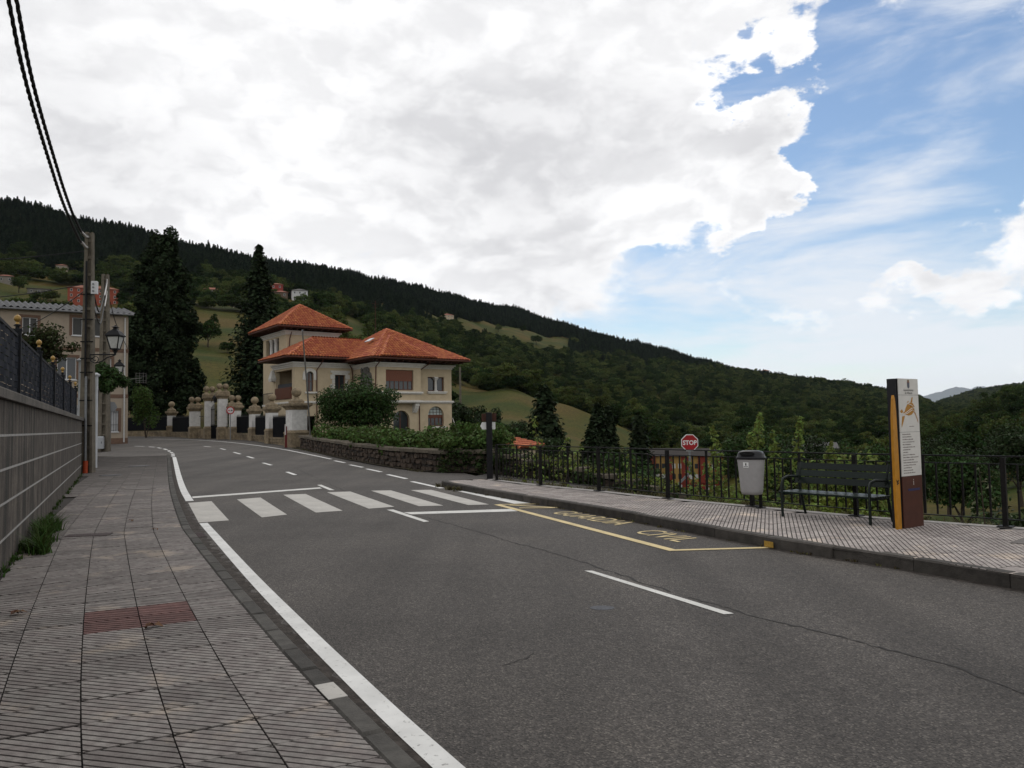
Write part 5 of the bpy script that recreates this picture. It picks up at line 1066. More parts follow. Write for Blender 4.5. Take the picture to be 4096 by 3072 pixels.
# ---- low rubble wall of the villa garden, with coping stones, and the ivy-grown return along the side street
def rubble_wall(pts, h, lab, seed, top_z=None, n_single=200):
    P = catmull([(a, b, 0) for a, b in pts], .25); S = arclen(P); r = random.Random(seed); E = empty('rubble_wall', (P[0].x, P[0].y, 0), 0, lab, 'wall'); o = P[0]
    zb = (lambda y: zr(y)) if top_z is None else None
    def base(s):
        p, d = sample(P, S, s); return p, d, (zr(p.y) if top_z is None else top_z(s)-h)
    mb = MB(); V = []; n = int(S[-1]/.5)
    for i in range(n): 
        p, d, z = base(S[-1]*i/n); q, e, z2 = base(S[-1]*(i+1)/n); nn = Vector((d.y, -d.x, 0)); a0, a1 = p-o, q-o; w = nn*.0
        mb.face([tuple((a0+nn*.0).xy)+(z-.4,), tuple((a1+nn*.0).xy)+(z2-.4,), tuple((a1).xy)+(z2+h,), tuple((a0).xy)+(z+h,)]); b0, b1 = a0-nn*.45, a1-nn*.45
        mb.face([tuple(a0.xy)+(z+h,), tuple(a1.xy)+(z2+h,), tuple(b1.xy)+(z2+h,), tuple(b0.xy)+(z+h,)])
    mb.build('mortar_core', mat('lime_mortar', (0.035, 0.030, 0.026), .95, var=.3, scale=5), E)
    M_r = mat('rubble_stone', (0.060, 0.044, 0.033), .95, var=.4, scale=3, objrand=.35, bump=.8, bscale=22, stain=((.11, .095, .075), 2.4, .60, .72, .7), coords='World'); SH = []
    for k in range(6):
        rr = random.Random(k); V = []; m = 8
        for j in range(m): t = 2*math.pi*j/m+rr.uniform(-.2, .2); sx = .5*(abs(math.cos(t))**.5)*(1 if math.cos(t) > 0 else -1); sz = .5*(abs(math.sin(t))**.5)*(1 if math.sin(t) > 0 else -1); V.append((sx, sz))
        V2 = [(x, .02, z) for x, z in V]+[(x*.86, -.055-rr.uniform(0, .025), z*.84) for x, z in V]; F = [(j, (j+1) % m, m+(j+1) % m, m+j) for j in range(m)]+[tuple(range(m, 2*m))]
        b = MB(); b.raw(V2, F); me = b.mesh('stone'); me.materials.append(M_r); SH.append(me)
    rows = max(2, int(h/.2)); hh = (h-.02)/rows; cnt = 0; wob = [r.uniform(-.04, .04) for _ in range(60)]
    for j in range(rows):
        s = r.uniform(0, .2)
        while s < S[-1]-.15:
            L = r.uniform(.16, .56); p, d, z = base(s+L/2); z += wob[int(s*2.3+j*7) % 60]; nn = Vector((d.y, -d.x, 0)); c = p-o+nn*.0
            ob = link('stone', SH[r.randrange(6)], None, E, (c.x, c.y, z+hh*(j+.5)+r.uniform(-.015, .015)), (0, r.uniform(-.09, .09), math.atan2(d.y, d.x))); ob.scale = (L*r.uniform(.88, 1.02), r.uniform(.6, 1.4), hh*r.uniform(.72, 1.12)); s += L; cnt += 1
    M_cp = mat('coping_slab', (0.105, 0.088, 0.066), .95, var=.35, scale=2.5, objrand=.2, bump=.6, bscale=30, stain=((.05, .05, .03), 2, .55, .7, .6)); s = 0
    while s < S[-1]-.1:
        L = r.uniform(.7, 1.2); p, d, z = base(s+L/2); nn = Vector((d.y, -d.x, 0)); c = p-o; mb = MB(); mb.bev(-L/2+.008, L/2-.008, -.12, .5, 0, .14, .025); mb.build('coping_stone', M_cp, E, (c.x, c.y, z+h+r.uniform(-.01, .01)), (0, r.uniform(-.01, .01), math.atan2(d.y, d.x))); s += L
    return E
E = rubble_wall([(-12.7, 46.2), (-8.82, 37.87), (-5.94, 32.09), (-4.14, 28.91), (-2.6, 26.75)][::-1], .62, 'low dark rubble garden wall with pale coping below the villa hedge', 21) if False else rubble_wall([(-12.75, 46.3), (-8.82, 37.87), (-5.94, 32.09), (-4.14, 28.91), (-2.5, 26.7)], .62, 'low dark rubble garden wall with pale coping below the villa hedge', 21)
SIDE = [(-2.35, 26.55), (-1.0, 26.0), (1.2, 24.9), (3.6, 22.9), (6.0, 20.0), (8.6, 16.2), (11, 12)]
rubble_wall(SIDE, .85, 'ivy-grown rubble wall along the far side of the side street', 22, top_z=lambda s: .72-.16*max(s-1.0, 0))
# side street falling away behind the railing
P = catmull([(-1.6, 23.4, 0), (.6, 22.6, 0), (2.6, 20.9, 0), (5.0, 17.9, 0), (7.6, 14.2, 0), (10.5, 9.5, 0)], .5); V = []; S = arclen(P)
for i, p in enumerate(P):
    d = (P[min(i+1, len(P)-1)]-P[max(i-1, 0)]).normalized(); q = Vector((d.y, -d.x, 0)); w0, w1 = (2.1, 2.6) if S[i] > 2 else (2.2, 2.9)
    for k in (-w1, 0, w0): c = p+q*k; V.append((c.x, c.y, .03-.085*S[i]-.004*S[i]**2))
f = np.array([(3*i+k, 3*i+k+1, 3*i+k+4, 3*i+k+3) for i in range(len(P)-1) for k in range(2)]); tag(link('side_street', np_mesh('side_street', np.array(V), f, True), asphalt('asphalt_side', (.8, .8, .8))), kind='structure')
# ------------------------------------------------------------------ street furniture
M_rail = mat('railing_iron', (0.009, 0.008, 0.0075), .6, var=.25, scale=10, spec=.14); M_pole = mat('pole_concrete', (0.120, 0.104, 0.080), .95, var=.22, scale=2.0, bump=.5, bscale=40, stain=((.075, .066, .05), 1.1, .55, .7, .6)); M_blk = mat('black_coat', (0.008, 0.008, 0.009), .55, spec=.18)
def build_railing():
    E = empty('railing', (0, 0, 0), 0, 'black iron railing along the outer edge of the right pavement', 'railing')
    def near(p): return min(range(len(FL)), key=lambda i: (FL[i].xy-Vector(p)).length)
    sp = [FL_S[near(p)] for p in ((-.5, 20.85), (.66, 18.83), (1.87, 16.99), (3.01, 15.12), (4.15, 13.5), (5.27, 11.95))]; sp += [sp[-1]+2.0*k for k in range(1, 7)]
    sp = [s for s in sp if s < FL_S[-1]-.1]
    BM = MB(); BM.box(-.011, .011, -.011, .011, .12, .84); BM.box(-.016, .016, -.016, .016, .47, .50); BM = BM.mesh('baluster'); BM.materials.append(M_rail)
    TM = MB(); TM.box(-.017, .017, -.017, .017, .12, .95); TM = TM.mesh('baluster'); TM.materials.append(M_rail)
    PM = MB(); PM.box(-.03, .03, -.03, .03, 0.0, .94); PM.bev(-.09, .09, -.09, .09, 0.0, .02, .006); PM = PM.mesh('post'); PM.materials.append(M_rail)
    for i, s in enumerate(sp):
        p, d = sample(FL, FL_S, s); a = math.atan2(d.y, d.x); link('post', PM, None, E, (p.x, p.y, zp(p.y)), (0, 0, a))
        if i+1 < len(sp):
            L = sp[i+1]-s; n = 12
            for k in range(1, n):
                q, e = sample(FL, FL_S, s+L*k/n); link('baluster', TM if k == 6 else BM, None, E, (q.x, q.y, zp(q.y)), (0, 0, math.atan2(e.y, e.x)))
            q0, _ = sample(FL, FL_S, s); q1, _ = sample(FL, FL_S, s+L); pts = [sample(FL, FL_S, s+L*k/6)[0] for k in range(7)]
            for nm, z, w, h in (('handrail', .955, .05, .02), ('middle_rail', .85, .03, .014), ('bottom_rail', .105, .03, .014)):
                mb = MB()
                for a_, b_ in zip(pts, pts[1:]): mb.obox((a_.x, a_.y, zp(a_.y)+z), (b_.x, b_.y, zp(b_.y)+z), w, h)
                mb.build(nm, M_rail, E)
    return E
build_railing()
# black finger post
E = empty('finger_post', (-.65, 21.3, zp(21.3)), 0, 'black signpost with one white arrow board at the railing corner', 'signpost')
mb = MB(); mb.bev(-.08, .08, -.08, .08, 0, 1.83, .01); mb.build('post', M_blk, E)
mb = MB(); mb.box(-.21, .20, .082, .10, 1.58, 1.80); mb.build('dark_board', M_soffit, E)
M_sgn = mat('sign_white', (.68, .68, .66), .5, var=.06, scale=5)
mb = MB(); mb.plate([(-.25, 1.46), (-.20, 1.36), (.17, 1.36), (.17, 1.56), (-.20, 1.56)], .082, .097); mb.build('arrow_board', M_sgn, E)
# bench
def build_bench():
    a, b = Vector((4.17, 12.05)), Vector((5.01, 10.92)); d = (b-a).normalized(); L = (b-a).length; E = empty('bench', (a.x, a.y, zp(11.5)), math.atan2(d.y, d.x), 'dark green metal park bench standing in front of the black railing', 'bench')
    M_g = mat('bench_green', (.008, .013, .010), .5, var=.25, scale=12, spec=.25); M_sl = mat('bench_slat', (.008, .014, .011), .32, var=.2, scale=8, objrand=.2, spec=.16)
    for x in (0, L):
        mb = MB(); mb.tube([(x, 0, 0), (x, .0, .3), (x, .0, .5), (x, .04, .585), (x, .16, .615), (x, .45, .60)], .021, 10); mb.build('armrest', M_g, E)
        mb = MB(); mb.tube([(x, .62, 0), (x, .50, .36), (x, .46, .55), (x, .56, .82)], .021, 10); mb.build('back_leg', M_g, E)
        mb = MB(); mb.tube([(x, 0, .345), (x, .5, .35)], .018, 8); mb.build('seat_bearer', M_g, E)
    for k in range(7): mb = MB(); mb.bev(-.06, L+.06, .0+k*.067, .055+k*.067, .362, .392, .006); mb.build('seat_slat', M_sl, E)
    for k in range(3):
        z0 = .50+k*.11; mb = MB(); y0 = .44+k*.036; mb.raw([(-.06, y0, z0), (L+.06, y0, z0), (L+.06, y0+.03, z0+.095), (-.06, y0+.03, z0+.095), (-.06, y0+.025, z0-.006), (L+.06, y0+.025, z0-.006), (L+.06, y0+.055, z0+.088), (-.06, y0+.055, z0+.088)], [(0, 1, 2, 3), (7, 6, 5, 4), (0, 4, 5, 1), (1, 5, 6, 2), (2, 6, 7, 3), (3, 7, 4, 0)]); mb.build('back_slat', M_sl, E)
build_bench()
# litter bin
def build_bin():
    E = empty('litter_bin', (4.06, 13.2, zp(13.3)), math.radians(-30), 'grey hanging litter bin with black hooded lid on a dark post', 'litter bin')
    M_bg = mat('bin_grey', (.31, .30, .295), .55, var=.06, scale=4, stain=((.17, .16, .15), 3, .6, .75, .5)); M_lid = mat('bin_lid', (.010, .010, .012), .35, spec=.3)
    mb = MB(); mb.tube([(.1, .18, 0), (.1, .18, .9)], .03, 10); mb.lathe([(.09, 0), (.09, .012)], (.1, .18), 14); mb.build('post', M_rail, E)
    n = 28; prof = [(.30, .245), (.62, .26), (.80, .275), (.88, .305), (.96, .34), (1.0, .42), (1.0, .84)]
    def ring(s, z): return [(s*.225*math.copysign(abs(math.cos(t))**.62, math.cos(t)), s*.15*math.copysign(abs(math.sin(t))**.62, math.sin(t)), z) for t in [2*math.pi*k/n for k in range(n)]]
    levels = [(.45, .235), (.72, .245), (.80, .30), (.84, .42), (.90, .60), (1.0, .84)]
    V = []; F = []
    for s, z in levels: V += ring(s, z)
    for i in range(len(levels)-1): F += [(i*n+k, i*n+(k+1) % n, (i+1)*n+(k+1) % n, (i+1)*n+k) for k in range(n)]
    mb = MB(); mb.raw(V, F, True); mb.face(V[:n][::-1]); mb.build('body', M_bg, E)
    V = []; F = []; lv = [(1.03, .835), (1.08, .84), (1.08, .875), (1.0, .885), (.96, .93), (.86, .965), (.6, .985), (.1, .99)]
    for s, z in lv: V += ring(s, z)
    for i in range(len(lv)-1): F += [(i*n+k, i*n+(k+1) % n, (i+1)*n+(k+1) % n, (i+1)*n+k) for k in range(n)]
    mb = MB(); mb.raw(V, F, True); mb.build('lid', M_lid, E)
    mb = MB(); mb.lathe([(.125, 0), (.125, .06)], n=20, sy=.28); mb.build('throwing_slot', mat('slot_dark', (.003, .003, .003), .9), E, (-.03, -.105, .925), (math.radians(78), 0, 0))
    mb = MB(); mb.box(-.10, -.01, -.1475, -.1455, .70, .79); s = mb.build('sticker', M_sgn, E)
    mb = MB(); mb.box(-.065, -.045, -.149, -.1476, .735, .775); mb.box(-.09, -.02, -.149, -.1476, .716, .724); mb.build('sticker_print', M_blk, s)
build_bin()
# information totem
def build_totem():
    a, b = Vector((5.27, 10.5)), Vector((5.70, 10.8)); d = (b-a).normalized(); Wd = (b-a).length; zb = zp(10.6); E = empty('information_totem', (a.x, a.y, zb), math.atan2(d.y, d.x), 'tall town information pillar with orange fin, white map panel and rust-brown base', 'sign')
    M_p = mat('panel_white', (.56, .54, .50), .5, var=.05, scale=3, stain=((.33, .30, .26), 4, .58, .75, .5)); M_r = mat('rust_brown', (.060, .017, .008), .6, var=.15, scale=3); M_o = mat('orange_fin', (.40, .175, .012), .45, var=.12, scale=4, stain=((.25, .11, .02), 5, .6, .75, .5)); M_dk = mat('totem_black', (.008, .008, .010), .5); M_ink = mat('ink', (.035, .032, .03), .8); M_ink2 = mat('ink_faded', (.19, .165, .15), .8)
    mb = MB(); mb.box(0, Wd, .012, .16, 0, 2.04); mb.build('body', M_dk, E)
    for nm, z0, z1, m in (('base_panel', .0, .70, M_r), ('list_panel', .704, 1.302, M_p), ('map_panel', 1.306, 1.812, M_p), ('title_panel', 1.816, 2.04, M_p)): mb = MB(); mb.box(.006, Wd-.006, 0, .011, z0, z1); mb.build(nm, m, E)
    mb = MB(); r = [( -.085, 0), (0.02, 0), (.012, 1.0), (-.004, 1.6), (-.022, 1.76), (-.045, 1.81), (-.065, 1.76), (-.095, 1.5), (-.105, 1.0), (-.10, .4)]; mb.plate(r, -.045, -.012); mb.build('fin', M_o, E, (-.045, .06, 0))
    mb = MB(); mb.box(-.03, .0, .02, .14, 0, 2.038); mb.build('fin_bracket', M_dk, E)
    mb = MB(); mb.tube([(-.06, -.001, .60), (-.02, -.001, .66)], .006, 5); mb.tube([(-.07, -.001, .66), (-.03, -.001, .61), (-.05, -.001, .64)], .006, 5); mb.build('graffiti', M_ink, E, (-.045, .012, 0))
    def tx(s, size, cx, z, m, sx=1.0):
        me = text_mesh(s, size, 0, 'CENTER', 0.0, sx); me.name = 'lettering'; return link('lettering', me, m, E, (cx, -.0015, z), (math.pi/2, 0, 0))
    tx('Ayuntamiento', .046, Wd*.5, 1.868, M_ink); tx('de Allande', .046, Wd*.5, 1.828, M_ink); tx('i', .13, Wd*.56, .575, M_p)
    mb = MB(); mb.box(Wd*.28, Wd*.86, -.003, -.001, .50, .53); mb.build('tape_strip', mat('blue_tape', (.02, .022, .075), .5), E)
    # crest
    mb = MB(); cx = Wd*.5; mb.plate([(cx-.028, 1.985), (cx-.028, 1.925), (cx, 1.905), (cx+.028, 1.925), (cx+.028, 1.985)], -.003, -.001); mb.build('crest', mat('crest_grey', (.09, .095, .12), .6), E)
    mb = MB(); mb.plate([(cx-.030, 2.0), (cx-.030, 1.986), (cx+.030, 1.986), (cx+.030, 2.0)], -.003, -.001); mb.build('crest_band', mat('crest_red', (.19, .055, .04), .6), E)
    mb = MB(); mb.plate([(cx-.02, 2.001), (cx+.02, 2.001), (cx+.025, 2.02), (cx, 2.026), (cx-.025, 2.02)], -.003, -.001); mb.build('crest_crown', mat('crest_gold', (.19, .13, .06), .6), E)
    # map of the town: orange areas with pale streets
    M_or = mat('map_orange', (.36, .17, .022), .6); z = lambda q: 1.306+.506*q
    for poly in ([(.07, .50), (.16, .47), (.24, .44), (.32, .47), (.38, .55), (.40, .68), (.36, .78), (.30, .80), (.22, .76), (.17, .66), (.14, .56)], [(.30, .80), (.345, .80), (.36, .95), (.335, .94)], [(.02, .56), (.07, .62), (.10, .55), (.06, .50)], [(.07, .42), (.14, .44), (.11, .32), (.05, .12), (.045, .20)], [(.38, .62), (.42, .50), (.47, .38), (.48, .24), (.46, .30), (.42, .44), (.37, .55)], [(.20, .79), (.25, .81), (.24, .85)]): mb = MB(); mb.plate([(x*Wd/.52, z(q)) for x, q in poly], -.002, -.001); mb.build('map_area', M_or, E)
    for pts in ([(.02, .50), (.13, .50), (.22, .56), (.32, .64), (.40, .66)], [(.08, .46), (.20, .50), (.34, .60), (.42, .52), (.48, .30)], [(.22, .77), (.30, .74), (.36, .70), (.40, .60)]): mb = MB(); mb.tube([(x*Wd/.52, -.002, z(q)) for x, q in pts], .004, 4); mb.build('map_street', M_sgn, E)
    mb = MB(); mb.lathe([(.009, 0), (.009, .002)], n=10); mb.build('map_dot', M_ink, E, (.30*Wd/.52, -.002, z(.70)), (math.pi/2, 0, 0))
    mb = MB(); mb.box(Wd*.46, Wd*.70, -.002, -.001, z(.14), z(.155)); mb.build('map_caption', M_ink2, E)
    r = random.Random(8); lens = [.56, .54, .64, .74, .50, .80, .44, .30, .74, .98, .66, .90, .80, .52, .56, .72]
    for i, L in enumerate(lens):
        zz = 1.268-i*.0352; mb = MB(); x = .055
        while x < .05+L*.40: w = r.uniform(.012, .034); mb.box(x, x+w, -.002, -.001, zz, zz+r.uniform(.009, .014)); x += w+r.uniform(.003, .012)
        mb.build('list_line', M_ink2, E)
build_totem()
# STOP sign below, in the side street
def octagon(r, y0, y1): return [(r*math.cos(math.pi/8+k*math.pi/4), r*math.sin(math.pi/8+k*math.pi/4)) for k in range(8)]
E = empty('stop_sign', (6.41, 28.0, -2.2), math.radians(-6), 'red octagonal STOP sign on a bent grey pole beyond the railing', 'traffic sign'); M_red = mat('sign_red', (.30, .010, .012), .4, var=.08, scale=3); M_zn = mat('galvanised', (.17, .175, .18), .5, var=.15, scale=6, metal=.3); cz = 3.08
mb = MB(); mb.plate([(x, z+cz) for x, z in octagon(.325, 0, 0)], -.012, .012); mb.build('rim', M_sgn, E); mb = MB(); mb.plate([(x, z+cz) for x, z in octagon(.295, 0, 0)], -.016, -.013); mb.build('face', M_red, E)
me = text_mesh('STOP', .225, 0, 'CENTER', .006, .92); me.name = 'lettering'; link('lettering', me, M_sgn, E, (0, -.018, cz-.075), (math.pi/2, 0, 0))
mb = MB(); mb.obox((0, .03, cz+.2), (-.02, .03, 1.98), .08, .05, (0, 1, 0)); mb.obox((-.02, .03, 2.0), (-.40, .03, 1.62), .08, .05, (0, 1, 0)); mb.obox((-.40, .03, 1.65), (-.46, .03, -.6), .08, .05, (0, 1, 0)); mb.build('pole', M_zn, E)
# no-overtaking sign in front of the gateway
E = empty('no_overtaking_sign', (-22.2, 60.6, zr(60.6)), math.radians(10), 'round red-rimmed no-overtaking sign on a grey post in front of the gateway', 'traffic sign'); cz = 2.35
def disc(mb, r, y0, y1, n=28): mb.plate([(r*math.cos(2*math.pi*k/n), cz+r*math.sin(2*math.pi*k/n)) for k in range(n)], y0, y1)
mb = MB(); disc(mb, .31, -.012, .012); mb.build('rim', M_red, E); mb = MB(); disc(mb, .225, -.016, -.013); mb.build('face', mat('sign_pale', (.46, .44, .43), .5), E)
for cx, m in ((-.10, M_red), (.10, M_blk)): mb = MB(); mb.plate([(cx-.075, cz-.045), (cx+.075, cz-.045), (cx+.075, cz+.0), (cx+.04, cz+.01), (cx+.025, cz+.05), (cx-.025, cz+.05), (cx-.04, cz+.01), (cx-.075, cz+.0)], -.02, -.0165); mb.build('car_symbol', m, E)
mb = MB(); mb.obox((0, .03, -.3), (0, .03, 2.5), .06, .04, (0, 1, 0)); mb.build('pole', M_zn, E)
# red and white marker post
E = empty('marker_post', (-13.75, 46.75, zr(46.7)), math.radians(10), 'slim red and white roadside marker post in front of the widest pillar', 'marker post')
mb = MB(); mb.box(-.07, .07, -.03, .03, -.1, .78); mb.box(.0, .07, -.03, .03, .78, 1.3); mb.build('post', mat('marker_red', (.10, .012, .010), .5, var=.15, scale=5), E); mb = MB(); mb.box(-.075, .0, -.034, .028, .79, 1.42); mb.build('reflector', mat('marker_white', (.46, .42, .40), .5), E)
# thin leaning service pole by the garden wall
E = empty('service_pole', (-11.95, 45.7, zr(45.7)), 0, 'thin grey leaning pole rising in front of the villa roof', 'pole'); mb = MB(); mb.tube([(0, 0, -.2), (-.2, 0, 3.2), (-.52, .05, 7.0)], [.055, .05, .04], 8); mb.build('shaft', mat('grey_pole', (.085, .08, .072), .8, var=.2, scale=4), E)
mb = MB(); mb.lathe([(.05, 6.95), (.05, 7.06)], (-.52, .05), 8); mb.build('cap', M_zn, E)
# concrete poles
def concrete_pole(x, y, z0, h, wb, wt, rz, label):
    E = empty('concrete_pole', (x, y, z0), rz, label, 'utility pole', 'concrete utility poles on the left pavement')
    mb = MB()
    def taper(x0, x1, y0, y1, a, b):
        v = []
        for zf in (a, b):
            s = (wb+(wt-wb)*zf)/wb; v += [(x0*s, y0*s, zf*h), (x1*s, y0*s, zf*h), (x1*s, y1*s, zf*h), (x0*s, y1*s, zf*h)]
        mb.raw(v, [(3, 2, 1, 0), (4, 5, 6, 7), (0, 1, 5, 4), (1, 2, 6, 5), (2, 3, 7, 6), (3, 0, 4, 7)])
    k = wb/2; taper(-k, -k*.15, -k*.7, k*.7, -.02, 1); taper(k*.62, k, -k*.7, k*.7, -.02, .999); taper(-k*.15, k*.62, -k*.15, k*.15, -.02, .998); mb.build('shaft', M_pole, E)
    n = int(h/.62); mb = MB()
    for i in range(n):
        f = (i+.5)/n; s = (wb+(wt-wb)*f)/wb; zc = f*h; a = .05
        mb.box(-k*.15*s, k*.62*s, -k*.55*s, -k*.15*s, zc-a, zc+a)
    mb.build('web_ribs', M_pole, E); return E
P1 = concrete_pole(-15.18, 27.5, .15, 8.68, .47, .26, math.radians(8), 'nearest concrete pole carrying the thick cables and the larger-looking lantern')
P2 = concrete_pole(-24.3, 45.8, .5, 10.55, .64, .36, math.radians(5), 'farther concrete pole with a grey cabinet at its foot'); 
for z in (1.7, 2.6, 3.6, 4.1, 4.7, 5.5, 6.4): mb = MB(); mb.box(-.215, .215, -.165, -.145, z-.02, z+.02); mb.build('strap', M_rail, P1)
mb = MB(); mb.tube([(-.03, -.17, 3.4), (-.03, -.17, 7.6)], .035, 8); mb.build('cable_run', M_blk, P1); mb = MB(); mb.tube([(.02, -.19, .42), (.0, -.17, 3.45)], .042, 10); mb.build('steel_conduit', M_zn, P1)
M_og = mat('orange_duct', (.30, .045, .012), .6, var=.15, scale=8)
for dx, dz in ((-.19, .36), (.03, .46)): mb = MB(); mb.tube([(dx, -.22, -.03), (dx, -.20, dz)], .085, 12); mb.build('orange_duct', M_og, P1)
e = empty('meter_box', (-14.88, 27.32, 6.55), math.radians(8), 'white junction box with three round ports on the nearest concrete pole', 'junction box'); mb = MB(); mb.bev(-.10, .10, -.07, .07, 0, .46, .015); mb.build('case', mat('box_white', (.50, .50, .50), .5), e)
for z in (.1, .23, .35): mb = MB(); mb.lathe([(.035, 0), (.035, .02)], n=10); mb.build('port', M_zn, e, (-.02, -.071, z), (math.pi/2, 0, 0))
e = empty('street_cabinet', (-24.22, 45.25, zr(45)+.2), math.radians(8), 'pale grey rounded cabinet fixed low on the farther concrete pole', 'cabinet'); mb = MB(); mb.bev(-.19, .19, -.12, .12, 0, .72, .05); mb.build('case', mat('cabinet_grey', (.30, .31, .32), .5, var=.06, scale=3), e); mb = MB(); mb.box(.10, .13, -.125, -.12, .3, .42); mb.build('latch', M_rail, e)
e = empty('road_sign_back', (-24.06, 46.1, zr(46)), math.radians(30), 'bare grey back of a road sign beside the farther concrete pole', 'traffic sign'); mb = MB(); mb.plate([(-.1, 2.4), (.2, 2.35), (.36, 2.62), (.22, 2.92), (-.1, 2.98)], -.01, .01); mb.build('plate', M_zn, e); mb = MB(); mb.tube([(0, .03, -.1), (0, .03, 2.9)], .03, 8); mb.build('pole', M_zn, e)
def lantern(x, y, z, s, arm, rz, label):
    """wall-bracket street lantern: glass body tapering downwards, hipped black hood and scroll bracket"""
    E = empty('street_lantern', (x, y, z), rz, label, 'street lamp', 'black bracket lanterns on the concrete poles'); M_l = mat('lantern_glass', (.42, .42, .40), .35, var=.12, scale=4, stain=((.25, .24, .22), 4, .5, .7, .5))
    b, t, h = .10*s, .19*s, .40*s
    for i in range(4):
        c, sn = math.cos(i*math.pi/2), math.sin(i*math.pi/2); R = lambda px, py, pz: (px*c-py*sn, px*sn+py*c, pz)
        mb = MB(); mb.face([R(-b, -b, 0), R(b, -b, 0), R(t, -t, h), R(-t, -t, h)]); mb.build('pane', M_l, E)
        mb = MB(); mb.obox(R(-b, -b, -.01), R(-t, -t, h+.01), .028*s, .028*s); mb.obox(R(-b, -b, 0), R(b, -b, 0), .03*s, .04*s); mb.obox(R(-t, -t, h), R(t, -t, h), .03*s, .04*s); mb.build('frame', M_blk, E)
    mb = MB(); mb.sq([(t*1.18, h), (t*1.2, h+.03*s), (t*.75, h+.16*s), (t*.35, h+.22*s), (t*.22, h+.27*s), (t*.5, h+.30*s), (t*.12, h+.33*s), (.01, h+.37*s)]); mb.build('hood', M_blk, E)
    mb = MB(); mb.lathe([(.06*s, 0), (.05*s, -.05*s), (.03*s, -.10*s), (.035*s, -.16*s)], n=10); mb.tube([(-b, 0, 0), (-.02*s, 0, -.14*s)], .012*s, 6); mb.tube([(b, 0, 0), (.02*s, 0, -.14*s)], .012*s, 6); mb.build('cradle', M_blk, E)
    za = -.17*s; mb = MB(); mb.tube([(.03, 0, za), (-arm, 0, za)], .022*s, 8)
    sc = [(-arm, 0, za-.02), (-arm+.02, 0, za-.20*s), (-arm+.16*s, 0, za-.27*s), (-arm+.36*s, 0, za-.22*s), (-arm+.52*s, 0, za-.10*s), (-.12*s, 0, za-.06*s), (0, 0, za-.02)]; mb.tube(sc, .018*s, 7)
    mb.tube([(-arm+.16*s+.1*s*math.cos(q)*(1-q/9), 0, za-.14*s+.1*s*math.sin(q)*(1-q/9)) for q in np.linspace(-1.6, 5.5, 16)], .013*s, 6); mb.build('scroll_bracket', M_blk, E); return E
lantern(-14.06, 27.2, 4.55, 1.12, .86, math.radians(4), 'black lantern on a scroll bracket on the nearest concrete pole, seen against the beige house'); lantern(-23.15, 45.3, 4.98, 1.18, .9, math.radians(20), 'black lantern on the farther concrete pole, just above the dark vine')
# cables
M_cab = mat('cable_black', (.010, .010, .011), .6); M_cabw = mat('cable_pale', (.42, .40, .38), .6)
def twisted(name, pts, r, label, pale=None, cat='cable', twist=True):
    E = empty(name, pts[0], 0, label, cat); o = Vector(pts[0]); P = catmull(pts, .12 if twist else .5)
    if twist:
        S = arclen(P)
        for k in range(3):
            Q = []
            for i, p in enumerate(P):
                d = (P[min(i+1, len(P)-1)]-P[max(i-1, 0)]).normalized(); a = d.cross(Vector((0, 0, 1))).normalized(); b = d.cross(a); t = S[i]*9+k*2.094; Q.append(p-o+(a*math.cos(t)+b*math.sin(t))*r*.62)
            mb = MB(); mb.tube(Q, r*.6, 6); mb.build('strand', M_cab, E)
    else: mb = MB(); mb.tube([p-o for p in P], r, 6); mb.build('strand', M_cab, E)
    if pale: mb = MB(); mb.tube([Vector(p)-o for p in pale], r*1.15, 8); mb.build('pale_sleeve', M_cabw, E)
twisted('power_cable', [(-15.3, 27.6, 8.3), (-14.7, 26.12, 8.11), (-14.19, 24.9, 8.12), (-13.31, 22.75, 8.34), (-12.54, 20.86, 8.74), (-11.18, 17.57, 9.62), (-10.45, 15.78, 10.6), (-9.6, 13.7, 12.3), (-8.7, 11.5, 14.6)], .042, 'lower of the two thick twisted cables hung from the nearest pole', [(-15.3, 27.6, 8.3), (-15.0, 26.9, 8.17), (-14.62, 26.0, 8.10)])
twisted('power_cable', [(-15.25, 27.55, 8.68), (-14.76, 26.27, 8.48), (-14.32, 25.2, 8.50), (-13.72, 23.75, 8.62), (-12.88, 21.7, 9.02), (-11.49, 18.31, 9.96), (-10.71, 16.42, 11.0), (-9.8, 14.2, 12.8), (-8.9, 12.0, 15.0)], .042, 'upper of the two thick twisted cables hung from the nearest pole', [(-15.25, 27.55, 8.68), (-15.0, 26.9, 8.54), (-14.65, 26.0, 8.47)])
twisted('power_cable', [(-15.12, 27.55, 7.7), (-16.2, 29.6, 7.2), (-19.5, 36.2, 7.3), (-22.5, 42.2, 8.9), (-24.1, 45.6, 10.7)], .03, 'twisted cable sagging from the nearest pole to the farther pole, upper one', [(-22.9, 43.1, 9.3), (-23.6, 44.6, 10.1), (-24.1, 45.6, 10.7)])
twisted('power_cable', [(-15.1, 27.55, 6.9), (-17.2, 31.6, 6.6), (-20.5, 38.2, 7.0), (-22.8, 42.8, 8.4), (-24.1, 45.6, 10.0)], .026, 'twisted cable sagging from the nearest pole to the farther pole, lower one', [(-23.1, 43.5, 8.75), (-23.7, 44.8, 9.5), (-24.1, 45.6, 10.0)])
twisted('service_wire', [(-15.35, 27.5, 8.15), (-18.0, 27.6, 7.95), (-21, 27.7, 7.9), (-24.5, 27.8, 7.95)], .016, 'thin wire running level from the top of the nearest pole to the garden side', None, 'wire', False)
twisted('service_wire', [(-15.35, 27.5, 6.95), (-17.5, 27.9, 6.72), (-20.4, 28.3, 6.6), (-24.5, 28.6, 6.7)], .016, 'thin wire from the middle of the nearest pole passing over the corrugated roof', None, 'wire', False)
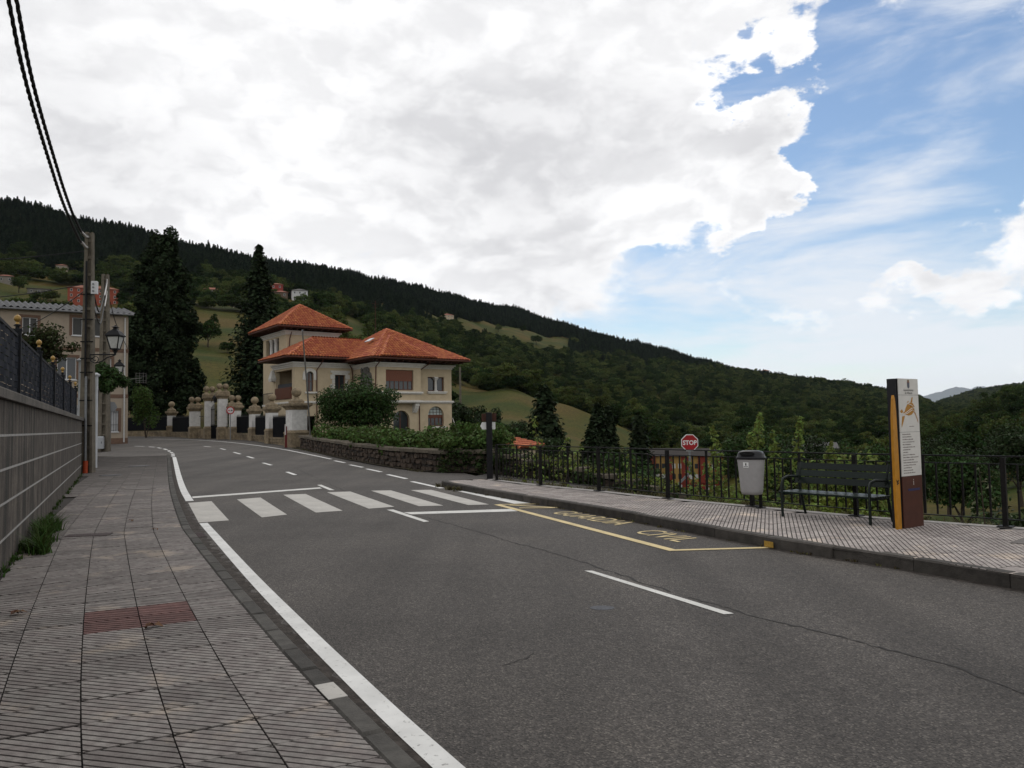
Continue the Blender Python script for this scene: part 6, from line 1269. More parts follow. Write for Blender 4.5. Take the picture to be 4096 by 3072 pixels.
twisted('service_wire', [(-15.35, 27.5, 6.7), (-16.6, 28.6, 6.45), (-18.9, 30.6, 6.1), (-22.5, 33.8, 5.9)], .016, 'lowest thin wire from the nearest pole towards the pergola vine', None, 'wire', False)
twisted('service_wire', [(-24.1, 46.0, 9.4), (-25.6, 49.6, 8.6), (-28.75, 57.45, 7.75)], .022, 'black wire dropping from the farther pole to the corner of the beige house', None, 'wire', False)
# ------------------------------------------------------------------ planting near the street
def blob_leaves(name, blobs, n, size, seed, shell=.55, up=.35, bend=.3, aspect=.6):
    """leaves filling ellipsoids: blobs of (cx, cy, cz, rx, ry, rz), more of them near the surface"""
    r = np.random.default_rng(seed); B = np.array(blobs, float); vol = (B[:, 3]*B[:, 4]*B[:, 5])**.7; k = r.choice(len(B), n, p=vol/vol.sum()); v = r.normal(size=(n, 3)); v /= np.linalg.norm(v, axis=1, keepdims=True); q = r.uniform(shell, 1.06, (n, 1))
    c = B[k, :3]+v*q*B[k, 3:6]; return leaf_mesh(name, c, v+r.normal(size=(n, 3))*.55+np.array([0, 0, up]), r.uniform(size*.65, size*1.3, n), aspect, bend, r)
def clumps(cx, cy, cz, rx, ry, rz, n, f0, f1, seed, low=-.5):
    r = np.random.default_rng(seed); out = []
    for _ in range(n):
        v = r.normal(size=3); v /= np.linalg.norm(v); v[2] = abs(v[2]) if v[2] < low else v[2]; q = r.uniform(.35, .9); s = r.uniform(f0, f1); out.append((cx+v[0]*rx*q, cy+v[1]*ry*q, cz+v[2]*rz*q, rx*s, ry*s, rz*s*.9))
    return out
def lf(name, c, isl=.4, trans=.25, hue=.03, rough=.55): return mat(name, c, rough, island=isl, hue=hue, trans=trans, spec=.08)
L_bush = lf('laurel_leaf', (.034, .058, .017), .5); L_hedge = lf('hedge_leaf', (.062, .096, .024), .5); L_ivy = lf('ivy_leaf', (.032, .048, .015), .5); L_lite = lf('young_leaf', (.15, .18, .034), .45, .35); L_apple = lf('apple_leaf', (.16, .20, .05), .45, .4)
L_cyp = lf('cypress_spray', (.020, .030, .014), .5, .08, .02, .9); L_vine = lf('vine_leaf', (.042, .048, .018), .6, .3, .06); L_dark = lf('dark_shrub_leaf', (.026, .040, .015), .5, .15); L_grass = lf('grass_blade', (.045, .075, .018), .45, .3, .03)
def plant(kind, loc, label, cat, crown_me, m, trunk=None, group=None, crown='crown', trunk_name='trunk'):
    E = empty(kind, loc, 0, label, cat, group); crown_me.name = crown; link(crown, crown_me, m, E)
    if trunk is not None: link(trunk_name, trunk, bark, E)
    return E
# tall dark cypress behind the garden wall
z0 = gz(-38.3, 84); bl = []; rr = np.random.default_rng(2)
for k in range(330):
    f = rr.uniform(0, 1)**1.1; z = 1.0+f*20.5; R = np.interp(f, [0, .12, .45, .72, .9, 1], [3.3, 3.9, 3.7, 2.9, 1.75, .5]); t = rr.uniform(0, 6.28); q = rr.uniform(.5, .98); s = rr.uniform(.5, 1.0)*(.6+.4*(1-f)); bl.append((math.cos(t)*R*q, math.sin(t)*R*q, z, s, s, s*1.5))
bl += [(-.7, 0, 21.2, .7, .7, 1.4), (.9, .1, 21.6, .75, .75, 1.5), (0, 0, 18, 1.6, 1.6, 3), (0, 0, 10, 2.6, 2.6, 8)]
cm = blob_leaves('crown', bl, 52000, .46, 3, .55, .25, .2, .6); mb = MB(); mb.tube([(0, 0, -1), (0, 0, 8), (.1, 0, 20)], [.5, .4, .12], 8)
plant('cypress_tree', (-38.3, 84, z0), 'tallest dense dark cypress rising behind the garden wall next to the beige house', 'tree', cm, L_cyp, mb.mesh('trunk')).scale = (1, 1, .93)
# ragged dark spruce beside the tower
z1 = gz(-28.3, 86); cm = conifer_crown('crown', 21.6, 3.9, 1.2, 120, 36, .46, 8, .5, .8, .40); mb = MB(); mb.tube([(0, 0, -1), (0, 0, 10), (0, 0, 21.6)], [.4, .25, .03], 8)
plant('spruce_tree', (-28.3, 86, z1), 'tall ragged dark spruce with thin tip just left of the villa tower', 'tree', cm, L_cyp, mb.mesh('trunk')).scale = (1, 1, .935)
# big laurel in front of the villa
cm = blob_leaves('crown', clumps(0, 0, 1.75, 2.75, 2.3, 1.9, 46, .24, .42, 5)+[(0, 0, 1.4, 2.1, 1.8, 1.4), (.2, 0, 3.4, .8, .8, .7), (-1.6, 0, 2.6, .8, .8, .8)], 15000, .17, 6)
mb = MB()
for k in range(5): t = k*1.3; mb.tube([(0, 0, -.3), (math.cos(t)*.5, math.sin(t)*.5, 1.2), (math.cos(t)*1.4, math.sin(t)*1.2, 2.6)], [.1, .07, .02], 6)
plant('laurel_bush', (-9.25, 46.2, .75), 'large rounded dark green bush in the garden hiding the villa ground floor', 'bush', cm, L_bush, mb.mesh('stems'), None, 'foliage', 'stems')
# hedge along the top of the garden wall
def along(pts, off, step): P = catmull([(a, b, 0) for a, b in pts], step); return [(p, Vector((d.y, -d.x, 0))) for p, d in ((P[i], (P[min(i+1, len(P)-1)]-P[max(i-1, 0)]).normalized()) for i in range(len(P)))]
bl = []; r = random.Random(12); o = Vector((-8, 36, 0))
for p, n in along([(-10.9, 42.2), (-8.6, 37.5), (-5.94, 32.09), (-4.14, 28.91), (-2.7, 27.1)], 0, .42):
    for k in range(3): h = r.uniform(.28, .55); q = p-n*r.uniform(.25, 1.9)-o; bl.append((q.x, q.y, zr(p.y)+.72+r.uniform(.0, .45)*(1 if k else .6), h*1.1, h*1.1, h*.85))
E = plant('hedge', tuple(o), 'leafy green hedge spilling over the coping of the rubble garden wall', 'hedge', blob_leaves('foliage', bl, 15000, .17, 13), L_hedge, None, None, 'foliage')
mb = MB()
for k in range(24): b = bl[k*len(bl)//24]; mb.tube([(b[0], b[1], .4), (b[0]+r.uniform(-.2, .2), b[1]+r.uniform(-.2, .2), b[2]+.1)], [.025, .01], 5)
mb.build('stems', bark, E)
# creeper heap over the end of the wall and ivy over the return wall
bl = clumps(-1.35, 27.2, 1.0, 1.5, 1.2, .75, 26, .25, .45, 15); plant('creeper', (0, 0, 0), 'bright green creeper heaped over the end of the garden wall', 'creeper', blob_leaves('foliage', bl, 6000, .13, 16), L_hedge, MB().tube([(-1.3, 27.3, -.2), (-1.4, 27.1, .9)], [.05, .02], 6).mesh('stems'), None, 'foliage', 'stems')
bl = []; o = Vector((3, 23, 0)); S_ = 0; prev = None
for p, n in along(SIDE, 0, .35):
    if prev is not None: S_ += (p-prev).length
    prev = p.copy(); top = .72-.16*max(S_-1.0, 0)
    for k in range(6):
        z = top-r.uniform(-.12, 1.0); q = p+n*r.uniform(.02, .14)-o
        if z > top-.7 or r.random() < .5: bl.append((q.x, q.y, z, .26, .26, .24))
    q = p-n*r.uniform(.0, .5)-o; bl.append((q.x, q.y, top+.14, .36, .36, .26))
plant('ivy', tuple(o), 'dark ivy hanging over the rubble wall of the side street', 'ivy', blob_leaves('foliage', bl, 15000, .115, 18), L_ivy, None, None, 'foliage')
bl = []; S_ = 0; prev = None
for p, n in along(SIDE, 0, .35):
    if prev is not None: S_ += (p-prev).length
    prev = p.copy()
    if S_ < 3.2: continue
    top = .72-.16*max(S_-1.0, 0)
    for k in range(2): q = p-n*r.uniform(.0, .7)-o; bl.append((q.x, q.y, top+r.uniform(.02, .16), .34, .34, .18))
plant('clipped_hedge', tuple(o), 'yellow-green hedge top following the ivy wall behind the railing', 'hedge', blob_leaves('foliage', bl, 8000, .10, 19), L_lite, None, None, 'foliage')
# young apple trees and shrubs right behind the railing
def shoots(name, loc, stems, label, m, leaf=.105, dens=55, seed=1, cat='sapling', grp=None):
    """upright stems with leaves all along: stems of (dx, dy, height, lean_x, lean_y)"""
    r = np.random.default_rng(seed); E = empty(name, loc, 0, label, cat, grp); C = []; Nn = []; mb = MB()
    for dx, dy, h, lx, ly in stems:
        lx *= 2.2
        pts = [Vector((dx+lx*f*f, dy+ly*f*f, h*f)) for f in np.linspace(0, 1, 6)]; mb.tube(pts, [.022*(1-.8*f) for f in np.linspace(0, 1, 6)], 5)
        k = int(dens*h); f = r.uniform(.12, 1, k)**.9; base = np.stack([dx+lx*f*f, dy+ly*f*f, h*f], 1); w = .40*(1-f)**.8+.04; t = r.uniform(0, 6.28, k); C.append(base+np.stack([np.cos(t)*w*r.uniform(.2, 1.2, k), np.sin(t)*w*r.uniform(.2, 1.2, k), r.normal(size=k)*.03], 1)); Nn.append(np.stack([np.cos(t)*.5, np.sin(t)*.5, np.full(k, .8)], 1)+r.normal(size=(k, 3))*.4)
    C = np.concatenate(C); me = leaf_mesh('leaves', C, np.concatenate(Nn), r.uniform(leaf*.6, leaf*1.25, len(C)), .55, .4, r); link('leaves', me, m, E); mb.build('stems', bark, E); return E
shoots('apple_sapling', (4.95, 17.3, -2.2), [(-.25, 0, 3.75, -.1, 0), (.0, .2, 3.2, -.2, .1), (.25, -.1, 4.0, .15, 0), (.5, .1, 3.95, .05, 0), (-.5, .1, 3.0, -.25, 0), (.1, -.2, 3.5, .1, 0), (.4, .3, 3.3, .3, .1), (-.1, .3, 2.9, -.2, .2)], 'tallest young apple tree with pale upright shoots above the litter bin', L_apple, .13, 75, 1)
shoots('apple_sapling', (6.3, 17.2, -2.2), [(-.3, 0, 3.6, -.1, 0), (.0, .2, 3.9, .1, .1), (.3, -.1, 3.3, .2, 0), (.5, .2, 3.0, .3, 0), (-.55, .1, 3.1, -.2, 0)], 'second young apple tree just right of the litter bin', L_apple, .13, 75, 2)
shoots('apple_sapling', (3.9, 17.6, -2.2), [(-.3, 0, 2.2, -.15, 0), (.0, .2, 2.4, .1, .1), (.3, -.1, 2.3, .1, 0)], 'lower apple shoots between the STOP sign and the bin', L_apple, .12, 75, 3)
shoots('pear_sapling', (.75, 22.4, -.9), [(0, 0, 2.75, -.05, 0), (.3, .1, 2.15, .25, 0), (-.35, .1, 2.0, -.2, 0), (.6, .1, 1.9, .3, 0)], 'thin pale sapling rising above the railing near the black signpost', L_apple, .14, 36, 4)
shoots('pear_sapling', (3.0, 20.6, -1.6), [(0, 0, 2.5, .05, 0), (.8, .1, 2.3, .2, 0)], 'two thin shoots just reaching the handrail left of the STOP sign', L_apple, .13, 30, 5)
shoots('tall_weed', (7.05, 11.6, -.9), [(0, 0, 1.75, -.03, 0), (.15, .05, 1.2, .1, 0)], 'single tall pale weed behind the railing at the right of the totem', lf('weed_leaf', (.17, .18, .11), .3), .085, 20, 6, 'weed')
def shrub(loc, rx, ry, rz, n, leaf, m, seed, label, cat='shrub', grp=None, nc=22):
    cm = blob_leaves('foliage', clumps(0, 0, rz*.9, rx, ry, rz, nc, .28, .48, seed), n, leaf, seed+50); mb = MB()
    for k in range(3): t = k*2.1+seed; mb.tube([(0, 0, -.3), (math.cos(t)*rx*.3, math.sin(t)*ry*.3, rz*.8)], [.05, .02], 5)
    return plant('shrub', loc, label, cat, cm, m, mb.mesh('stems'), grp, 'foliage', 'stems')
shrub((6.0, 14.6, -1.6), .95, .7, .95, 3800, .12, L_lite, 31, 'yellow-green shrub pressed against the railing behind the bench seat')
shrub((4.9, 15.6, -1.6), .9, .7, 1.0, 3600, .12, L_apple, 32, 'green shrub behind the litter bin and the railing')
shrub((3.4, 16.9, -1.5), .9, .7, .75, 3000, .12, L_apple, 33, 'low green shrub behind the railing under the STOP sign')
shrub((7.3, 13.9, -1.7), .8, .7, .85, 2600, .12, L_dark, 34, 'dark shrub behind the railing between bench and totem')
shrub((7.6, 17.4, -2.2), 1.3, 1.0, 1.7, 5200, .13, L_apple, 35, 'tall leafy shrub behind the bench top right of the apple trees')
shrub((9.6, 14.0, -2.6), 1.4, 1.1, 1.1, 3600, .14, L_dark, 36, 'dark shrub in the hollow beyond the railing right of the totem')
shrub((11.5, 17.5, -4.2), 1.8, 1.5, 1.6, 4200, .16, L_dark, 37, 'broad dark shrub low beyond the railing at the picture edge')
shrub((9.2, 20.0, -4.0), 1.7, 1.4, 1.7, 4200, .16, L_bush, 38, 'dark green shrub in the hollow behind the totem')
shrub((14.5, 23, -5.2), 2.2, 1.8, 2.0, 4200, .2, L_dark, 39, 'rounded dark shrub farther down beyond the right end of the railing')
shrub((13, 30, -5.6), 2.6, 2.2, 2.6, 4500, .22, L_bush, 40, 'wide bush in the valley bottom seen past the totem')
shrub((8.6, 27, -4.6), 2.0, 1.8, 2.1, 4200, .2, L_dark, 41, 'dark bush behind the STOP sign pole')
shrub((3.8, 27.5, -2.6), 1.7, 1.5, 1.7, 4200, .18, L_bush, 42, 'bush beyond the side street left of the STOP sign')
# conifers and dark trees between villa and valley
def cone_tree(x, y, h, R, seed, label, m=L_cyp, droop=.3, size=.3, grp=None):
    z = gz(x, y); cm = conifer_crown('crown', h, R, .3, int(h*7)+10, 30, size*1.15, seed, droop, .62, .35); mb = MB(); mb.tube([(0, 0, -.6), (0, 0, h*.95)], [.16, .03], 6); return plant('conifer_tree', (x, y, z), label, 'tree', cm, m, mb.mesh('trunk'), grp)
cone_tree(2.5, 60, 4.5-gz(2.5, 60), 1.9, 61, 'broad dark conifer standing in front of the sloping meadow', size=.4); cone_tree(7.3, 66, 3.1-gz(7.3, 66), 1.6, 62, 'dark pointed conifer between the meadow and the STOP sign', size=.4); cone_tree(8.6, 69, 3.0-gz(8.6, 69), 1.0, 63, 'slim conifer touching its larger neighbour in front of the meadow', size=.35)
cone_tree(6.2, 38, 1.9-gz(6.2, 38), 1.0, 64, 'dense dark thuja left of the yellow and red building', size=.22); cone_tree(4.7, 46, 1.4-gz(4.7, 46), 1.2, 65, 'dark thuja behind the railing left of the denser thuja', size=.26)
def round_tree(x, y, h, R, seed, label, m, n=6000, leaf=.28, grp=None, cat='tree'):
    z = gz(x, y); cm = blob_leaves('crown', clumps(0, 0, h*.58, R, R, h*.42, 34, .22, .40, seed), n, leaf, seed+1); return plant('broadleaf_tree', (x, y, z), label, cat, cm, m, trunk_mesh('trunk', h*.5, .05*R+.05, seed, 4, R*.4), grp)
def top_tree(x, y, ztop, R, seed, label, m, n=6000, leaf=.28): return round_tree(x, y, ztop-gz(x, y), R, seed, label, m, n, leaf)
top_tree(-5.2, 76, 3.9, 2.4, 71, 'dark tree against the right-hand corner of the villa', L_dark); top_tree(-2.7, 80, 3.6, 2.3, 72, 'dark tree one step right of the villa corner', L_dark); top_tree(.2, 84, 1.9, 2.2, 73, 'dark tree between villa and broad conifer', L_dark); top_tree(-7.5, 84, 4.4, 2.4, 74, 'dark tree rising behind the right end of the villa', L_dark)
top_tree(3.9, 88, 1.5, 2.2, 75, 'dark rounded tree behind the broad conifer', L_bush); top_tree(-.9, 50, 1.7, 1.7, 76, 'rounded garden tree behind the creeper heap', L_bush, 6500, .2); top_tree(1.7, 46, .8, 1.5, 77, 'small rounded tree behind the black signpost', L_dark, 6000, .2); top_tree(-3.6, 50, 1.3, 1.4, 78, 'low rounded shrub below the arched villa window', L_bush, 5000, .18)
round_tree(20.5, 66, 7.0, 3.2, 81, 'rounded tree behind the apple saplings', L_bush); round_tree(27, 72, 7.5, 3.4, 82, 'bushy tree behind the back of the bench', L_dark); round_tree(34, 76, 7.8, 3.6, 83, 'spreading dark tree just left of the totem', L_bush); round_tree(46, 82, 8.2, 3.6, 84, 'dark tree just right of the totem', L_dark); round_tree(55, 84, 9.0, 4.0, 85, 'big dark tree at the right edge beyond the railing', L_dark); round_tree(22, 48, 6.2, 2.8, 86, 'dark tree low behind the bench', L_dark); round_tree(30, 52, 6.4, 2.8, 87, 'dark tree low behind the totem base', L_bush); round_tree(38, 56, 6.4, 3.0, 88, 'dark tree low beyond the right end of the railing', L_dark)
# left-hand garden: vine on the pergola, climber over the gateway, bush by the beige house
bl = clumps(0, 0, 0, 1.9, 1.3, 1.15, 34, .16, .34, 91, -.9); plant('pergola_vine', (-17.6, 27.6, 4.4), 'brown-green vine spilling over the black fence beside the nearest pole', 'vine', blob_leaves('foliage', bl, 3400, .15, 92, .4), L_vine, MB().tube([(-.4, 0, -4.5), (-.2, 0, -1), (0, 0, .6)], [.06, .05, .02], 6).tube([(-.2, 0, -1), (.9, .2, .2)], [.04, .015], 5).mesh('stems'), None, 'foliage', 'stems')
bl = clumps(0, 0, 0, 2.0, 1.5, 1.9, 30, .2, .36, 93, -.9); plant('garden_tree', (-19.0, 24.6, 5.6), 'loose leafy tree behind the black fence at the left picture edge', 'tree', blob_leaves('foliage', bl, 5200, .17, 94, .4), L_bush, MB().tube([(0, 0, -6), (.1, 0, -1), (0, 0, 1)], [.1, .07, .02], 6).mesh('trunk'), None, 'foliage')
e = empty('clothes_post', (-18.3, 26.6, 0), 0, 'thin dark post with a crosspiece rising out of the vine behind the fence', 'post'); mb = MB(); mb.tube([(0, 0, 0), (0, 0, 6.1)], .04, 6); mb.build('shaft', M_rail, e); mb = MB(); mb.tube([(-1.6, 0, 5.85), (.15, 0, 5.95)], .025, 6); mb.build('crosspiece', M_rail, e)
bl = clumps(0, 0, 0, 1.0, .8, .8, 22, .25, .45, 95, -.6); plant('climbing_vine', (-17.75, 33.2, 3.75), 'dark green climber bulging over the white gateway between the poles', 'vine', blob_leaves('foliage', bl, 4200, .15, 96, .45), L_bush, MB().tube([(-.3, 0, -3.6), (-.1, 0, 0)], [.06, .03], 6).mesh('stems'), None, 'foliage', 'stems')
shrub((-33.6, 70.6, 1.0), 1.3, 1.2, 2.6, 4200, .2, L_hedge, 97, 'leafy green shrub beside the downpipe corner of the beige house')
# grass tufts, weeds and leaf litter
def tuft(x, y, z, n, h, spread, seed):
    r = np.random.default_rng(seed); V = []; F = []
    for k in range(n):
        a = r.uniform(0, 6.28); q = r.uniform(0, spread); px, py = q*math.cos(r.uniform(0, 6.28)), q*math.sin(r.uniform(0, 6.28)); hh = h*r.uniform(.5, 1.1); ln = hh*r.uniform(.3, 1.0); w = .006+.004*r.random(); dx, dy = math.cos(a), math.sin(a); b = len(V)
        for f, ww in ((0, 1), (.5, .8), (1, .1)): cx, cy, cz = px+dx*ln*f*f, py+dy*ln*f*f, hh*f*(1-.25*f); V += [(x+cx-dy*w*ww, y+cy+dx*w*ww, z+cz), (x+cx+dy*w*ww, y+cy-dx*w*ww, z+cz)]
        F += [(b, b+1, b+3, b+2), (b+2, b+3, b+5, b+4)]
    return V, F
V = []; F = []; r = random.Random(77)
def add_tuft(*a):
    v, f = tuft(*a); b = len(V); V.extend(v); F.extend([tuple(i+b for i in q) for q in f])
for k in range(20): t = r.uniform(1.2, 4.3); p = wall_pt(t, -r.uniform(.03, .30)); add_tuft(p.x, p.y, zl(p.y), 70, r.uniform(.16, .42), .10, k)
for k in range(60): t = r.uniform(-4, 21.5); p = wall_pt(t, -r.uniform(.01, .06)); add_tuft(p.x, p.y, zl(p.y), 14, r.uniform(.04, .14), .06, 100+k)
tag(link('grass', np_mesh('grass', np.array(V), np.array(F)), L_grass), 'green grass tufts growing along the foot of the grey wall', 'grass', kind='stuff')
V = []; F = []
for k in range(46): s = r.uniform(.2, 16); p, d = sample(KR, KR_S, KR_S[-1]-s); n = Vector((-d.y, d.x, 0)); add_tuft(p.x+n.x*.02, p.y+n.y*.02, zr(p.y), 8, r.uniform(.02, .07), .05, 300+k)
for (x, y) in ((-1.62, 19.65), (-1.4, 19.3), (-2.0, 20.6)): add_tuft(x, y, zr(y), 60, .16, .12, int(y*10))
for k in range(300): s = r.uniform(0, FL_S[-1]-1); p, d = sample(FL, FL_S, s); n = Vector((-d.y, d.x, 0)); q = p+n*r.uniform(.14, .6); add_tuft(q.x, q.y, zp(p.y)-.12, 16, r.uniform(.08, .3), .12, 500+k)
for k in range(220): f = r.random(); s = f*24; P_ = Vector((-12.6, 46.0, 0)).lerp(Vector((-2.6, 26.6, 0)), f); add_tuft(P_.x-.35-.4*math.sin(f*3.1)*0+r.uniform(-.25, .1), P_.y, zr(P_.y), 14, r.uniform(.03, .10), .15, 900+k)
tag(link('verge_weeds', np_mesh('verge_weeds', np.array(V), np.array(F)), mat('dry_weeds', (.075, .062, .024), .8, island=.5, hue=.04, trans=.2)), 'low weeds along the kerb, the railing edge and the rubble wall', 'weeds', kind='stuff')
# verge of earth and litter along the rubble wall
Pv = catmull([(-13.2, 47.2, 0), (-8.95, 37.7, 0), (-6.1, 32.0, 0), (-4.3, 28.75, 0), (-2.7, 26.5, 0), (-.9, 25.7, 0), (1.0, 24.6, 0)], .4); V2 = []
for i, p in enumerate(Pv):
    d = (Pv[min(i+1, len(Pv)-1)]-Pv[max(i-1, 0)]).normalized(); n = Vector((d.y, -d.x, 0)); w = .45+.2*math.sin(i*.9)+r.uniform(-.12, .12); drop = max(0, (p.x+1.4))*.12
    for k in (.1, -w): q = p+n*k; V2.append((q.x, q.y, zr(q.y)+.007-drop+(.03 if k > 0 else 0)))
tag(link('verge', np_mesh('verge', np.array(V2), np.array([(2*i, 2*i+1, 2*i+3, 2*i+2) for i in range(len(Pv)-1)])), mat('leaf_litter', (.055, .037, .020), .95, var=.5, scale=12, color2=(.03, .025, .014), bump=.9, bscale=35)), kind='structure')
M_dead = mat('dead_leaf', (.10, .045, .018), .8, island=.4, hue=.03)
for i, (x, y, s, lab) in enumerate(((-2.83, 6.03, .10, 'curled brown leaves lying on the red paving tiles'), (-4.15, 6.5, .10, 'brown dead leaf on the grey tiles at the left picture edge'), (-6.4, 13.0, .07, 'dark dead leaf on the pavement beyond the drain grates'), (-5.5, 11.9, .06, 'small reddish leaf beside the larger drain grate'))):
    rg = np.random.default_rng(i); me = leaf_mesh('dead_leaf', rg.normal(size=(3, 3))*np.array([s*.35, s*.35, .006])+np.array([0, 0, .015]), np.tile([0, 0, 1.], (3, 1))+rg.normal(size=(3, 3))*.3, s, .6, .5, rg); tag(link('dead_leaf', me, M_dead, None, (x, y, zl(y)+.004)), lab, 'leaf', 'dead leaves on the left pavement')
# ------------------------------------------------------------------ houses and single trees on the hillside
M_hr = mat('hill_roof', (.20, .070, .038), .85, var=.2, scale=.6); M_hg = mat('hill_roof_grey', (.075, .071, .068), .85, var=.15, scale=.5); M_dw = mat('hill_window', (.03, .032, .035), .3); M_wt = mat('hill_white', (.50, .50, .48), .8)
def hill_house(name, x, y, z, w, dpt, h, rz, wallc, roof, label, rows, cols, pitch=.3, cat='house', frame=True, hipr=True, group='houses scattered on the hillside'):
    E = empty(name, (x, y, z), rz, label, cat, group); mw = mat('hill_wall_%d_%d_%d' % tuple(int(c*1000) for c in wallc), wallc, .9, var=.1, scale=.4)
    mb = MB(); mb.box(-w/2, w/2, -dpt/2, dpt/2, -3, h); mb.build('wall', mw, E); ov = .6; rh = dpt*.5*pitch*1.4; mb = MB(); k = min(w, dpt)/2 if hipr else 0
    a = [(-w/2-ov, -dpt/2-ov, h), (w/2+ov, -dpt/2-ov, h), (w/2+ov, dpt/2+ov, h), (-w/2-ov, dpt/2+ov, h), (-w/2+k, 0, h+rh), (w/2-k, 0, h+rh)]; mb.raw(a, [(0, 1, 5, 4), (1, 2, 5), (2, 3, 4, 5), (3, 0, 4), (3, 2, 1, 0)]); mb.build('roof', roof, E)
    for i in range(rows):
        for j in range(cols):
            cx = -w/2+w*(j+.5)/cols; cz = h*(i+.55)/rows; mb = MB(); mb.box(cx-.55, cx+.55, -dpt/2-.03, -dpt/2-.001, cz-.7, cz+.7); f = mb.build('window', M_wt if frame else M_dw, E)
            if frame: mb = MB(); mb.box(cx-.42, cx+.42, -dpt/2-.05, -dpt/2-.031, cz-.56, cz+.56); mb.build('pane', M_dw, f)
    for i in range(rows):
        for j in range(2): cy = -dpt/2+dpt*(j+.5)/2; cz = h*(i+.55)/rows; mb = MB(); mb.box(w/2+.001, w/2+.03, cy-.5, cy+.5, cz-.7, cz+.7); mb.build('window', M_dw, E)
    return E
def fz(x, y): return gz(x, y)-.3
hill_house('apartment_block', -227, 416, fz(-227, 416), 24, 11, 8.6, math.radians(26), (.25, .062, .036), M_hr, 'long orange-red three-storey block on the slope above the beige house', 3, 7)
hill_house('hill_house', -326, 555, fz(-326, 555), 7, 7, 8.5, math.radians(20), (.28, .23, .18), M_hr, 'narrow pale house with red roof at the edge of the upper wood', 2, 2)
hill_house('hill_shed', -266, 431, fz(-266, 431), 11, 6, 3.4, math.radians(28), (.16, .15, .13), M_hg, 'long low grey-roofed shed in the meadow above the corrugated roof', 1, 3, .15, 'shed')
hill_house('hill_house', -294, 445, fz(-294, 445), 8, 6, 4.2, math.radians(25), (.22, .20, .17), M_hr, 'small house with red roof at the far left of the hillside', 1, 2)
hill_house('stone_house', -177, 453, fz(-177, 453), 12, 9, 6.4, math.radians(18), (.17, .135, .095), M_hr, 'brown stone farmhouse between the cypress and the spruce', 2, 3)
hill_house('hill_shed', -167, 462, fz(-167, 462), 8, 5, 2.8, math.radians(18), (.13, .10, .075), M_hr, 'low red-roofed barn beside the stone farmhouse', 1, 2, .3, 'barn')
hill_house('hill_house', -157, 441, fz(-157, 441), 6.5, 5, 3.0, math.radians(12), (.42, .36, .27), M_hr, 'small pale hut below the barn beside the spruce', 1, 1, .3, 'hut')
hill_house('hill_house', -156, 510, fz(-156, 510)+2, 8, 7, 7.0, math.radians(15), (.24, .045, .035), M_hr, 'red-walled house just right of the spruce', 2, 2)
hill_house('hill_house', -145, 482, fz(-145, 482), 8, 8, 7.2, math.radians(20), (.12, .085, .06), M_hr, 'brown brick house above the tower roof', 2, 2)
hill_house('hill_house', -141, 510, fz(-141, 510), 10, 9, 6.6, math.radians(20), (.48, .48, .47), M_hg, 'white house with grey roof above the tower roof', 2, 3)
hill_house('hill_villa', -76, 908, fz(-76, 908), 13, 12, 7, math.radians(25), (.42, .34, .24), M_hr, 'pale villa with stepped red roof below the conifers', 2, 3)
hill_house('hill_house', 463, 1406, fz(463, 1406)+7, 13, 11, 7, math.radians(10), (.46, .46, .45), M_hr, 'white house with red roof standing on the ridge skyline', 2, 3)
hill_house('hill_house', 149, 222, -12.5, 12, 10, 5.6, math.radians(-15), (.30, .17, .08), M_hr, 'ochre house at the right picture edge above the valley', 1, 2)
# school-like building in the valley
E = empty('valley_building', (50.0, 236, -19.5), math.radians(-24), 'yellow and red three-storey building in the valley behind the railing', 'building'); M_y = mat('school_yellow', (.34, .21, .065), .85, var=.08, scale=.4); M_rd = mat('school_red', (.19, .032, .020), .85, var=.1, scale=.4)
mb = MB(); mb.box(-13, 13, 0, 14, -4, 10.6); mb.build('wall', M_y, E); mb = MB(); mb.box(-13.05, 13.05, -.12, 0, -4, 2.6); mb.build('red_base', M_rd, E)
mb = MB(); mb.raw([(-14, -1, 10.7), (14, -1, 10.7), (14, 15, 10.7), (-14, 15, 10.7), (-9, 7, 12.8), (9, 7, 12.8)], [(0, 1, 5, 4), (1, 2, 5), (2, 3, 4, 5), (3, 0, 4), (3, 2, 1, 0)]); mb.build('roof', mat('slate_brown', (.030, .025, .022), .95, var=.15, scale=.5), E)
for k in range(6): x = -12.6+k*5; mb = MB(); mb.box(x-1.05, x+1.05, -.35, -.001, 2.61, 10.6); mb.build('pilaster', M_rd, E)
for k in range(5):
    for j in range(3):
        for s in (-1, 1): x = -10.1+k*5+s*.95; z = 1.2+j*3.2; mb = MB(); mb.box(x-.55, x+.55, -.16 if j == 0 else -.06, -.121 if j == 0 else -.001, z-.7, z+.75); mb.build('window', M_dw if (k+j) % 2 else M_wt, E)
hill_house('valley_hall', 104, 292, -17, 34, 22, 8.2, math.radians(-20), (.30, .29, .28), M_hg, 'wide grey-roofed hall behind the yellow and red building', 1, 6, .12, 'hall', True, False, None)
# garden shed with a tiled roof just behind the ivy wall
E = empty('garden_shed', (-.55, 33.0, -1.42), math.radians(-22), 'small shed whose orange tiled roof edge shows above the railing', 'shed'); mb = MB(); mb.box(-.9, .7, 0, 2.6, -2, 1.9); mb.build('wall', M_plaster, E)
R = tile_roof(E, [[(.95, -.3, 2.02), (.95, 2.9, 2.02), (-.9, 2.9, 2.45), (-.9, -.3, 2.45)]], (0, -10, 3), 40, .2, .3); ridge(R, (-.9, -.3, 2.47), (.95, -.3, 2.04))
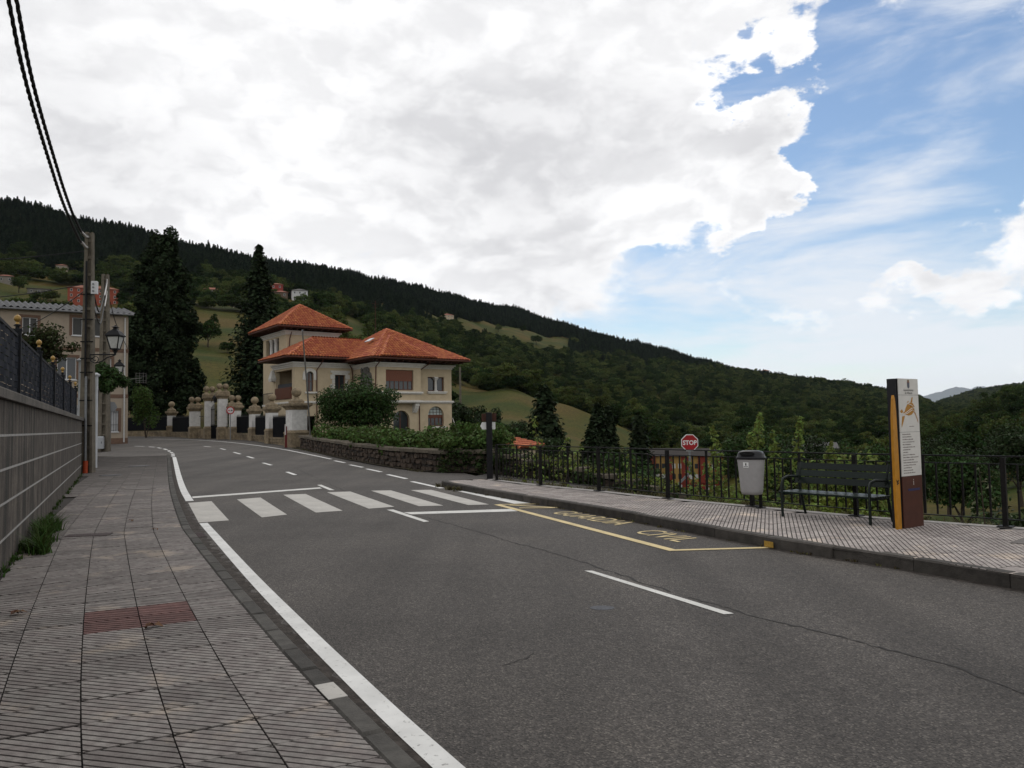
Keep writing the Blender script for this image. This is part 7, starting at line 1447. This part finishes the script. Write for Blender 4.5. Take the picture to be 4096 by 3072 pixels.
# valley car park with a few cars
tag(MB().raw([(128, 246, -15.6), (160, 238, -15.6), (170, 268, -15.2), (132, 280, -15.2)], [(0, 1, 2, 3)]).build('car_park', mat('car_park_asphalt', (.14, .14, .15), .8, var=.1, scale=.3)), kind='structure')
def car(x, y, z, rz, c, label):
    E = empty('parked_car', (x, y, z), rz, label, 'car', 'cars in the valley car park'); mp = mat('car_%d' % int(c[0]*1000), c, .25, spec=.6); mb = MB(); mb.plate([(-2.1, .35), (2.1, .35), (2.15, .75), (1.2, .95), (.6, 1.42), (-1.2, 1.45), (-1.9, .95), (-2.15, .8)], -.85, .85); mb.build('body', mp, E)
    mb = MB(); mb.plate([(-1.6, .98), (.95, .98), (.5, 1.36), (-1.15, 1.38)], -.87, .87); mb.build('windows', M_dw, E)
    for sx in (-1.3, 1.3):
        for sy in (-.8, .8): mb = MB(); mb.lathe([(.32, -.1), (.32, .1)], n=12); mb.build('wheel', M_blk, E, (sx, sy, .32), (math.pi/2, 0, 0))
car(140, 252, -15.55, .4, (.45, .45, .46), 'white car nearest the totem in the valley car park'); car(150, 250, -15.5, .5, (.05, .055, .07), 'dark car in the middle of the valley car park'); car(158, 254, -15.4, .3, (.50, .50, .50), 'white car at the right end of the valley car park')
# single trees in the meadows, copied from the wood's tree shapes
LONE = [(-101.7, 256.9, 1.0, 0, 'round tree standing alone in the meadow between cypress and spruce'), (-123.5, 318.2, .62, 3, 'small dark tree higher up the meadow between cypress and spruce'), (-93, 251, .55, 2, 'low bush on the fence line right of the round meadow tree'), (-116, 335, .5, 1, 'small tree close to the spruce on the upper meadow'), (-17, 1039, 1.2, 0, 'single tree on the terraced field below the conifers'), (33, 1015, 1.7, 2, 'broad tree in the middle of the terraced field'), (17, 1104, 1.3, 1, 'tree on the upper edge of the terraced field'), (52, 994, 1.1, 0, 'small tree at the lower right of the terraced field'), (94, 1163, 1.8, 2, 'large tree at the right end of the terraced field'), (119, 1124, 1.7, 0, 'large tree just beyond the right end of the terraced field'), (160, 1133, 1.8, 2, 'spreading tree at the wood edge right of the terraces'), (-167, 404, .9, 1, 'tree beside the stone farmhouse'), (-140, 427, 1.1, 0, 'tree below the red-walled house by the spruce'), (-266, 413, 1.0, 0, 'tree below the long low shed on the left slope'), (-248, 412, .9, 2, 'bushy tree left of the orange-red block'), (-206, 406, 1.0, 1, 'tree at the right end of the orange-red block'), (-150, 470, 1.1, 0, 'round tree between the stone farmhouse and the red-walled house'), (-130, 520, 1.2, 2, 'round tree right of the white hillside house')]
for x, y, s, k, lab in LONE:
    E = empty('meadow_tree', (x, y, gz(x, y)-.2), (x*7) % 6.28, lab, 'tree', 'single trees standing in the hillside meadows'); E.scale = (s, s, s); link('crown', BROAD[k], None, E); link('trunk', TR_B, None, E)
e = empty('hill_pole', (-6.2, 92, gz(-6.2, 92)), 0, 'concrete power pole behind the right end of the villa roof', 'utility pole'); mb = MB(); mb.sq([(.16, -.5), (.1, 11)]); mb.build('shaft', M_pole, e); mb = MB(); mb.box(-.6, .6, -.05, .05, 10.4, 10.5); mb.build('crossarm', M_rail, e)
# ------------------------------------------------------------------ far mountains and the air between
def far_range(name, dist, pts, seed, c):
    r = random.Random(seed); V = []; n = 120; a0, a1 = math.radians(pts[0][0]), math.radians(pts[-1][0])
    for i in range(n+1):
        a = a0+(a1-a0)*i/n; el = np.interp(math.degrees(a), [p[0] for p in pts], [p[1] for p in pts]); zz = dist*math.tan(math.radians(el))+r.uniform(-1, 1)*dist*.0006
        for f, dz in ((1.0, -300), (1.06, zz*.5-150), (1.12, zz), (1.25, -300)): V.append((math.sin(a)*dist*f, math.cos(a)*dist*f, dz*f if dz > 0 else dz))
    f = np.array([(4*i+k, 4*i+k+1, 4*i+k+5, 4*i+k+4) for i in range(n) for k in range(3)]); tag(link(name, np_mesh(name, np.array(V), f, True), mat('far_slope', c, .95, var=.25, scale=.002)), kind='structure')
far_range('mountains', 24000, [(20, .3), (26, 1.0), (28, 1.35), (29.4, 1.75), (30.0, 1.95), (30.8, 1.8), (31.3, 1.95), (32.5, 1.7), (36, 1.2), (40, .5)], 3, (.05, .06, .05))
HAZE = True
if HAZE:
    mb = MB(); mb.box(-12000, 26000, -400, 31500, -420, 1300); m = bpy.data.materials.new('haze'); m.use_nodes = True; nt = m.node_tree; nt.nodes.clear(); o_ = nt.nodes.new('ShaderNodeOutputMaterial'); pv = nt.nodes.new('ShaderNodeVolumePrincipled'); pv.inputs['Color'].default_value = (.80, .88, 1.0, 1); pv.inputs['Density'].default_value = HAZE_D; pv.inputs['Anisotropy'].default_value = 0.0; nt.links.new(pv.outputs[0], o_.inputs['Volume'])
    hz = mb.build('haze', m); hz['kind'] = 'stuff'; hz['label'] = 'thin blue haze lying over the valley and far hills'
